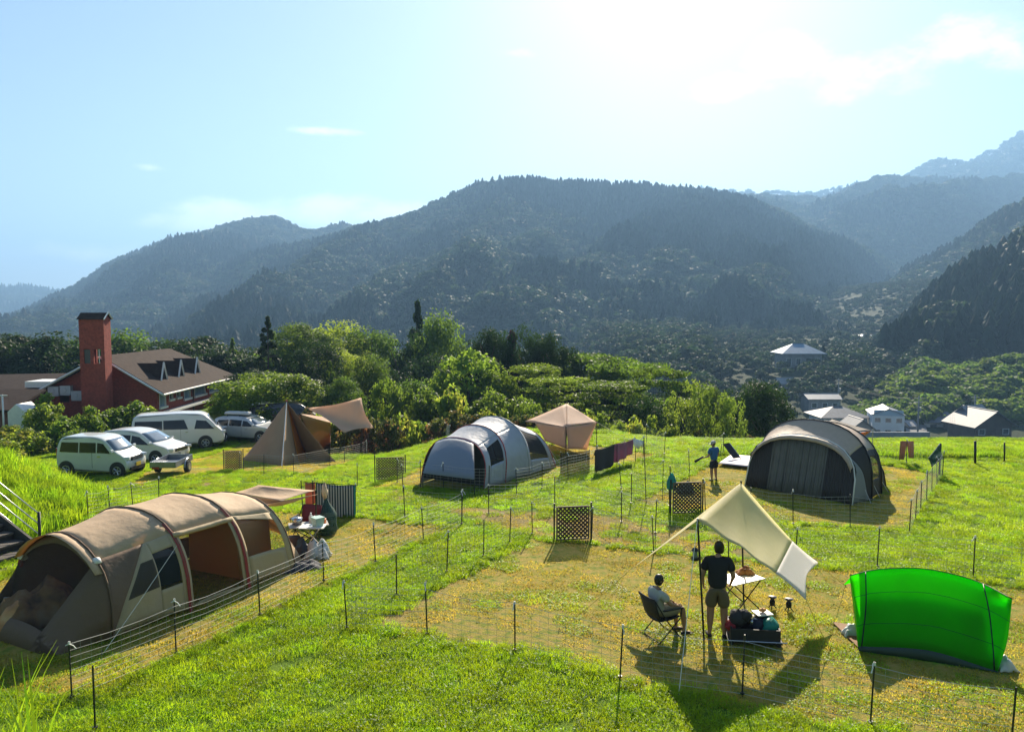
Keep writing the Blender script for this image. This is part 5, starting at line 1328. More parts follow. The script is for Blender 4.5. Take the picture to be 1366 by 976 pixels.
# ---- 2: teepee with cabin and wing tarp
gp = G(376, 617); Dt = gp.y + 1.1
M_tp = mat('teepee_brown', (.42, .27, .16), .8, trans=.22, tcol=(.70, .38, .16), var=.05, vscale=1.5, bump=.2, bscale=5)
M_or = mat('teepee_orange', (.70, .30, .05), .75, trans=.5, tcol=(.95, .40, .06))
TP = empty('teepee_tent', (A(375, 600, Dt).x, Dt, Hs(A(375, 600, Dt).x, Dt)), 'brown teepee tent with orange seams and attached cabin', 'tent')
ap = A(382.5, 536, Dt)
base = [G(322, 613), G(376, 622), G(411, 613)]; c_ = Vector((ap.x, ap.y, 0))
back = [2 * c_ - b for b in base]; base = base + [Vector((back[0].x, back[0].y, 0)), Vector((back[1].x, back[1].y, 0)), Vector((back[2].x, back[2].y, 0))]
base = [drop(b) for b in base]
def tri(mb, a, b, c, n=8, sg=.06):
    rows = []
    for i in range(n + 1):
        s = i / n; p, q_ = a.lerp(b, s), a.lerp(c, s); r = []
        for j in range(n + 1):
            t_ = j / n; w = p.lerp(q_, t_); cc = Vector((c_.x, c_.y, w.z)); r.append(w.lerp(cc, sg * 4 * s * (1 - s) + .03 * 4 * t_ * (1 - t_) * s))
        rows.append(r)
    mb.grid(rows)
for i in range(6):
    m = MB(); a, b = base[i], base[(i + 1) % 6]
    if i == 1: tri(m, ap, a, a.lerp(b, .62)); m.build('panel', M_tp, TP, smooth=True, solid=.006); m = MB(); tri(m, ap, a.lerp(b, .62), b); m.build('orange_panel', M_or, TP, smooth=True, solid=.006)
    elif i == 5: tri(m, ap, a, b); m.build('orange_panel', M_or, TP, smooth=True, solid=.006)
    else: tri(m, ap, a, b); m.build('panel', M_tp, TP, smooth=True, solid=.006)
m = MB(); m.tube([ap + Vector((0, 0, .01)), base[1] + Vector((0, -.02, .0))], .022, 5); m.build('seam', M_wtrim, TP)
m = MB(); m.tube([ap, ap + Vector((0, 0, .10))], .05, 8); m.build('top_cap', M_red, TP)
# attached cabin
q4 = [A(402, 553, Dt - .3), A(441, 564, Dt + .6), G(441, 597), G(414, 611)]
b4 = [A(404, 552, Dt + 2.2), A(440, 557, Dt + 2.6), drop(A(441, 590, Dt + 2.6)), drop(A(405, 590, Dt + 2.2))]
m = MB(); m.grid(coons((q4[0], q4[1], q4[2], q4[3]), 8, .0, curve=.03)); m.grid(coons((q4[1], b4[1], b4[2], q4[2]), 6)); m.grid(coons((q4[0], q4[1], b4[1], b4[0]), 6, .04)); m.build('cabin', M_tp, TP, smooth=True, solid=.006)
# wing tarp
W1 = empty('wing_tarp', G(460, 600), 'beige wing tarp rising to a peak right of the teepee tent', 'tarp')
M_tarp1 = mat('tarp_sand', (.62, .47, .33), .75, trans=.4, tcol=(.95, .66, .42), var=.04, vscale=1.5, bump=.15, bscale=5)
wd = [A(409, 544, Dt + .4), A(482, 530, Dt + 1.8), A(499, 571, Dt - .2), A(459, 577.5, Dt - .6)]
m = MB(); m.grid(coons(wd, 14, .30, curve=.13)); m.build('cloth', M_tarp1, W1, smooth=True, solid=.005)
for i, k_ in ((1, .0), (3, .0), (2, 0)): m = MB(); m.tube([wd[i] + Vector((0, 0, .05)), drop(wd[i])], .016, 6); m.build('pole', M_pole, W1)
guy('guy_line', wd[2], G(513, 590), 'pale guy line running right from the beige wing tarp corner')
guy('guy_line', ap, G(430, 612), 'pale guy line right of the teepee entrance')

# ---- 3: grey dome tent
M_grey = mat('tent_silver_grey', (.36, .38, .42), .45, trans=.10, tcol=(.35, .38, .42), var=.05, vscale=2, bump=.55, bscale=4, spec=.6)
M_greyl = mat('tent_light_grey', (.50, .50, .52), .5, trans=.15, tcol=(.5, .48, .5), bump=.55, bscale=4, spec=.5)
M_slate = mat('tent_slate_awning', (.19, .22, .27), .6, trans=.05, bump=.15, bscale=5)
BR, FR = G(646, 653), G(752, 621); u = FR - BR; u.z = 0; Lg = u.length; u.normalize(); v = Vector((u.y, -u.x, 0)); Wg = 2.8
print('grey tent length', Lg)
O = Vector((BR.x, BR.y, 0)) - v * Wg / 2; O.z = Hs(O.x, O.y)
T2 = empty('dome_tent', O + u * Lg / 2, 'silver grey dome tent with red piping and a slate awning', 'tent')
R0 = rib(O, u, v, -.05, .3, Wg, 1.54, p=.85); R1 = rib(O, u, v, 1.1, 1.35, Wg + .05, 1.86, p=.9); R2 = rib(O, u, v, 2.5, 2.35, Wg + .1, 2.06, p=.95); R3 = rib(O, u, v, Lg - .55, Lg - 1.35, Wg, 1.58, p=.7); R4 = rib(O, u, v, Lg + .25, Lg + .1, Wg - 1, .35, p=.7)
F01, F12, F23, F34 = [Surf(a, b) for a, b in ((R0, R1), (R1, R2), (R2, R3), (R3, R4))]
AR = .70
li = MB()
for S in (F01, F12, F23): S.patch(li, 0, 1, .30, AR, 8, 24)
li.build('roof', M_greyl, T2, smooth=True, solid=.006, weld=True)
cl, wn, wd2 = MB(), MB(), MB()
for S in (F01, F12, F23): S.patch(cl, 0, 1, 0, .30, 8, 14)
F34.patch(cl, 0, 1, 0, 1, 8, 40)
F12.patch(cl, 0, 1, AR, 1, 8, 14)
window(F01, cl, wn, .30, .92, lambda t: .775 - .03 * t, lambda t: .92, AR, 1.0)
window(F23, cl, wd2, .10, .86, lambda t: .735 + .02 * t, lambda t: .955, AR, 1.0)
cl.build('wall', M_grey, T2, smooth=True, solid=.006, weld=True); wn.build('mesh_window', M_meshd, T2); wd2.build('mesh_door', M_meshd, T2)
for R, mm in ((R0, M_red), (R1, M_red), (R2, M_grey), (R3, M_red)):
    m = MB(); m.tube([p + (p - O).normalized() * .014 for p in R], .020, 5); m.build('piping', mm, T2, smooth=True)
aw = [A(564, 631, O.y - .75), A(633, 639.5, O.y - 1.75)]
edge = [aw[0].lerp(aw[1], i / 16) for i in range(17)]
Rf = [p + Vector((0, 0, .02)) for p in densify([R0[4:13]], 2)[0][1:14]]
rows = [[(edge[int(round(i * 16 / 12))]).lerp(Rf[i], t_) + Vector((0, 0, .10 * math.sin(PI * t_))) for i in range(13)] for t_ in [k_ / 8 for k_ in range(9)]]
m = MB(); m.grid(rows); m.build('awning', M_slate, T2, smooth=True, solid=.006)
m = MB(); m.grid([R0, [p + Vector((0, 0, 0)) + u * .02 for p in [Vector((q_.x, q_.y, O.z)) for q_ in R0]]]); m.build('entrance_shade_sheet', mat('entrance_shade_paint', (.03, .03, .035), .85), T2)  # dark sheet across the opening paints the shade inside the awning
for p in aw: m = MB(); m.tube([p + Vector((0, 0, .03)), drop(p)], .011, 5); m.build('awning_pole', M_pole, T2)
guy('guy_line', R3[13], G(757, 632), 'guy line at the right end of the grey dome tent')
# ---- 4: beige pentagon tarp
M_tarp2 = mat('tarp_peach', (.62, .47, .36), .75, trans=.45, tcol=(1.0, .68, .45), var=.04, vscale=1.5, bump=.15, bscale=5)
pb = G(757, 606); Dp = pb.y + .8
W2 = empty('pitched_tarp', (pb.x, Dp, pb.z), 'peach coloured pitched tarp with hanging front wall behind the grey dome tent', 'tarp')
pk = A(756, 538, Dp + 1.2); pl = A(700, 562, Dp - .2); pf = A(755, 569, Dp - 1.2); pr = A(796, 563, Dp + .2); pbk = A(742, 556, Dp + 3.4)
m = MB(); m.grid(coons((pk, pl, pf.lerp(pl, .02), pf), 8, .05, curve=.02)); m.grid(coons((pk, pf, pr, pk.lerp(pr, .5)), 8, .03)); m.grid(coons((pk, pr, pbk, pk.lerp(pbk, .5)), 6, .05)); m.grid(coons((pk, pbk, pl, pk.lerp(pl, .5)), 6, .05)); m.build('roof', M_tarp2, W2, smooth=True, solid=.005)
w0, w1, w2, w3 = A(727, 588, Dp - .6), A(757, 599, Dp - 1.2), A(783, 600, Dp - .4), A(714, 570, Dp - .7)
m = MB(); m.grid(coons((pl.lerp(pf, .25), pf, w1, w0), 8, 0, curve=.03)); m.grid(coons((pf, pr, w2, w1), 8, 0, curve=.04)); m.build('hanging_wall', M_tarp2, W2, smooth=True, solid=.005)
for a, b in ((pf, drop(pf)), (pk, drop(pk)), (pr, drop(pr))): m = MB(); m.tube([a + Vector((0, 0, .03)), b], .016, 6); m.build('pole', M_pole, W2)
guy('guy_line', pr, G(846, 590), 'long pale guy line from the peach tarp towards the hanging towels, upper of the pair', group=None)
guy('guy_line', w2, G(780, 631), 'pale guy line hanging down in front of the brown wind screen')
# brown mesh wind screen
a, b = G(748, 634), G(786, 630); WS = empty('wind_screen', (a + b) / 2, 'dark brown see-through wind screen standing beside the grey dome tent', 'screen')
m = MB(); m.grid([[a + Vector((0, 0, .02)), b + Vector((0, 0, .02))], [a + Vector((0, 0, .80)), b + Vector((0, 0, .80))]]); m.build('mesh', mat('brown_mesh', (.06, .045, .03), .8, alpha=.8), WS)
for p in (a, b): m = MB(); m.tube([p, p + Vector((0, 0, .85))], .014, 6); m.build('post', M_pole, WS)

# ---- 5: big dark dome tent, right
M_dk = mat('tent_dark_grey', (.035, .029, .026), .7, trans=.06, tcol=(.08, .07, .06), var=.1, vscale=2, bump=.3, bscale=5)
M_mid = mat('tent_grey_curtain', (.15, .145, .125), .8, trans=.12, var=.1, vscale=3, bump=.4, bscale=4)
M_sand = mat('tent_sand_roof', (.52, .40, .30), .6, trans=.15, tcol=(.5, .38, .28), var=.05, bump=.2, bscale=5)
FL, FRt, RRt = G(994, 648), G(1136, 674), G(1176, 651)
v = FRt - FL; v.z = 0; Wd_ = v.length; v.normalize(); u = Vector((-v.y, v.x, 0)); ud = (RRt - FRt); ud.z = 0; Ld = ud.length; u = (u + ud.normalized() * .6).normalized()
print('dark tent', Wd_, Ld)
O = (FL + FRt) / 2; O.z = Hs(O.x, O.y)
T3 = empty('dome_tent', O + u * Ld / 2, 'big dark brown dome tent with sand coloured roof at the right', 'tent')
R0 = rib(O, u, v, 0, .55, Wd_ , 1.85, p=.86, q2=.55); R1 = rib(O, u, v, Ld * .36, Ld * .42, Wd_ + .35, 2.28, p=.95, q2=.6); R2 = rib(O, u, v, Ld * .72, Ld * .72, Wd_ + .15, 2.14, p=.95, q2=.6); R3 = rib(O, u, v, Ld * 1.15, Ld * .98, Wd_ - .5, 1.35, p=.9, q2=.6)
F01, F12, F23 = [Surf(a, b, .03) for a, b in ((R0, R1), (R1, R2), (R2, R3))]
sd, rf, gw, wn = MB(), MB(), MB(), MB()
for S, k_ in ((F01, .20), (F12, .17), (F23, .19)):
    S.patch(rf, 0, 1, k_, 1 - k_, 8, 36)
F01.patch(rf, 0, 1, .17, .20, 8, 2)
F01.patch(sd, 0, 1, 0, .17, 8, 12); F12.patch(sd, 0, 1, 0, .17, 8, 12); F23.patch(sd, 0, 1, 0, .19, 8, 12)
sm = lambda a: max(.02, min(.98, (a - .80) / .20 * .9))
F01.patch(gw, 0, sm, .80, 1, 8, 14); F01.patch(sd, sm, 1, .80, 1, 8, 14)
window(F12, sd, wn, .22, .85, lambda t: .87, lambda t: .96, .83, 1.0)
F23.patch(sd, 0, 1, .81, 1, 8, 12)
sd.build('wall', M_dk, T3, smooth=True, solid=.006, weld=True); rf.build('roof', M_sand, T3, smooth=True, solid=.006, weld=True); gw.build('grey_corner_panel', mat('tent_corner_grey', (.20, .21, .21), .7), T3, smooth=True, solid=.006, weld=True); wn.build('mesh_window', M_meshd, T3)
# front face: dark side strips and grey curtain in folds
ff = MB(); n = 48; bas = []; topp = []
Rd = densify([R0], 3)[0]
for k_ in range(n + 1):
    p = Rd[k_]; bas.append(drop(FL.lerp(FRt, k_ / n), .01)); topp.append(p)
sidesM = MB(); cur = MB()
for k_ in range(n):
    t0, t1 = k_ / n, (k_ + 1) / n
    def col_(kk):
        t_ = kk / n; x = FL.lerp(FRt, t_)
        # find the arch height over this x by projecting onto v
        dd = (x - O).dot(v); best = min(Rd, key=lambda w: abs((w - O).dot(v) - dd) - (w.z * .001)); zt = max(w.z for w in Rd if abs((w - O).dot(v) - dd) < .12) if any(abs((w - O).dot(v) - dd) < .12 for w in Rd) else best.z
        lean = .55 * max(0, (zt - O.z)) / 1.83; fold = .035 * math.sin(kk * 1.9) + .02 * math.sin(kk * .8)
        b0 = drop(x, .02) + u * .03; tt = Vector((x.x, x.y, zt - .01)) + u * lean
        return [b0.lerp(tt, s_) + u * (fold if .2 < t_ < .72 else .0) * (1 - s_ * .5) for s_ in (0, .25, .5, .75, 1)]
    (cur if .20 < (t0 + t1) / 2 < .72 else sidesM).grid([col_(k_), col_(k_ + 1)])
sidesM.build('front_side', M_dk, T3, smooth=True, solid=.005); cur.build('front_curtain', M_mid, T3, smooth=True, solid=.005)
brw = [p - u * .16 + Vector((0, 0, -.03)) for p in R0[2:15]]; m = MB(); m.grid([[p + Vector((0, 0, .02)) for p in R0[2:15]], brw, [p + Vector((0, 0, -.10)) - u * .02 for p in brw]]); m.build('front_valance', M_sand, T3, smooth=True, solid=.006)
for R in (R1, R2, R3): m = MB(); m.tube([p + (p - O).normalized() * .02 for p in R], .024, 5); m.build('pole', M_pole, T3, smooth=True)
m = MB(); m.tube([p + (p - O).normalized() * .02 for p in R0], .022, 5); m.build('front_pole', M_wtrim, T3, smooth=True)
for i in range(3):
    a = R1[10 + i]; b = drop(FRt.lerp(RRt, .25 + .3 * i) + (FRt - FL).normalized() * .35)
    guy('guy_line', a, b, ['white guy line over the right side of the dark dome tent, nearest the front', 'white guy line over the right side of the dark dome tent, middle one', 'white guy line over the right side of the dark dome tent, nearest the rear'][i], M_wtrim, .008)
# awnings stretched behind/right of it
C3 = empty('awning_tarp', G(1163, 620), 'dark awning tarp with orange underside right of the big dark tent', 'tarp')
Da = G(1165, 618).y
m = MB(); m.grid(coons((A(1095, 566, Da + .5), A(1110, 559, Da + 2.0), A(1163, 574, Da), A(1120, 577, Da - .9)), 8, .10, curve=.06)); m.build('upper_cloth', mat('tarp_dark_brown', (.10, .08, .065), .8, trans=.15, tcol=(.3, .18, .08)), C3, smooth=True, solid=.005)
m = MB(); m.grid(coons((A(1130, 580, Da - .9), A(1163, 574.5, Da), A(1144, 588, Da - .6), A(1137, 585, Da - .8)), 6, .02)); m.build('orange_cloth', M_or, C3, smooth=True, solid=.005)
m = MB(); p = A(1164.5, 572, Da); m.tube([p, drop(p)], .016, 6); m.build('pole', M_apole, C3); m = MB(); p = A(1110, 558, Da + 2); m.tube([p, drop(p)], .016, 6); m.build('pole', M_apole, C3)
# ---- 6: cream wing tarp with the people
M_crm = mat('tarp_cream', (.70, .66, .42), .7, trans=.5, tcol=(1.0, .92, .50), var=.03, vscale=1.5, bump=.18, bscale=4)
M_wht = mat('tarp_white', (.80, .78, .74), .7, trans=.5, tcol=(1.0, .93, .82), bump=.15, bscale=4)
B1 = G(939, 853); P1 = A(930.5, 694, B1.y + .1); 
P2 = A(988.5, 643.5, 15.5); tipL = A(838, 762, 14.6); tR1 = A(1091.5, 750, 15.1); tR2 = A(1075.5, 800.5, 13.2); mid = A(1066, 753.5, 14.3)
bT, bB = A(1057, 721.5, 15.35), A(1035, 764.5, 13.3)
W3 = empty('wing_tarp', (P1.x + .6, B1.y + .8, B1.z), 'cream wing tarp with white corner panel over the standing man', 'tarp')
def surf(a, b, c, d, n=12, sg=.0, cab=0, cbc=0, ccd=0, cda=0, wr=0.0):
    """patch a-b (top) to d-c (bottom) with each edge drawn inward by its own amount"""
    rows = []; cen = (a + b + c + d) / 4
    for i in range(n + 1):
        s = i / n; r = []
        for j in range(n + 1):
            t_ = j / n; p = a.lerp(b, s).lerp(d.lerp(c, s), t_); k1, k2 = 4 * s * (1 - s), 4 * t_ * (1 - t_)
            w = k1 * (cab * (1 - t_) ** 2 + ccd * t_ ** 2) + k2 * (cda * (1 - s) ** 2 + cbc * s ** 2)
            p = p.lerp(cen, w); p.z -= sg * k1 * k2; p.z += wr * math.sin(9 * s + 14 * t_) * k2 * (1 - s); r.append(p)
        rows.append(r)
    return rows
m = MB(); m.grid(surf(P1, P2, bT, bB, 14, .08, 0, .02, .0, .05, .03)); m.build('cloth', M_crm, W3, smooth=True, solid=.005)
m = MB(); m.grid(surf(bT, tR1, tR2, bB, 12, .02, .04, .42, .06, 0)); m.build('white_panel', M_wht, W3, smooth=True, solid=.005)
m = MB(); m.grid(surf(P2, P1, tipL.lerp(P1, .02), tipL, 12, .02, .0, .10, 0, .14)); m.build('left_cloth', M_crm, W3, smooth=True, solid=.005)
m = MB(); m.tube([P1 + Vector((0, 0, .04)), B1], .018, 8); m.build('pole', M_pole, W3)
B2 = drop(P2 + Vector((0, -.35, 0))); m = MB(); m.tube([P2 + Vector((0, 0, .04)), B2], .018, 8); m.build('pole', M_pole, W3)
for a, b, lb in ((P2, G(1062, 718), 'cream guy line from the cream tarp peak towards the dark dome tent'), (tR1, G(1128, 781), 'yellow guy line from the upper white corner of the cream tarp'), (tR2, G(1108, 868), 'yellow guy line from the lower white corner of the cream tarp'), (tipL, G(746, 842), 'yellow guy line running left from the cream tarp tip'), (P1 + Vector((0, 0, .04)), G(905, 930), 'thin pale guy line in front of the seated child')):
    guy('guy_line', a, b, lb, M_cordy if 'yellow' in lb else M_cord, .006)
# lantern hanging on the front pole
lp = A(931, 738, B1.y - .02); Ln = empty('lantern', lp - Vector((0, 0, .12)), 'black lantern hanging on the front pole of the cream tarp', 'lantern')
m = MB(); m.disc(lp + Vector((-.05, 0, .08)), .07, .05, r2=.03); m.disc(lp + Vector((-.05, 0, -.09)), .065, .05); m.tube([lp + Vector((-.05, 0, .1)), lp + Vector((-.01, 0, .16))], .006, 4); m.build('frame', M_pole, Ln); MB().disc(lp + Vector((-.05, 0, -.005)), .045, .12).build('globe', M_wglass, Ln)

# ---- 7: green sun shelter
M_gr = mat('shelter_green', (.06, .42, .01), .95, spec=.1, trans=.78, tcol=(.20, 1.0, .01), var=.04, vscale=1.5, bump=.45, bscale=3)
M_grl = mat('shelter_light_green', (.20, .60, .03), .6, trans=.5, tcol=(.42, .85, .04))
gl, gr = G(1146, 868), G(1334, 897); 
T4 = empty('sun_shelter', (gl + gr) / 2 + Vector((0, .6, 0)), 'bright green translucent sun shelter in the lower right corner', 'tent')
tops = [(1133.5, 768, .35), (1173, 759.5, 1.0), (1234, 759, 1.15), (1299, 774, 1.0), (1350, 799, .35)]
bots = [(1144.5, 864), (1160, 864), (1239, 869), (1318, 893), (1331, 897)]
Tt = [A(px, py, gl.y + dy + (gr.y - gl.y) * ((px - 1144) / 190)) for px, py, dy in tops]
Bt = [A(px, py - 2, gl.y + .0 + (gr.y - gl.y) * ((px - 1144) / 190)) for px, py in bots]
def smooth_line(P, n=20):
    out = []
    for i in range(n + 1):
        t_ = i / n * (len(P) - 1); k_ = min(int(t_), len(P) - 2); f = t_ - k_
        p0, p1, p2, p3 = P[max(k_ - 1, 0)], P[k_], P[k_ + 1], P[min(k_ + 2, len(P) - 1)]
        out.append(.5 * ((2 * p1) + (p2 - p0) * f + (2 * p0 - 5 * p1 + 4 * p2 - p3) * f * f + (3 * p1 - p0 - 3 * p2 + p3) * f ** 3))
    return out
tl, bl = smooth_line(Tt), smooth_line(Bt)
rows = [[bl[i].lerp(tl[i], s_) + Vector((0, -.07 + .012 * math.sin(i * 2.3 + s_ * 7), .01)) * math.sin(PI * s_) for i in range(21)] for s_ in [k_ / 10 for k_ in range(11)]]
m = MB(); m.grid(rows); m.build('back_cloth', M_gr, T4, smooth=True, solid=.004)
bk = [p + Vector((.0, 1.25, 0)) for p in (gl, gr)]
m = MB(); a, b, c = Tt[0], Bt[0], drop(bk[0], .0); m.grid(coons((Tt[0], Bt[0], drop(gl + Vector((.25, .55, 0))), Tt[1].lerp(Tt[0], .6) + Vector((0, .4, -.3))), 6)); m.build('left_wing', M_grl, T4, smooth=True, solid=.004)
m = MB(); m.grid(coons((Tt[4], Bt[4], drop(gr + Vector((-.2, .7, 0))), Tt[3].lerp(Tt[4], .6) + Vector((0, .4, -.3))), 6)); m.build('right_wing', M_gr, T4, smooth=True, solid=.004)
m = MB(); m.grid([[r_[k_] + Vector((0, .12 + .02 * math.sin(k_ * 1.7), -.01)) for k_ in range(3, 17)] for r_ in rows[:7]]); m.build('added_darkening_layer', M_gr, T4, smooth=True, solid=.004)  # second layer added so less sun comes through the lower cloth
for a0_, a1_ in ((3, 3), (7, 8)):
    m = MB(); m.tube([rows[a0_][k_] + Vector((0, -.004, 0)) for k_ in range(21)], .004, 4); m.build('seam', mat('green_trim', (.01, .10, .01), .6), T4)
# roof running away from the camera, to the front opening
tl_, tl = tl, tl[2:19]; fr_ = [p + Vector((0, .6, -.42)) for p in tl]; m = MB(); m.grid([tl, [p.lerp(q_, .5) + Vector((0, 0, .05)) for p, q_ in zip(tl, fr_)], fr_]); m.build('roof', M_gr, T4, smooth=True, solid=.004)
tl = tl_
for k0 in (3, 16):
    m = MB(); m.tube([rows[s_][k0] + Vector((0, -.02, .01)) for s_ in range(11)], .011, 5); m.build('rod', M_pole, T4, smooth=True)
m = MB(); m.tube([p + Vector((0, 0, .01)) for p in tl], .009, 5); m.build('ridge_seam', mat('green_trim', (.01, .10, .01), .6), T4, smooth=True)
m = MB(); sk = [[drop(p + Vector((0, -.04, 0)), .02) for p in bl], [p + Vector((0, .0, -.0)) for p in bl]]; m.grid(sk); m.build('skirt', mat('shelter_dark_skirt', (.03, .06, .045), .7), T4, smooth=True, solid=.004)
m = MB(); m.grid([[drop(p + Vector((0, .1 + .55 * k_, 0)), .035) for p in bl[3:19]] for k_ in range(3)]); m.build('floor_sheet', mat('orange_brown_floor', (.22, .09, .03), .8), T4, smooth=True)
for px, lb in ((1135, 0), (1341, 1)):
    p = G(px, 846 if lb == 0 else 892); draped('water_bag', p, .3, .26, .16, mat('pale_bag', (.55, .56, .55), .5), ['pale stuffed bag lying at the left foot of the green shelter', 'pale stuffed bag lying at the right foot of the green shelter'][lb], 'bag', 11 + lb)
# ================================================================ NETS AND GATES
M_net = mat('white_netting', (.42, .42, .38), .8)
M_clip = mat('white_clip', (.75, .75, .72), .5)
M_stake = mat('black_stake', (.02, .022, .02), .5)
POSTH = .94
stk_mb = MB(); stk_mb.tube([(0, 0, -.12), (0, 0, POSTH)], .0135, 6); stk_mb.disc((0, 0, .05), .035, .02, n=8)
_tmp = stk_mb.build('post', M_stake); STAKE = _tmp.data; bpy.data.objects.remove(_tmp)
clp = MB(); clp.tube([(-.05, 0, POSTH - .06), (0, -.02, POSTH - .03), (.05, 0, POSTH - .07), (.09, .0, POSTH - .13)], .008, 4); clp.tube([(0, 0, POSTH - .05), (0, 0, POSTH)], .017, 6)
_tmp = clp.build('clip', M_clip); CLIP = _tmp.data; bpy.data.objects.remove(_tmp)
def stake(p, parent, clip=True, lean=(0, 0), name='post'):
    inv = wmat(parent).inverted(); o = bpy.data.objects.new(name, STAKE); COL.objects.link(o); o.parent = parent; o.location = inv @ p
    o.rotation_euler = (lean[0], lean[1], rnd.uniform(0, 6)); o.scale = (1, 1, rnd.uniform(.94, 1.06))
    if clip: c = bpy.data.objects.new('clip', CLIP); COL.objects.link(c); c.parent = o
    return o
def net_fence(label, pts, closed=False, gaps=(), r=.003):
    P = [G(*p) if not isinstance(p, Vector) else p for p in pts]
    root = empty('net_fence', P[0], label, 'net fence', 'low net fences round the tent plots')
    for i, p in enumerate(P): stake(p, root, rnd.random() < .75, (rnd.uniform(-.05, .05), rnd.uniform(-.05, .05)))
    for i in range(len(P) - 1):
        if i in gaps: continue
        a, b = P[i], P[i + 1]; L = (b - a).length; m = MB(); nh = 9; n = max(2, int(L / .5))
        def pt(t_, z):
            q_ = a.lerp(b, t_); zg = Hs(q_.x, q_.y); sagv = .05 * 4 * t_ * (1 - t_)
            return Vector((q_.x, q_.y, zg + z * (POSTH - .08 - sagv) / .86))
        for k in range(nh):
            z = .04 + .82 * (k / (nh - 1)); m.tube([pt(j / n, z) for j in range(n + 1)], r * (1.4 if k in (0, nh - 1) else 1), 3, cap=False)
        nv = int(L / .16)
        for j in range(1, nv): m.tube([pt(j / nv, .04), pt(j / nv, .86)], r * .75, 3, cap=False)
        o = m.build('net', M_net, root); o['kind'] = 'stuff'
    return root
net_fence('net fence along the right and back of the tunnel tent plot, lower left', [(96, 932), (235, 874), (347, 822), (432, 776), (501, 751), (565, 721), (616, 700), (540, 692), (474, 689), (404, 684)])
net_fence('net fence along the left and bottom of the large centre plot', [(710, 713), (680, 724), (645, 743), (596, 764), (529, 795), (463, 840), (570, 848), (687, 869), (827, 905), (990, 928), (1161, 966), (1348, 1003)])
net_fence('net fence along the back of the large centre plot right of the lattice gate', [(789, 722), (872, 738), (972, 748), (1060, 754), (1170, 757), (1298, 772), (1400, 786)])
net_fence('net fence round the front of the grey dome tent plot', [(530, 644), (561, 650), (592, 655), (652, 661), (689, 661), (723, 652), (758, 641), (796, 630), (832, 619), (858, 612), (886, 606), (862, 592), (790, 589)])
net_fence('net fence in front of the teepee tent plot', [(319, 628), (352, 632), (392, 633), (440, 622), (488, 609), (520, 600), (556, 592), (600, 588)])
net_fence('net fence along the left side of the big dark tent plot', [(965, 606), (920, 634), (884, 652), (842, 672), (893, 676)])
net_fence('net fence in front and right of the big dark tent', [(941, 686), (1000, 693), (1058, 700), (1134, 704), (1213, 711), (1221, 694), (1228, 681), (1236, 668), (1243, 657), (1250, 647), (1257, 636), (1209, 618), (1150, 613)])
net_fence('net fence along the brown track between the plots, centre', [(616, 700), (652, 686), (740, 678), (829, 697), (874, 712)], gaps=(0,))
net_fence('net fence at the foot of the grassy bank, left of the tunnel tent', [(118, 700), (148, 692), (178, 684), (212, 676)])
sp_ = empty('net_post', G(127, 974), 'lone dark net post at the bottom edge left of the centre', 'post'); stake(G(127, 974), sp_, False)
for (px, py, lb) in ((538, 657, 'leaning net post right of the gate beside the grey dome awning'), (477, 650, 'net post at the corner right of the striped towel'), (829, 652, 'net post on the path left of the brown track, leaning')):
    g_ = G(px, py); r_ = empty('net_post', g_, lb, 'post'); stake(g_, r_, True, (.05, -.09))
M_latt = mat('lattice_dark_wood', (.055, .035, .028), .75, var=.3, vscale=10)
M_lfr = mat('lattice_frame_wood', (.16, .11, .08), .75, var=.2, vscale=8)
def lattice_gate(pl, pr, hgt, label, two=False, mid=False):
    a, b = G(*pl), G(*pr); b = drop((b.x, a.y + .15 * (b.x - a.x))); d = b - a; d.z = 0; w = d.length; ang = math.atan2(d.y, d.x); c = (a + b) / 2
    root = empty('lattice_gate', drop(c), label, 'gate', 'lattice gates of the tent plots', ang)
    for s in (-1, 1): MB().box((s * (w / 2 - .018), 0, hgt / 2 + .03), (.036, .03, hgt)).build('frame_stile', M_lfr, root, local=True); 
    for s in (-1, 1): MB().tube([(s * (w / 2 + .05), .02, -.15), (s * (w / 2 + .05), .02, hgt + .12)], .022, 7).build('side_post', M_stake, root, local=True)
    for z in ((.05, hgt + .02, hgt * .52) if mid else (.05, hgt + .02)): MB().box((0, 0, z), (w - .074, .03, .036)).build('frame_rail', M_lfr, root, local=True)
    W_, H_ = w - .075, hgt - .06; z0 = .07
    for sgn, y in ((1, -.006), (-1, .006)):
        st = .105 * 1.414; k = -H_
        while k < W_:
            k += st * .72
            x0, x1 = max(k, 0), min(k + H_, W_)
            if x1 - x0 < .03: continue
            zz0, zz1 = x0 - k, x1 - k; xa, xb = x0 - W_ / 2, x1 - W_ / 2
            if sgn < 0: xa, xb = -xa, -xb
            L = math.hypot(x1 - x0, zz1 - zz0); m = MB(); m.box(((xa + xb) / 2, y, z0 + (zz0 + zz1) / 2), (L, .009, .040), Matrix.Rotation(-math.atan2(zz1 - zz0, xb - xa), 3, 'Y')); m.build('slat', M_latt, root, local=True)
    return root
lattice_gate((742, 722), (787, 723), .86, 'dark lattice gate of the large centre plot, standing in front of the grey dome tent')
lattice_gate((897, 687), (938, 687), .90, 'dark lattice gate beside the cream tarp peak, behind the seated child')
lattice_gate((502, 645), (527, 646), .86, 'dark lattice gate between the striped towel and the slate awning', mid=True)
lattice_gate((300, 627), (317, 629), .86, 'dark lattice gate left of the teepee tent')
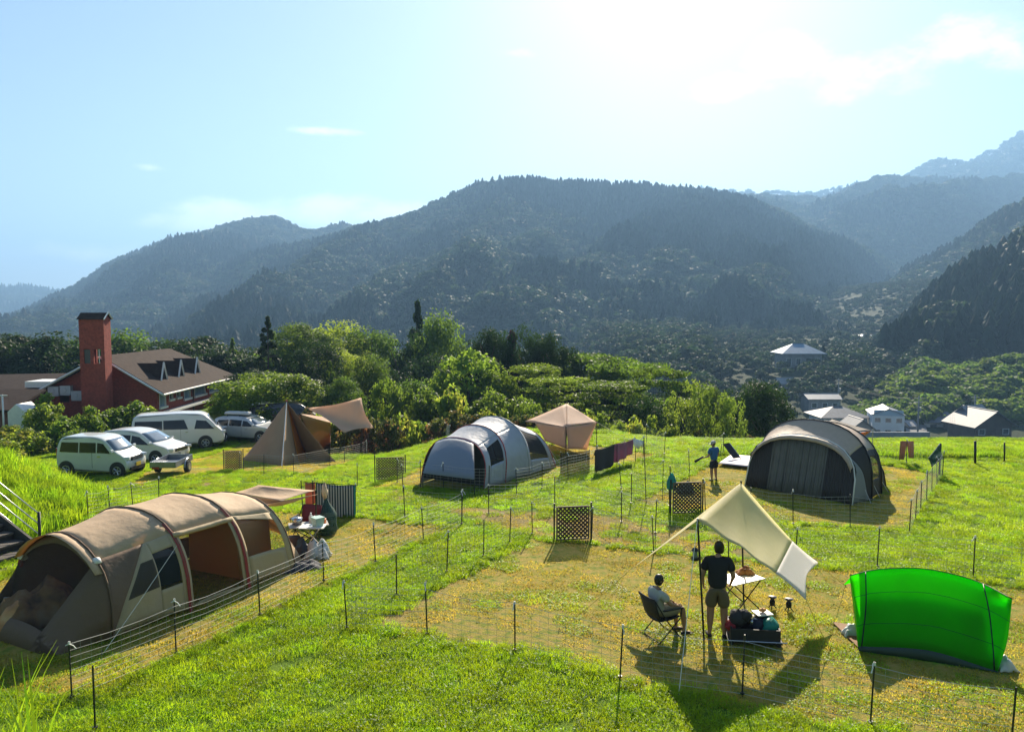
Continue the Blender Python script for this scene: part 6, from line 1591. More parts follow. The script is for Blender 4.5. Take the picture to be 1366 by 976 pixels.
# ---------------------------------------------------------------- steps and railing at the left edge
ST = empty('garden_steps', G(20, 745), 'dark timber steps climbing the grassy bank at the left edge', 'steps')
M_step = mat('step_timber', (.10, .085, .07), .85, var=.3, vscale=5, bump=.4); M_stepd = mat('step_stone', (.06, .055, .05), .9, var=.3, vscale=4, bump=.5)
foot = G(46, 741); dirS = Vector((-.94, .34, 0)).normalized(); wS = Vector((-dirS.y, dirS.x, 0)) * -1
if wS.y > 0: wS = -wS
for k in range(8):
    c = foot + dirS * (.15 + .34 * k); z = foot.z + .17 * (k + 1)
    cc = c + wS * .75; ang = math.atan2(dirS.y, dirS.x)
    m = MB(); m.box((cc.x, cc.y, z - .03), (.36, 1.5, .06), (0, 0, ang)); m.build('tread', M_step, ST, bevel=.01)
    m = MB(); m.box((cc.x + dirS.x * .02, cc.y + dirS.y * .02, (z - .06 + foot.z - .3) / 2), (.32, 1.48, z - .06 - foot.z + .3), (0, 0, ang)); m.build('riser', M_stepd, ST)
m = MB(); s0, s1 = foot + wS * -.06, foot + dirS * 3.0 + wS * -.06; m.add([s0 + Vector((0, 0, -.1)), s1 + Vector((0, 0, 1.35)), s1 + Vector((0, 0, 1.75)), s0 + Vector((0, 0, .28)), s0 + Vector((0, .08, -.1)), s1 + Vector((0, .08, 1.35)), s1 + Vector((0, .08, 1.75)), s0 + Vector((0, .08, .28))], [(0, 1, 2, 3), (7, 6, 5, 4), (3, 2, 6, 7), (0, 3, 7, 4)]); m.build('stringer', M_stepd, ST)
RL = empty('railing', foot, 'metal railing with four pale bars running down beside the steps', 'railing')
M_rail = mat('railing_metal', (.50, .50, .50), .35, metal=.7)
f2 = foot + wS * -.16
MB().tube([f2 + Vector((0, 0, -.1)), f2 + Vector((0, 0, 1.02))], .035, 8).build('post', M_stake, RL, smooth=True)
f3 = f2 + dirS * 2.8; MB().tube([f3 + Vector((0, 0, .9)), f3 + Vector((0, 0, 2.4))], .035, 8).build('post', M_stake, RL, smooth=True)
for z in (.98, .72, .46, .20): MB().tube([f2 + Vector((0, 0, z)), f2 + dirS * 3.4 + Vector((0, 0, z + 1.75))], .014, 6).build('bar', M_rail, RL, smooth=True)
m = MB(); pth = [G(0, 762), G(30, 752), G(55, 745)]; m.grid([[p + Vector((0, -.35, .035)) for p in pth], [p + Vector((0, .5, .035)) for p in pth]]); o = m.build('path', mat('worn_soil', (.14, .10, .06), .95, var=.3, vscale=4)); tag(o, kind='structure')

# ================================================================ LAUNDRY
def cloth_on_line(name, tl, tr, drop_, label, cat, mt, folds=5, amp=.03, seed=0, group=None):
    q = random.Random(seed); ph = q.uniform(0, 6); n, m_ = 28, 10; rows = []
    d = (tr - tl); nrm = Vector((-d.y, d.x, 0)).normalized()
    for side in (1,):
        for j in range(m_ + 1):
            r = []
            for i in range(n + 1):
                s, t_ = i / n, j / m_; dz = drop_[0] + (drop_[1] - drop_[0]) * s if isinstance(drop_, tuple) else drop_
                p = tl.lerp(tr, s) + Vector((0, 0, -dz * t_ - .04 * 4 * s * (1 - s))) + nrm * (amp * (t_ ** .6) * math.sin(s * folds * 6.28 + ph)) + d * (.02 * t_ * math.sin(s * 9 + ph))
                r.append(p)
            rows.append(r)
    back = [[tl.lerp(tr, i / n) + nrm * (.03 * k) + Vector((0, 0, -(.10 * k) - .04 * 4 * (i / n) * (1 - i / n))) for i in range(n + 1)] for k in (2, 1)]
    o = MB().grid(back + rows).build(name, mt, None, smooth=True, solid=.006); return tag(o, label, cat, group)
# striped towel: stripes run down the cloth
mt = bpy.data.materials.new('striped_towel'); mt.use_nodes = True; t = mt.node_tree; b = t.nodes['Principled BSDF']; b.inputs['Roughness'].default_value = .95
tcn = N(t, 'ShaderNodeTexCoord'); mp_ = N(t, 'ShaderNodeSeparateXYZ'); t.links.new(tcn.outputs['Generated'], mp_.inputs[0])
st_ = ML(t, 'GREATER_THAN', ML(t, 'FRACT', ML(t, 'MULTIPLY', mp_.outputs[0], 15.0)), .52)
mx = N(t, 'ShaderNodeMix', data_type='RGBA'); t.links.new(st_, mx.inputs[0]); mx.inputs[6].default_value = (.035, .055, .06, 1); mx.inputs[7].default_value = (.48, .46, .42, 1)
m2 = N(t, 'ShaderNodeMix', data_type='RGBA'); t.links.new(ML(t, 'GREATER_THAN', mp_.outputs[0], .955), m2.inputs[0]); t.links.new(mx.outputs[2], m2.inputs[6]); m2.inputs[7].default_value = (.04, .25, .22, 1); t.links.new(m2.outputs[2], b.inputs['Base Color'])
def up(px, py, base_px, base_py):
    g_ = G(base_px, base_py); return A(px, py, g_.y)
tl, tr = up(421, 643, 421, 688), up(474, 647, 474, 690)
cloth_on_line('striped_towel', tl, tr, (.98, .98), 'towel with dark and white vertical stripes hanging on the net', 'towel', mt, 6, .02, 1)
M_orc = mat('coral_cloth', (.62, .22, .13), .9, trans=.25, tcol=(.8, .25, .12))
cloth_on_line('small_towel', up(407, 643, 414, 687), up(420, 642, 420, 687), .62, 'small coral towel hanging left of the striped towel', 'towel', M_orc, 1, .02, 2)
p = G(418, 688); lp_ = empty('pole', p, 'thin dark pole carrying the striped and coral towels', 'pole'); MB().tube([p, Vector((p.x, p.y, tl.z + .05))], .015, 6).build('shaft', M_pole, lp_); MB().tube([Vector((p.x - .25, p.y, tl.z)), tr + Vector((.05, 0, 0))], .010, 5).build('bar', M_pole, lp_)
cloth_on_line('dark_towel', up(794, 600, 795, 633), up(820, 592, 822, 624), .78, 'dark brown towel hanging on the net beside the pink one', 'towel', mat('dark_brown_towel', (.05, .04, .04), .95, trans=.1), 2, .03, 3)
cloth_on_line('pink_towel', up(819, 592, 822, 624), up(846, 585, 846, 616), (.72, .50), 'dusty pink towel hanging on the net beside the dark one', 'towel', mat('pink_towel', (.40, .15, .22), .95, trans=.25, tcol=(.55, .2, .3)), 3, .05, 4)
a, b = up(794, 600, 795, 633), up(848, 584, 848, 616); MB_ = MB(); MB_.tube([a, b], .009, 5); lr = empty('clothes_line', drop(a), 'pole and bar carrying the dark and pink towels', 'clothes rail'); MB_.build('bar', M_pole, lr)
for p in (a, a.lerp(b, .52), b): MB().tube([p, drop(p)], .014, 6).build('leg', M_pole, lr)
# tall clothes pole with white hanging laundry clips
p = G(862, 673); top = A(859, 583, p.y); tp_ = empty('clothes_pole', p, 'tall thin pole with a small white hanging dryer on top', 'pole'); MB().tube([p, top], .014, 6).build('shaft', M_pole, tp_)
hd = A(850, 580, p.y); m = MB(); m.tube([hd + Vector((-.10, 0, -.05)), hd + Vector((0, 0, -.28)), hd + Vector((.12, 0, -.14)), hd + Vector((.24, 0, -.02))], .012, 5); m.build('arm', M_wtrim, tp_)
hg = empty('hanging_laundry', drop(hd), 'white rumpled laundry hanging from the tall thin pole', 'laundry'); cl_ = MB()
cl_.grid([[hd + Vector((-.12 + .08 * i, .02 * (i % 2), -.10 - .02 * i)) for i in range(5)], [hd + Vector((-.10 + .07 * i, -.03 * (i % 2), -.32 - .06 * (i % 3))) for i in range(5)]]); cl_.build('cloth', M_clip, hg, smooth=True, solid=.006)
# brown shorts / trousers drying on the back net, seen against the yellow field
pg = G(1210, 618); c = A(1210, 588, pg.y)
dr = empty('trousers', drop(c), 'light brown trousers drying on the back net in front of the yellow field', 'trousers'); m = MB()
for s, w0, ln in ((-1, .26, .72), (1, .26, .66)):
    rows = [[c + Vector((s * (.135 + .07 * t_) + (x - .5) * w0 * (1 - .25 * t_), .035 * math.sin(x * 6 + s), -ln * t_)) for x in [i / 8 for i in range(9)]] for t_ in (0, .3, .6, 1)]; m = MB(); m.grid(rows); m.build('trouser_leg', mat('light_brown_cloth', (.34, .21, .15), .9, trans=.3, tcol=(.5, .3, .2)), dr, smooth=True, solid=.01)
# chair with dark cover leaning at the corner post, right
pg = G(1253, 634); pst = empty('wooden_post', pg, 'dark wooden post at the far corner of the net behind the dark tent', 'post'); MB().tube([pg, pg + Vector((0, 0, 1.15))], .035, 7).build('shaft', M_pole, pst)
q3 = [A(1254, 591, pg.y), A(1238, 611, pg.y - .1), A(1243, 622, pg.y - .2), A(1257, 612, pg.y)]
m = MB(); m.grid(coons((q3[0], q3[1], q3[2], q3[3]), 8, .0, curve=.08)); o = m.build('folded_cloth', mat('dark_green_cloth', (.03, .07, .04), .85, cols=[(.01, .02, .015), (.04, .10, .06), (.25, .28, .25)], vscale=6), smooth=True, solid=.05); tag(o, 'dark green patterned cloth hung on the corner post at the right', 'cloth')
for px, pyt, pyb, lb in ((1301, 588, 619, 'dark wooden post standing alone at the edge of the yellow field'), (1340, 590, 616, 'thin post at the right end of the yellow field')):
    p = G(px, pyb); o = MB().tube([p - Vector((0, 0, .1)), A(px, pyt, p.y)], .045 if px == 1301 else .03, 7).build('wooden_post', M_pole, smooth=True); tag(o, lb, 'post')
# teal bag on the gate of the dark tent
c = A(896, 640, G(897, 687).y + .1); m = MB(); rows = []
for t_ in [i / 8 for i in range(9)]:
    w = .035 + .11 * math.sin(min(1, t_ * 1.15) * PI * .62); rows.append([c + Vector((w * math.cos(a_), w * .6 * math.sin(a_), .20 - .46 * t_)) for a_ in [k * PI / 5 for k in range(10)]])
m.grid(rows, close=True); o = m.build('hanging_bag', mat('teal_bag', (.02, .22, .20), .6, trans=.2, tcol=(.02, .4, .35)), smooth=True); tag(o, 'teal cloth bag hanging on the left post of the gate beside the cream tarp', 'bag')
p0 = G(897, 687); p0 = Vector((p0.x - .06, p0.y + .1, p0.z)); hp = empty('hanging_post', p0, 'thin post holding the teal cloth bag', 'post'); MB().tube([p0, Vector((c.x - .05, c.y, c.z + .42))], .015, 6).build('shaft', M_pole, hp)

# ================================================================ CAMP FURNITURE
M_cred = mat('chair_red', (.36, .03, .04), .8, trans=.15, tcol=(.6, .05, .05)); M_cblk = mat('chair_black', (.018, .018, .02), .85); M_wood = mat('light_wood', (.40, .25, .12), .6)
def folding_chair(loc, rz, label, mt, group=None, sc=1.0, high=False):
    r = empty('folding_chair', loc, label, 'chair', group, rz); r.scale = (sc,) * 3
    sh = .40; bh = 1.0 if high else .80
    m = MB(); m.grid([[(x, y, sh - .05 * math.sin((x + .25) / .5 * PI) + .04 * (y > .1)) for x in (-.25, -.12, 0, .12, .25)] for y in (-.22, 0, .22)]); m.build('seat', mt, r, local=True, smooth=True, solid=.012)
    m = MB(); m.grid([[(x, -.22 - .14 * t_ - .03 * math.cos(x * 6), sh + .02 + (bh - sh) * t_) for x in (-.25, -.12, 0, .12, .25)] for t_ in (0, .33, .66, 1)]); m.build('backrest', mt, r, local=True, smooth=True, solid=.012)
    for s in (-1, 1):
        MB().tube([(s * .27, .24, 0), (s * .27, -.12, .42), (s * .27, -.36, bh)], .011, 6).build('back_frame', M_cblk, r, local=True)
        MB().tube([(s * .27, -.26, 0), (s * .27, .20, .42), (s * .27, .22, .60)], .011, 6).build('leg', M_cblk, r, local=True)
        MB().box((s * .28, .02, .60), (.045, .42, .02)).build('armrest', M_wood if mt is M_cred else M_cblk, r, local=True)
    MB().tube([(-.27, .24, .02), (.27, .24, .02)], .010, 5).build('stretcher', M_cblk, r, local=True); MB().tube([(-.27, -.26, .02), (.27, -.26, .02)], .010, 5).build('stretcher', M_cblk, r, local=True)
    return r
def camp_table(loc, rz, label, mt, sx=.8, sy=.5, h=.62):
    r = empty('camp_table', loc, label, 'table', None, rz)
    MB().box((0, 0, h), (sx, sy, .02)).build('tabletop', mt, r, local=True, bevel=.006)
    for s in (-1, 1):
        MB().tube([(-sx * .42, s * sy * .42, 0), (sx * .42, s * sy * .42, h - .01)], .012, 5).build('leg', M_cblk, r, local=True)
        MB().tube([(sx * .42, s * sy * .42, 0), (-sx * .42, s * sy * .42, h - .01)], .012, 5).build('leg', M_cblk, r, local=True)
    return r
# red chairs by the teepee and at the campfire corner
folding_chair(G(468, 600), 2.2, 'red folding chair standing under the beige wing tarp', M_cred, 'red chairs at the teepee plot')
folding_chair(G(512, 588), .4, 'red folding chair with light cloth just right of the beige wing tarp tip', M_cred, 'red chairs at the teepee plot', 1.15)
folding_chair(G(539, 594), -.6, 'red folding chair furthest right, next to the low stone ring', M_cred, 'red chairs at the teepee plot')
camp_table(G(448, 598), .3, 'small camp table half hidden under the beige wing tarp', M_wood, .7, .45, .5)
fr0 = G(560, 588); fp = empty('fire_pit', fr0, 'low ring of dark stones beside the rightmost red chair', 'fire pit')
for i in range(9):
    a_ = i * .698; MB().blob(drop(fr0 + Vector((.4 * math.cos(a_), .4 * math.sin(a_), 0)), .07), (.11, .10, .08), 7, 5, .15, i).build('stone', mat('dark_stone', (.10, .09, .085), .9, var=.3, vscale=6), fp)
p = G(571, 578); lb_ = empty('white_lantern', p, 'small white bag hung on a net post beyond the red chairs', 'bag'); MB().tube([p, p + Vector((0, 0, .8))], .012, 5).build('post', M_pole, lb_); MB().blob(p + Vector((-.02, 0, .72)), (.08, .06, .16), 8, 6, .1, 3).build('bag', M_clip, lb_, smooth=True)
# camp kitchen right of the tunnel tent
folding_chair(G(408, 722), 2.9, 'dark red folding chair in the camp kitchen beside the tunnel tent', mat('chair_maroon', (.16, .02, .025), .8), None, 1.05)
t0 = G(412, 728); camp_table(t0, .35, 'cluttered camp table right of the tunnel tent', mat('table_grey', (.35, .33, .30), .6), .95, .5, .55)
def prop(name, base, mb_fn, mt, label, cat, smooth=True, **k):
    m = MB(); mb_fn(m, base); o = m.build(name, mt, smooth=smooth, **k); return tag(o, label, cat)
tt = t0 + Vector((0, 0, .56))
M_steel = mat('steel', (.5, .5, .5), .25, metal=.9)
prop('cooking_pot', tt + Vector((-.28, .0, 0)), lambda m, b: (m.tube([b, b + Vector((0, 0, .16))], [.12, .13], 16), m.tube([b + Vector((-.16, 0, .13)), b + Vector((-.12, 0, .13))], .012, 5)), M_steel, 'steel cooking pot on the cluttered camp table', 'pot')
prop('brown_bucket', t0 + Vector((-.30, -.35, 0)), lambda m, b: m.tube([drop(b), drop(b, .34)], [.15, .19], 16), mat('bucket_brown', (.12, .06, .03), .7), 'brown bucket standing in front of the cluttered camp table', 'bucket')
prop('white_bottle', tt + Vector((.05, .05, 0)), lambda m, b: m.tube([b, b + Vector((0, 0, .18)), b + Vector((0, 0, .23)), b + Vector((0, 0, .27))], [.05, .05, .02, .02], 10), M_clip, 'white bottle on the cluttered camp table', 'bottle')
prop('roll_of_paper', tt + Vector((.20, -.08, 0)), lambda m, b: m.tube([b, b + Vector((0, 0, .22))], .06, 12), M_clip, 'white paper roll standing on the cluttered camp table', 'paper roll')
prop('orange_box', tt + Vector((.34, .06, 0)), lambda m, b: m.box(b + Vector((0, 0, .06)), (.16, .12, .12)), mat('orange_tub', (.6, .15, .05), .5), 'small orange box at the right end of the cluttered camp table', 'box', smooth=False, bevel=.01)
b0 = G(424, 742); draped('white_bag', b0, .6, .45, .34, mat('white_plastic_bag', (.62, .62, .60), .45, trans=.2), 'crumpled white plastic bag on the grass below the camp kitchen', 'bag', 21)
b0 = G(404, 740); draped('dark_bag', b0, .6, .5, .30, mat('black_bag', (.03, .03, .03), .5), 'black bag lying between the tunnel tent and the camp kitchen', 'bag', 22)
b0 = G(402, 758); draped('dark_mat', b0, .9, .5, .14, mat('dark_mat_cloth', (.035, .035, .045), .8), 'dark folded mat lying at the right foot of the tunnel tent', 'mat', 23, rz=.5)
sh = G(383, 778)
# green hanging drying net (tiers)
c = G(436, 712); dn = empty('drying_net', c, 'dark green tiered drying net standing by the striped towel', 'drying net')
M_dn = mat('green_net_cloth', (.02, .07, .05), .7, alpha=.80)
m = MB(); prof_ = [(.02, .95), (.10, .80), (.22, .62), (.27, .50), (.26, .30), (.28, .14), (.24, .02)]
m.grid([[c + Vector((r_ * math.cos(a_), r_ * math.sin(a_), z)) for a_ in [k * PI / 8 for k in range(16)]] for r_, z in prof_], close=True); m.build('net', M_dn, dn, smooth=True)
for z in (.14, .32, .50): MB().disc(c + Vector((0, 0, z)), .25, .012, n=18).build('tray', M_dn, dn)
for z, s in ((.36, 1), (.18, 2)): prop('dishes', c + Vector((.02, 0, z)), lambda m, b: m.blob(b + Vector((0, 0, .05)), (.15, .1, .05), 10, 5, .1, s), M_clip, 'white dishes on the %s tray of the green drying net' % ('upper' if s == 1 else 'lower'), 'dishes')
prop('pampas_plume', c + Vector((-.04, 0, .98)), lambda m, b: m.blob(b + Vector((0, 0, .16)), (.08, .08, .20), 9, 8, .25, 5), mat('cream_feather', (.62, .52, .38), .9, trans=.3), 'cream feathery duster standing above the green drying net', 'duster')
# folding rack with baskets in front
c = G(418, 735); rk = empty('camp_rack', c, 'light folding rack in front of the camp kitchen', 'rack')
for s in (-1, 1): MB().tube([c + Vector((s * .25, -.15, 0)), c + Vector((-s * .2, .1, .62))], .012, 5).build('leg', M_steel, rk); MB().tube([c + Vector((s * .25, .15, 0)), c + Vector((-s * .2, -.1, .62))], .012, 5).build('leg', M_steel, rk)
MB().box(c + Vector((0, 0, .62)), (.6, .4, .02)).build('shelf', M_wtrim, rk)
prop('teal_basket', c + Vector((.12, 0, .63)), lambda m, b: m.tube([b, b + Vector((0, 0, .22))], [.13, .18], 4), mat('pale_teal', (.35, .50, .47), .6), 'pale teal basket on top of the folding rack', 'basket', smooth=False)
# white ground sheet and folded shade behind the dark tent, and boy
m = MB(); q4 = [G(958, 622), G(1002, 627), G(1004, 612), (G(975, 610))]; m.grid(coons((q4[0] + Vector((0, 0, .12)), q4[1] + Vector((0, 0, .12)), q4[2] + Vector((0, 0, .12)), q4[3] + Vector((0, 0, .12))), 6, 0)); o = m.build('ground_sheet', mat('pink_white_sheet', (.62, .54, .54), .7), smooth=True, solid=.01); tag(o, 'pale pinkish ground sheet spread left of the big dark tent', 'sheet')
a = G(976, 616); fc = empty('folded_lounger', a, 'dark folded camp lounger leaning at the left of the pale ground sheet', 'lounger')
c0, c1 = A(966, 592, a.y + .3), A(982, 611, a.y - .1); m = MB(); m.grid([[c0 + Vector((-.05, 0, 0)), c1 + Vector((-.10, 0, 0))], [c0 + Vector((.22, .1, .02)), c1 + Vector((.18, .1, .02))]]); m.build('seat', M_cblk, fc, solid=.03); MB().tube([c0 + Vector((.24, .1, .02)), c1 + Vector((.2, .1, .0)), drop(c1 + Vector((.2, .1, 0)))], .016, 6).build('frame', M_steel, fc)
MB().tube([c0 + Vector((.0, .3, -.05)), drop(c0 + Vector((.0, .6, 0)))], .016, 6).build('leg', M_steel, fc)
a = G(914, 656); draped('grey_heap', a, .55, .4, .28, mat('grey_leaf_heap', (.12, .14, .10), .9, var=.4, vscale=8), 'small grey green heap on the grass behind the gate of the dark tent', 'heap', 31)
# ---- under the cream tarp
tb = G(985, 812); tbl = camp_table(tb, .5, 'white topped folding table standing to the right of the standing man', mat('white_tabletop', (.72, .68, .66), .35, spec=.6), .85, .55, .62)
rt_ = Matrix.Rotation(.5, 3, 'Z')
b0 = tb + rt_ @ Vector((.28, .12, .63)); bk_ = draped('bread_plate', b0, .34, .24, .11, mat('baked_brown', (.32, .12, .04), .7, cols=[(.12, .04, .02), (.40, .16, .05), (.5, .25, .1)], vscale=12), 'brown heap of food on the far corner of the white folding table', 'food', 41)
cr = G(1004, 852); cb = empty('gear_wagon', cr, 'dark open crate of gear on the grass right of the standing man', 'crate', None, -.12)
M_crd = mat('crate_dark', (.022, .022, .028), .7)
for x, y, sx, sy in ((0, -.28, .95, .03), (0, .28, .95, .03), (-.475, 0, .03, .53), (.475, 0, .03, .53)): MB().box((x * .86, y, .17), (sx * (.86 if sx > .1 else 1), sy, .24)).build('side_panel', M_crd, cb, local=True)
MB().box((0, 0, .05), (.92, .53, .03)).build('floor', M_crd, cb, local=True)
for s in (-1, 1): MB().tube([(-.5, s * .32, .09), (.52, s * .32, .09)], .012, 5).build('rail', M_steel, cb, local=True)
for x in (-.4, .4):
    for y in (-.26, .26): MB().box((x, y, .02), (.05, .05, .06)).build('foot', M_crd, cb, local=True)
def lump(px, py, D, r, seed, mt, name, label, cat, jit=.12): 
    c = A(px, py, D); o = MB().blob(c, r, 10, 7, jit, seed).build(name, mt, smooth=True); return tag(o, label, cat)
lump(1026, 835, cr.y - .05, (.15, .2, .16), 3, mat('teal_plastic_bag', (.03, .30, .26), .4, trans=.3, tcol=(.03, .5, .4)), 'plastic_bag', 'bright teal plastic bag stuffed in the right end of the dark crate', 'bag', .2)
lump(984, 824, cr.y, (.16, .15, .16), 4, M_crd, 'dark_bag', 'rounded black bag in the left end of the dark crate', 'bag')
lump(1003, 826, cr.y + .05, (.12, .12, .08), 5, mat('foil', (.5, .5, .5), .25, metal=.9), 'foil_packet', 'shiny crumpled foil packet in the middle of the dark crate', 'packet', .3)
for i_, (px, py, rr, mt_, lb) in enumerate(((993, 820, .12, M_crd, 'black pouch at the back of the dark crate'), (1010, 833, .13, mat('navy_cloth', (.02, .025, .05), .9), 'navy cloth bundle in the middle of the dark crate'), (975, 834, .10, M_cred, 'dark red bundle at the left end of the dark crate'))): lump(px, py, cr.y - .03, (rr, rr, rr * .9), 14 + i_, mt_, 'bundle', lb, 'bundle', .2)
tc_ = A(1017, 817, cr.y + .1); o = MB().box(tc_, (.30, .26, .02), (0, 0, .2)).build('tray', M_clip, bevel=.006); tag(o, 'small white tray lying on the gear in the dark crate', 'tray')
bs_ = MB(); bs_.box((tc_.x, tc_.y, (tc_.z + cr.z) / 2), (.22, .18, tc_.z - cr.z - .02)); o = bs_.build('cool_box', M_crd, bevel=.02); tag(o, 'dark cool box in the crate carrying the white tray', 'box')
lump(1017, 813, cr.y + .1, (.07, .06, .035), 6, mat('fruit_mix', (.6, .3, .1), .5, cols=[(.1, .35, .05), (.7, .25, .08), (.7, .5, .1)], vscale=9), 'fruit', 'small heap of red and green food on the white tray', 'food', .15)
for px, py, lb in ((1030, 812, 'black camping stove standing left of its twin, right of the crate'), (1052, 815, 'black camping stove standing furthest right on the grass')):
    p = G(px, py); r = empty('camping_stove', p, lb, 'stove', 'pair of small stoves on the grass')
    for k in range(3): a_ = k * 2.094; MB().tube([p + Vector((.09 * math.cos(a_), .09 * math.sin(a_), 0)), p + Vector((0, 0, .12))], .010, 5).build('leg', M_cblk, r)
    MB().tube([p + Vector((0, 0, .08)), p + Vector((0, 0, .17)), p + Vector((0, 0, .20))], [.05, .055, .03], 12).build('tank', M_cblk, r, smooth=True)
    MB().tube([p + Vector((0, 0, .21)), p + Vector((0, 0, .25))], [.04, .085], 14).build('cup', mat('stove_grey', (.12, .11, .11), .5, metal=.5), r, smooth=True)
# ================================================================ PEOPLE
def skin_obj(name, verts, edges, radii, mt, parent, root=0, sub=2, sx=None):
    me = bpy.data.meshes.new(name); me.from_pydata([tuple(v) for v in verts], edges, []); me.materials.append(mt)
    o = bpy.data.objects.new(name, me); COL.objects.link(o)
    if parent: o.parent = parent
    md = o.modifiers.new('skin', 'SKIN'); md.use_smooth_shade = True; md.branch_smoothing = .4
    if not me.skin_vertices: 
        bpy.context.view_layer.objects.active = o
    sk = me.skin_vertices[0].data if me.skin_vertices else None
    for i, r in enumerate(radii):
        rr = r if isinstance(r, tuple) else (r, r); sk[i].radius = rr; sk[i].use_root = (i == root)
    sb = o.modifiers.new('sub', 'SUBSURF'); sb.levels = sub; sb.render_levels = sub
    return o
def chain(J, names, rad_, extra=None):
    """joint names path list -> verts, edges"""
    V, E, R, ix = [], [], [], {}
    for path in names:
        prev = None
        for n_ in path:
            if n_ not in ix: ix[n_] = len(V); V.append(Vector(J[n_])); R.append(rad_[n_])
            if prev is not None: E.append((ix[prev], ix[n_]))
            prev = n_
    return V, E, R
def person(label, loc, rz, J, mts, group=None, cap=False, hs=1.0, sandals=True):
    """J: joints in local metres, the figure faces +y"""
    r = empty('person', loc, label, 'person', group, rz)
    skin, hair, shirt, shorts = mts; k = hs
    rb = dict(pelvis=(.12, .09), belly=(.11, .085), chest=(.12, .09), neck=(.062, .062), nape=(.062, .062), hipL=(.085, .085), hipR=(.085, .085), kneeL=(.068, .072), kneeR=(.068, .072), calfL=(.066, .070), calfR=(.066, .070), ankL=(.034, .036), ankR=(.034, .036), heelL=(.036, .036), heelR=(.036, .036), toeL=(.038, .022), toeR=(.038, .022), shL=(.055, .055), shR=(.055, .055), elL=(.048, .048), elR=(.048, .048), wrL=(.025, .022), wrR=(.025, .022), paL=(.036, .018), paR=(.036, .018), faL=(.032, .03), faR=(.032, .03))
    rb = {a_: (b_[0] * k, b_[1] * k) for a_, b_ in rb.items()}
    for s in 'LR':
        J['fa' + s] = tuple(Vector(J['el' + s]).lerp(Vector(J['wr' + s]), .35)); J['calf' + s] = tuple(Vector(J['knee' + s]).lerp(Vector(J['ank' + s]), .3))
    V, E, R = chain(J, [['pelvis', 'belly', 'chest', 'neck', 'nape'], ['chest', 'shL', 'elL', 'faL', 'wrL', 'paL'], ['chest', 'shR', 'elR', 'faR', 'wrR', 'paR'], ['pelvis', 'hipL', 'kneeL', 'calfL', 'ankL', 'heelL', 'toeL'], ['pelvis', 'hipR', 'kneeR', 'calfR', 'ankR', 'heelR', 'toeR']], rb)
    skin_obj('body', V, E, R, skin, r)
    h = Vector(J['head']); hr = .118 * k; nz = (h - Vector(J['nape'])).normalized(); f_ = Vector(J.get('face', (0, 1, 0))).normalized()
    m = MB(); rows = []
    side = f_.cross(Vector((0, 0, 1))).normalized()
    for i in range(13):      # skull to chin, a little longer than wide
        th = PI * i / 12; row = []
        for j in range(16):
            a_ = 2 * PI * j / 16; cx_, cy_ = math.cos(a_), math.sin(a_); jaw = 1 - .22 * max(0, math.cos(th)) ** 1.0
            w = hr * .66 * math.sin(th) ** .85 * (jaw if cy_ > -.2 else jaw * .92); dpt = hr * .82 * math.sin(th) ** .85 * (jaw if cy_ < 0 else 1 - .10 * max(0, math.cos(th)))
            row.append(h + side * (cx_ * w) + f_ * (cy_ * dpt) + Vector((0, 0, -math.cos(th) * hr)))
        rows.append(row)
    m.grid(rows, close=True)
    m.blob(h + f_ * hr * .84 + Vector((0, 0, -.10 * hr)), (hr * .12, hr * .16, hr * .22), 8, 6)
    for s in (-1, 1): m.blob(h + side * (s * hr * .68) + Vector((0, 0, -.05 * hr)), (hr * .09, hr * .17, hr * .27), 8, 6)
    m.build('head', skin, r, local=True, smooth=True)
    eyes = MB()
    for s in (-1, 1): eyes.blob(h + f_ * hr * .76 + side * (s * hr * .27) + Vector((0, 0, .06 * hr)), (hr * .09, hr * .05, hr * .05), 8, 5)
    eyes.build('eyes', M_cblk, r, local=True, smooth=True); mo = MB(); mo.blob(h + f_ * hr * .74 + Vector((0, 0, -.45 * hr)), (hr * .22, hr * .05, hr * .045), 8, 5); mo.build('mouth', mat('lips', (.35, .12, .10), .6), r, local=True, smooth=True)
    m = MB(); rows = []
    q = random.Random(5)
    for i in range(9):
        th = PI * (1 - .60 * i / 8); row = []
        for j in range(18):
            a_ = 2 * PI * j / 18; cx_, cy_ = math.cos(a_), math.sin(a_)
            tt_ = PI - (PI - th) * (1.34 if cy_ < .1 else 1.0 if cy_ < .4 else .62); jj = 1 + q.uniform(-.03, .03)
            row.append(h + side * (cx_ * hr * .76 * math.sin(tt_) ** .8 * jj) + f_ * ((cy_ * .90 - .03) * hr * math.sin(tt_) ** .8 * jj) + Vector((0, 0, -math.cos(tt_) * hr * 1.09)))
        rows.append(row)
    m.grid(rows, close=True); m.fan(rows[0]); m.build('hair', hair, r, local=True, smooth=True)
    if cap:
        m = MB(); m.grid([[h + side * (math.cos(a_) * hr * .82 * c_) + f_ * (math.sin(a_) * hr * .95 * c_) + Vector((0, 0, z)) for a_ in [k_ * PI / 8 for k_ in range(16)]] for c_, z in ((.05, hr * 1.2), (.6, hr * 1.1), (.95, hr * .7), (1.02, hr * .25))], close=True)
        m.grid([[h + side * (x * hr) + f_ * hr * .85 + Vector((0, 0, .3 * hr)) for x in (-.6, 0, .6)], [h + side * (x * hr * .9) + f_ * hr * 1.6 + Vector((0, 0, .2 * hr)) for x in (-.5, 0, .5)]]); m.build('cap', cap, r, local=True, smooth=True, solid=.006)
    # shirt with sleeves
    P_ = lambda a_, b_, t_: tuple(Vector(J[a_]).lerp(Vector(J[b_]), t_))
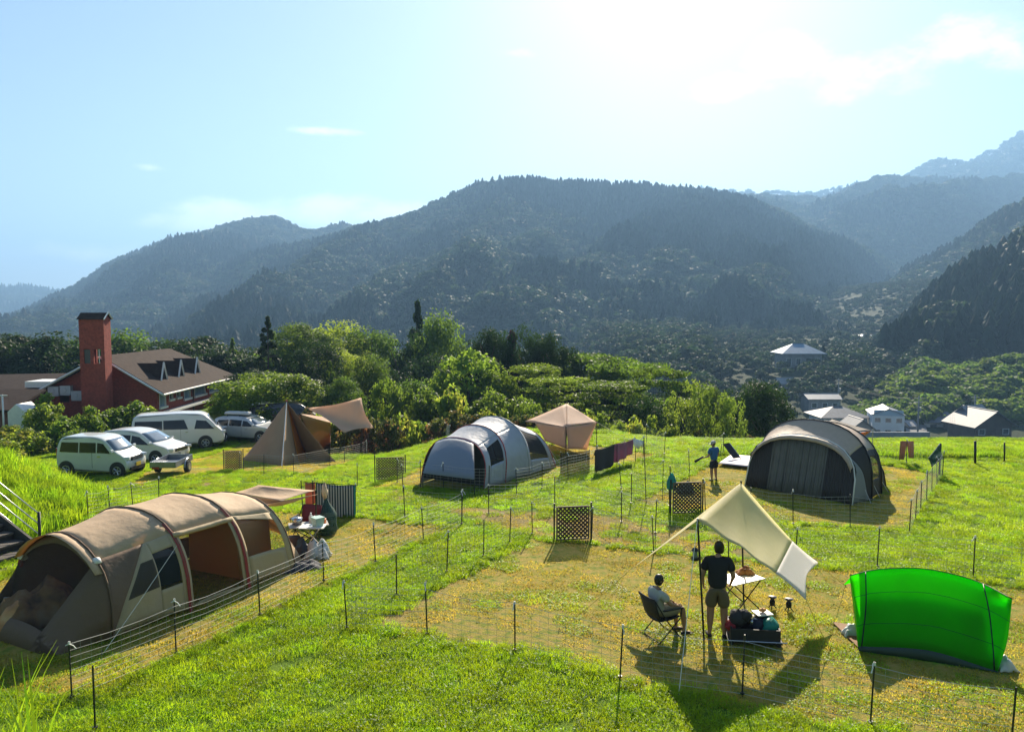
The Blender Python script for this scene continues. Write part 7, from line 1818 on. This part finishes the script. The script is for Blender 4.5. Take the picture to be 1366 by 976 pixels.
    JS = {'p': P_('pelvis', 'belly', -.45), 'b': J['belly'], 'c': J['chest'], 'n': P_('chest', 'neck', .86), 'sl': J['shL'], 'el': P_('shL', 'elL', .72), 'sr': J['shR'], 'er': P_('shR', 'elR', .72)}
    rs = {'p': (.205 * k, .150 * k), 'b': (.195 * k, .150 * k), 'c': (.215 * k, .155 * k), 'n': (.120 * k, .105 * k), 'sl': (.105 * k, .100 * k), 'sr': (.105 * k, .100 * k), 'el': (.085 * k, .085 * k), 'er': (.085 * k, .085 * k)}
    V, E, R = chain(JS, [['p', 'b', 'c', 'n'], ['c', 'sl', 'el'], ['c', 'sr', 'er']], rs); skin_obj('shirt', V, E, R, shirt, r)
    JP = {'p': P_('pelvis', 'belly', .35), 'q': J['pelvis'], 'hl': J['hipL'], 'hr': J['hipR'], 'kl': P_('hipL', 'kneeL', .88), 'kr': P_('hipR', 'kneeR', .88)}
    rp = {'p': (.18 * k, .135 * k), 'q': (.195 * k, .15 * k), 'hl': (.135 * k, .13 * k), 'hr': (.135 * k, .13 * k), 'kl': (.118 * k, .118 * k), 'kr': (.118 * k, .118 * k)}
    V, E, R = chain(JP, [['p', 'q', 'hl', 'kl'], ['q', 'hr', 'kr']], rp); skin_obj('shorts', V, E, R, shorts, r, root=1)
    # fingers and thumb
    for s in 'LR':
        pa = Vector(J['pa' + s]); d = (pa - Vector(J['wr' + s])).normalized(); sd_ = d.cross(Vector((0, 1, 0)));  sd_ = sd_.normalized() if sd_.length > .1 else Vector((0, 1, 0)); sd_ = Vector((0, 1, 0)) if abs(d.z) > .5 else sd_
        cu = d.cross(sd_).normalized() * (1 if s == 'L' else -1)
        m = MB()
        for f in range(4):
            b0 = pa + sd_ * (.022 * (f - 1.5)) * k * .9; ln = (.072, .082, .078, .062)[f] * k
            m.tube([b0, b0 + d * ln * .5, b0 + d * ln * .82 + cu * ln * .18, b0 + d * ln * .95 + cu * ln * .42], [.0095 * k, .009 * k, .008 * k, .006 * k], 6)
        b0 = pa - d * .03 * k + sd_ * .03 * k; m.tube([b0, b0 + sd_ * .028 * k + d * .02 * k, b0 + sd_ * .035 * k + d * .05 * k], [.012 * k, .010 * k, .008 * k], 6)
        m.build('fingers', skin, r, local=True, smooth=True)
    # shoes
    for s in 'LR':
        a_, t_ = Vector(J['heel' + s]), Vector(J['toe' + s]); d = (t_ - a_); d.z = 0; d.normalize(); sd_ = Vector((d.y, -d.x, 0)); L_ = (t_ - a_).length; rows = []
        for u_, w, hh in ((-.06, .028, .05), (-.02, .042, .07), (.06, .045, .075), (.14, .05, .055), (.20, .048, .04), (.235, .03, .02)):
            c_ = Vector((a_.x, a_.y, min(a_.z, t_.z) - .03 * k)) + d * u_ * k * L_ / .17
            rows.append([c_ + sd_ * (w * k * math.cos(b_)) + Vector((0, 0, hh * k * (.5 + .5 * math.sin(b_)))) for b_ in [j * PI / 5 for j in range(10)]])
        m = MB(); m.grid(rows, close=True); m.fan(rows[0]); m.fan(rows[-1]); m.build('shoe', M_cblk, r, local=True, smooth=True)
    return r
M_skin = mat('skin', (.34, .19, .12), .55, var=.05); M_hair = mat('hair_black', (.010, .009, .008), .45)
# standing man seen from behind
mp0 = G(956, 849)
man = dict(pelvis=(0, 0, .93), belly=(0, .01, 1.10), chest=(0, .03, 1.30), neck=(.0, .05, 1.46), nape=(.01, .07, 1.51), head=(.02, .095, 1.60), hipL=(-.095, 0, .86), hipR=(.095, 0, .86), kneeL=(-.115, .02, .48), kneeR=(.12, .03, .48), ankL=(-.125, -.02, .09), ankR=(.13, -.01, .09), heelL=(-.125, -.045, .045), heelR=(.13, -.035, .045), toeL=(-.15, .12, .035), toeR=(.16, .13, .035),
           shL=(-.185, .02, 1.40), shR=(.185, .03, 1.40), elL=(-.265, .0, 1.12), elR=(.27, .03, 1.12), wrL=(-.245, .16, .90), wrR=(.235, .20, .92), paL=(-.235, .22, .83), paR=(.225, .27, .87), face=(.25, 1, -.35))
person('man standing under the cream tarp seen from behind, in a dark T-shirt and khaki shorts', mp0, -.22, man, (M_skin, M_hair, mat('shirt_black', (.014, .014, .018), .9), mat('shorts_khaki', (.13, .10, .055), .9)))
# seated child on a high black chair
cp = G(884, 848); ch_rz = -1.15
folding_chair(cp, ch_rz, 'black folding chair with the child sitting on it at the left of the cream tarp', M_cblk, None, .98)
kid = dict(pelvis=(0, -.10, .44), belly=(0, -.13, .56), chest=(0, -.14, .70), neck=(0, -.12, .82), nape=(0, -.11, .86), head=(0, -.085, .95), hipL=(-.075, -.05, .43), hipR=(.075, -.05, .43), kneeL=(-.09, .30, .46), kneeR=(.09, .31, .46), ankL=(-.09, .33, .10), ankR=(.10, .36, .10), heelL=(-.09, .31, .045), heelR=(.10, .34, .045), toeL=(-.10, .45, .035), toeR=(.11, .48, .035),
           shL=(-.145, -.13, .78), shR=(.145, -.13, .78), elL=(-.19, .0, .60), elR=(.20, .0, .60), wrL=(-.13, .17, .53), wrR=(.13, .18, .53), paL=(-.10, .23, .51), paR=(.10, .24, .51), face=(.1, 1, -.1))
kid = {k_: (tuple(c * 1.10 for c in v_) if k_ != 'face' else v_) for k_, v_ in kid.items()}
person('black haired child in pale shirt and beige shorts sitting on the black folding chair', cp + Vector((0, 0, .0)), ch_rz, kid, (M_skin, M_hair, mat('shirt_pale', (.40, .40, .36), .9), mat('shorts_beige', (.30, .26, .18), .9)), hs=.86)
# boy at the back
bp_ = G(952, 641)
boy = {k_: tuple(c * .80 for c in v_) if k_ != 'face' else v_ for k_, v_ in man.items() if len(k_) > 0}
boy.update(face=(-.9, .2, -.2), wrL=(-.30, .25, .78), paL=(-.31, .31, .77), elL=(-.22, .05, .86))
for k_ in ('faL', 'faR', 'calfL', 'calfR'): boy.pop(k_, None)
person('child in a blue T-shirt, dark shorts and pale cap walking behind the lattice gate', bp_, .5, boy, (M_skin, M_hair, mat('shirt_blue', (.03, .12, .28), .9), mat('shorts_navy', (.015, .015, .025), .9)), cap=mat('cap_grey', (.45, .43, .42), .8), hs=.80)
wr = bp_ + Matrix.Rotation(.5, 3, 'Z') @ Vector((-.31, .31, .77)); o = MB().tube([wr + Vector((.08, 0, .05)), wr + Vector((-.22, -.05, -.12))], [.03, .05], 7).build('toy_blaster', M_cblk, smooth=True); tag(o, 'black hand held toy in the hand of the child with the blue T-shirt', 'toy')
# ================================================================ HAZE
mh = bpy.data.materials.new('haze_air'); mh.use_nodes = True; t = mh.node_tree
t.nodes.remove(t.nodes['Principled BSDF'])
pv = N(t, 'ShaderNodeVolumePrincipled'); pv.inputs['Color'].default_value = HAZE_COLOR
pv.inputs['Density'].default_value = HAZE_DENSITY; pv.inputs['Anisotropy'].default_value = HAZE_G
t.links.new(pv.outputs[0], t.nodes['Material Output'].inputs['Volume'])
hz = MB().box((0, 3000, (-62 + 690) / 2), (14000, 9000, 690 + 62)).build('haze', mh)
tag(hz, kind='stuff'); hz['label'] = 'pale blue air haze filling the valley'
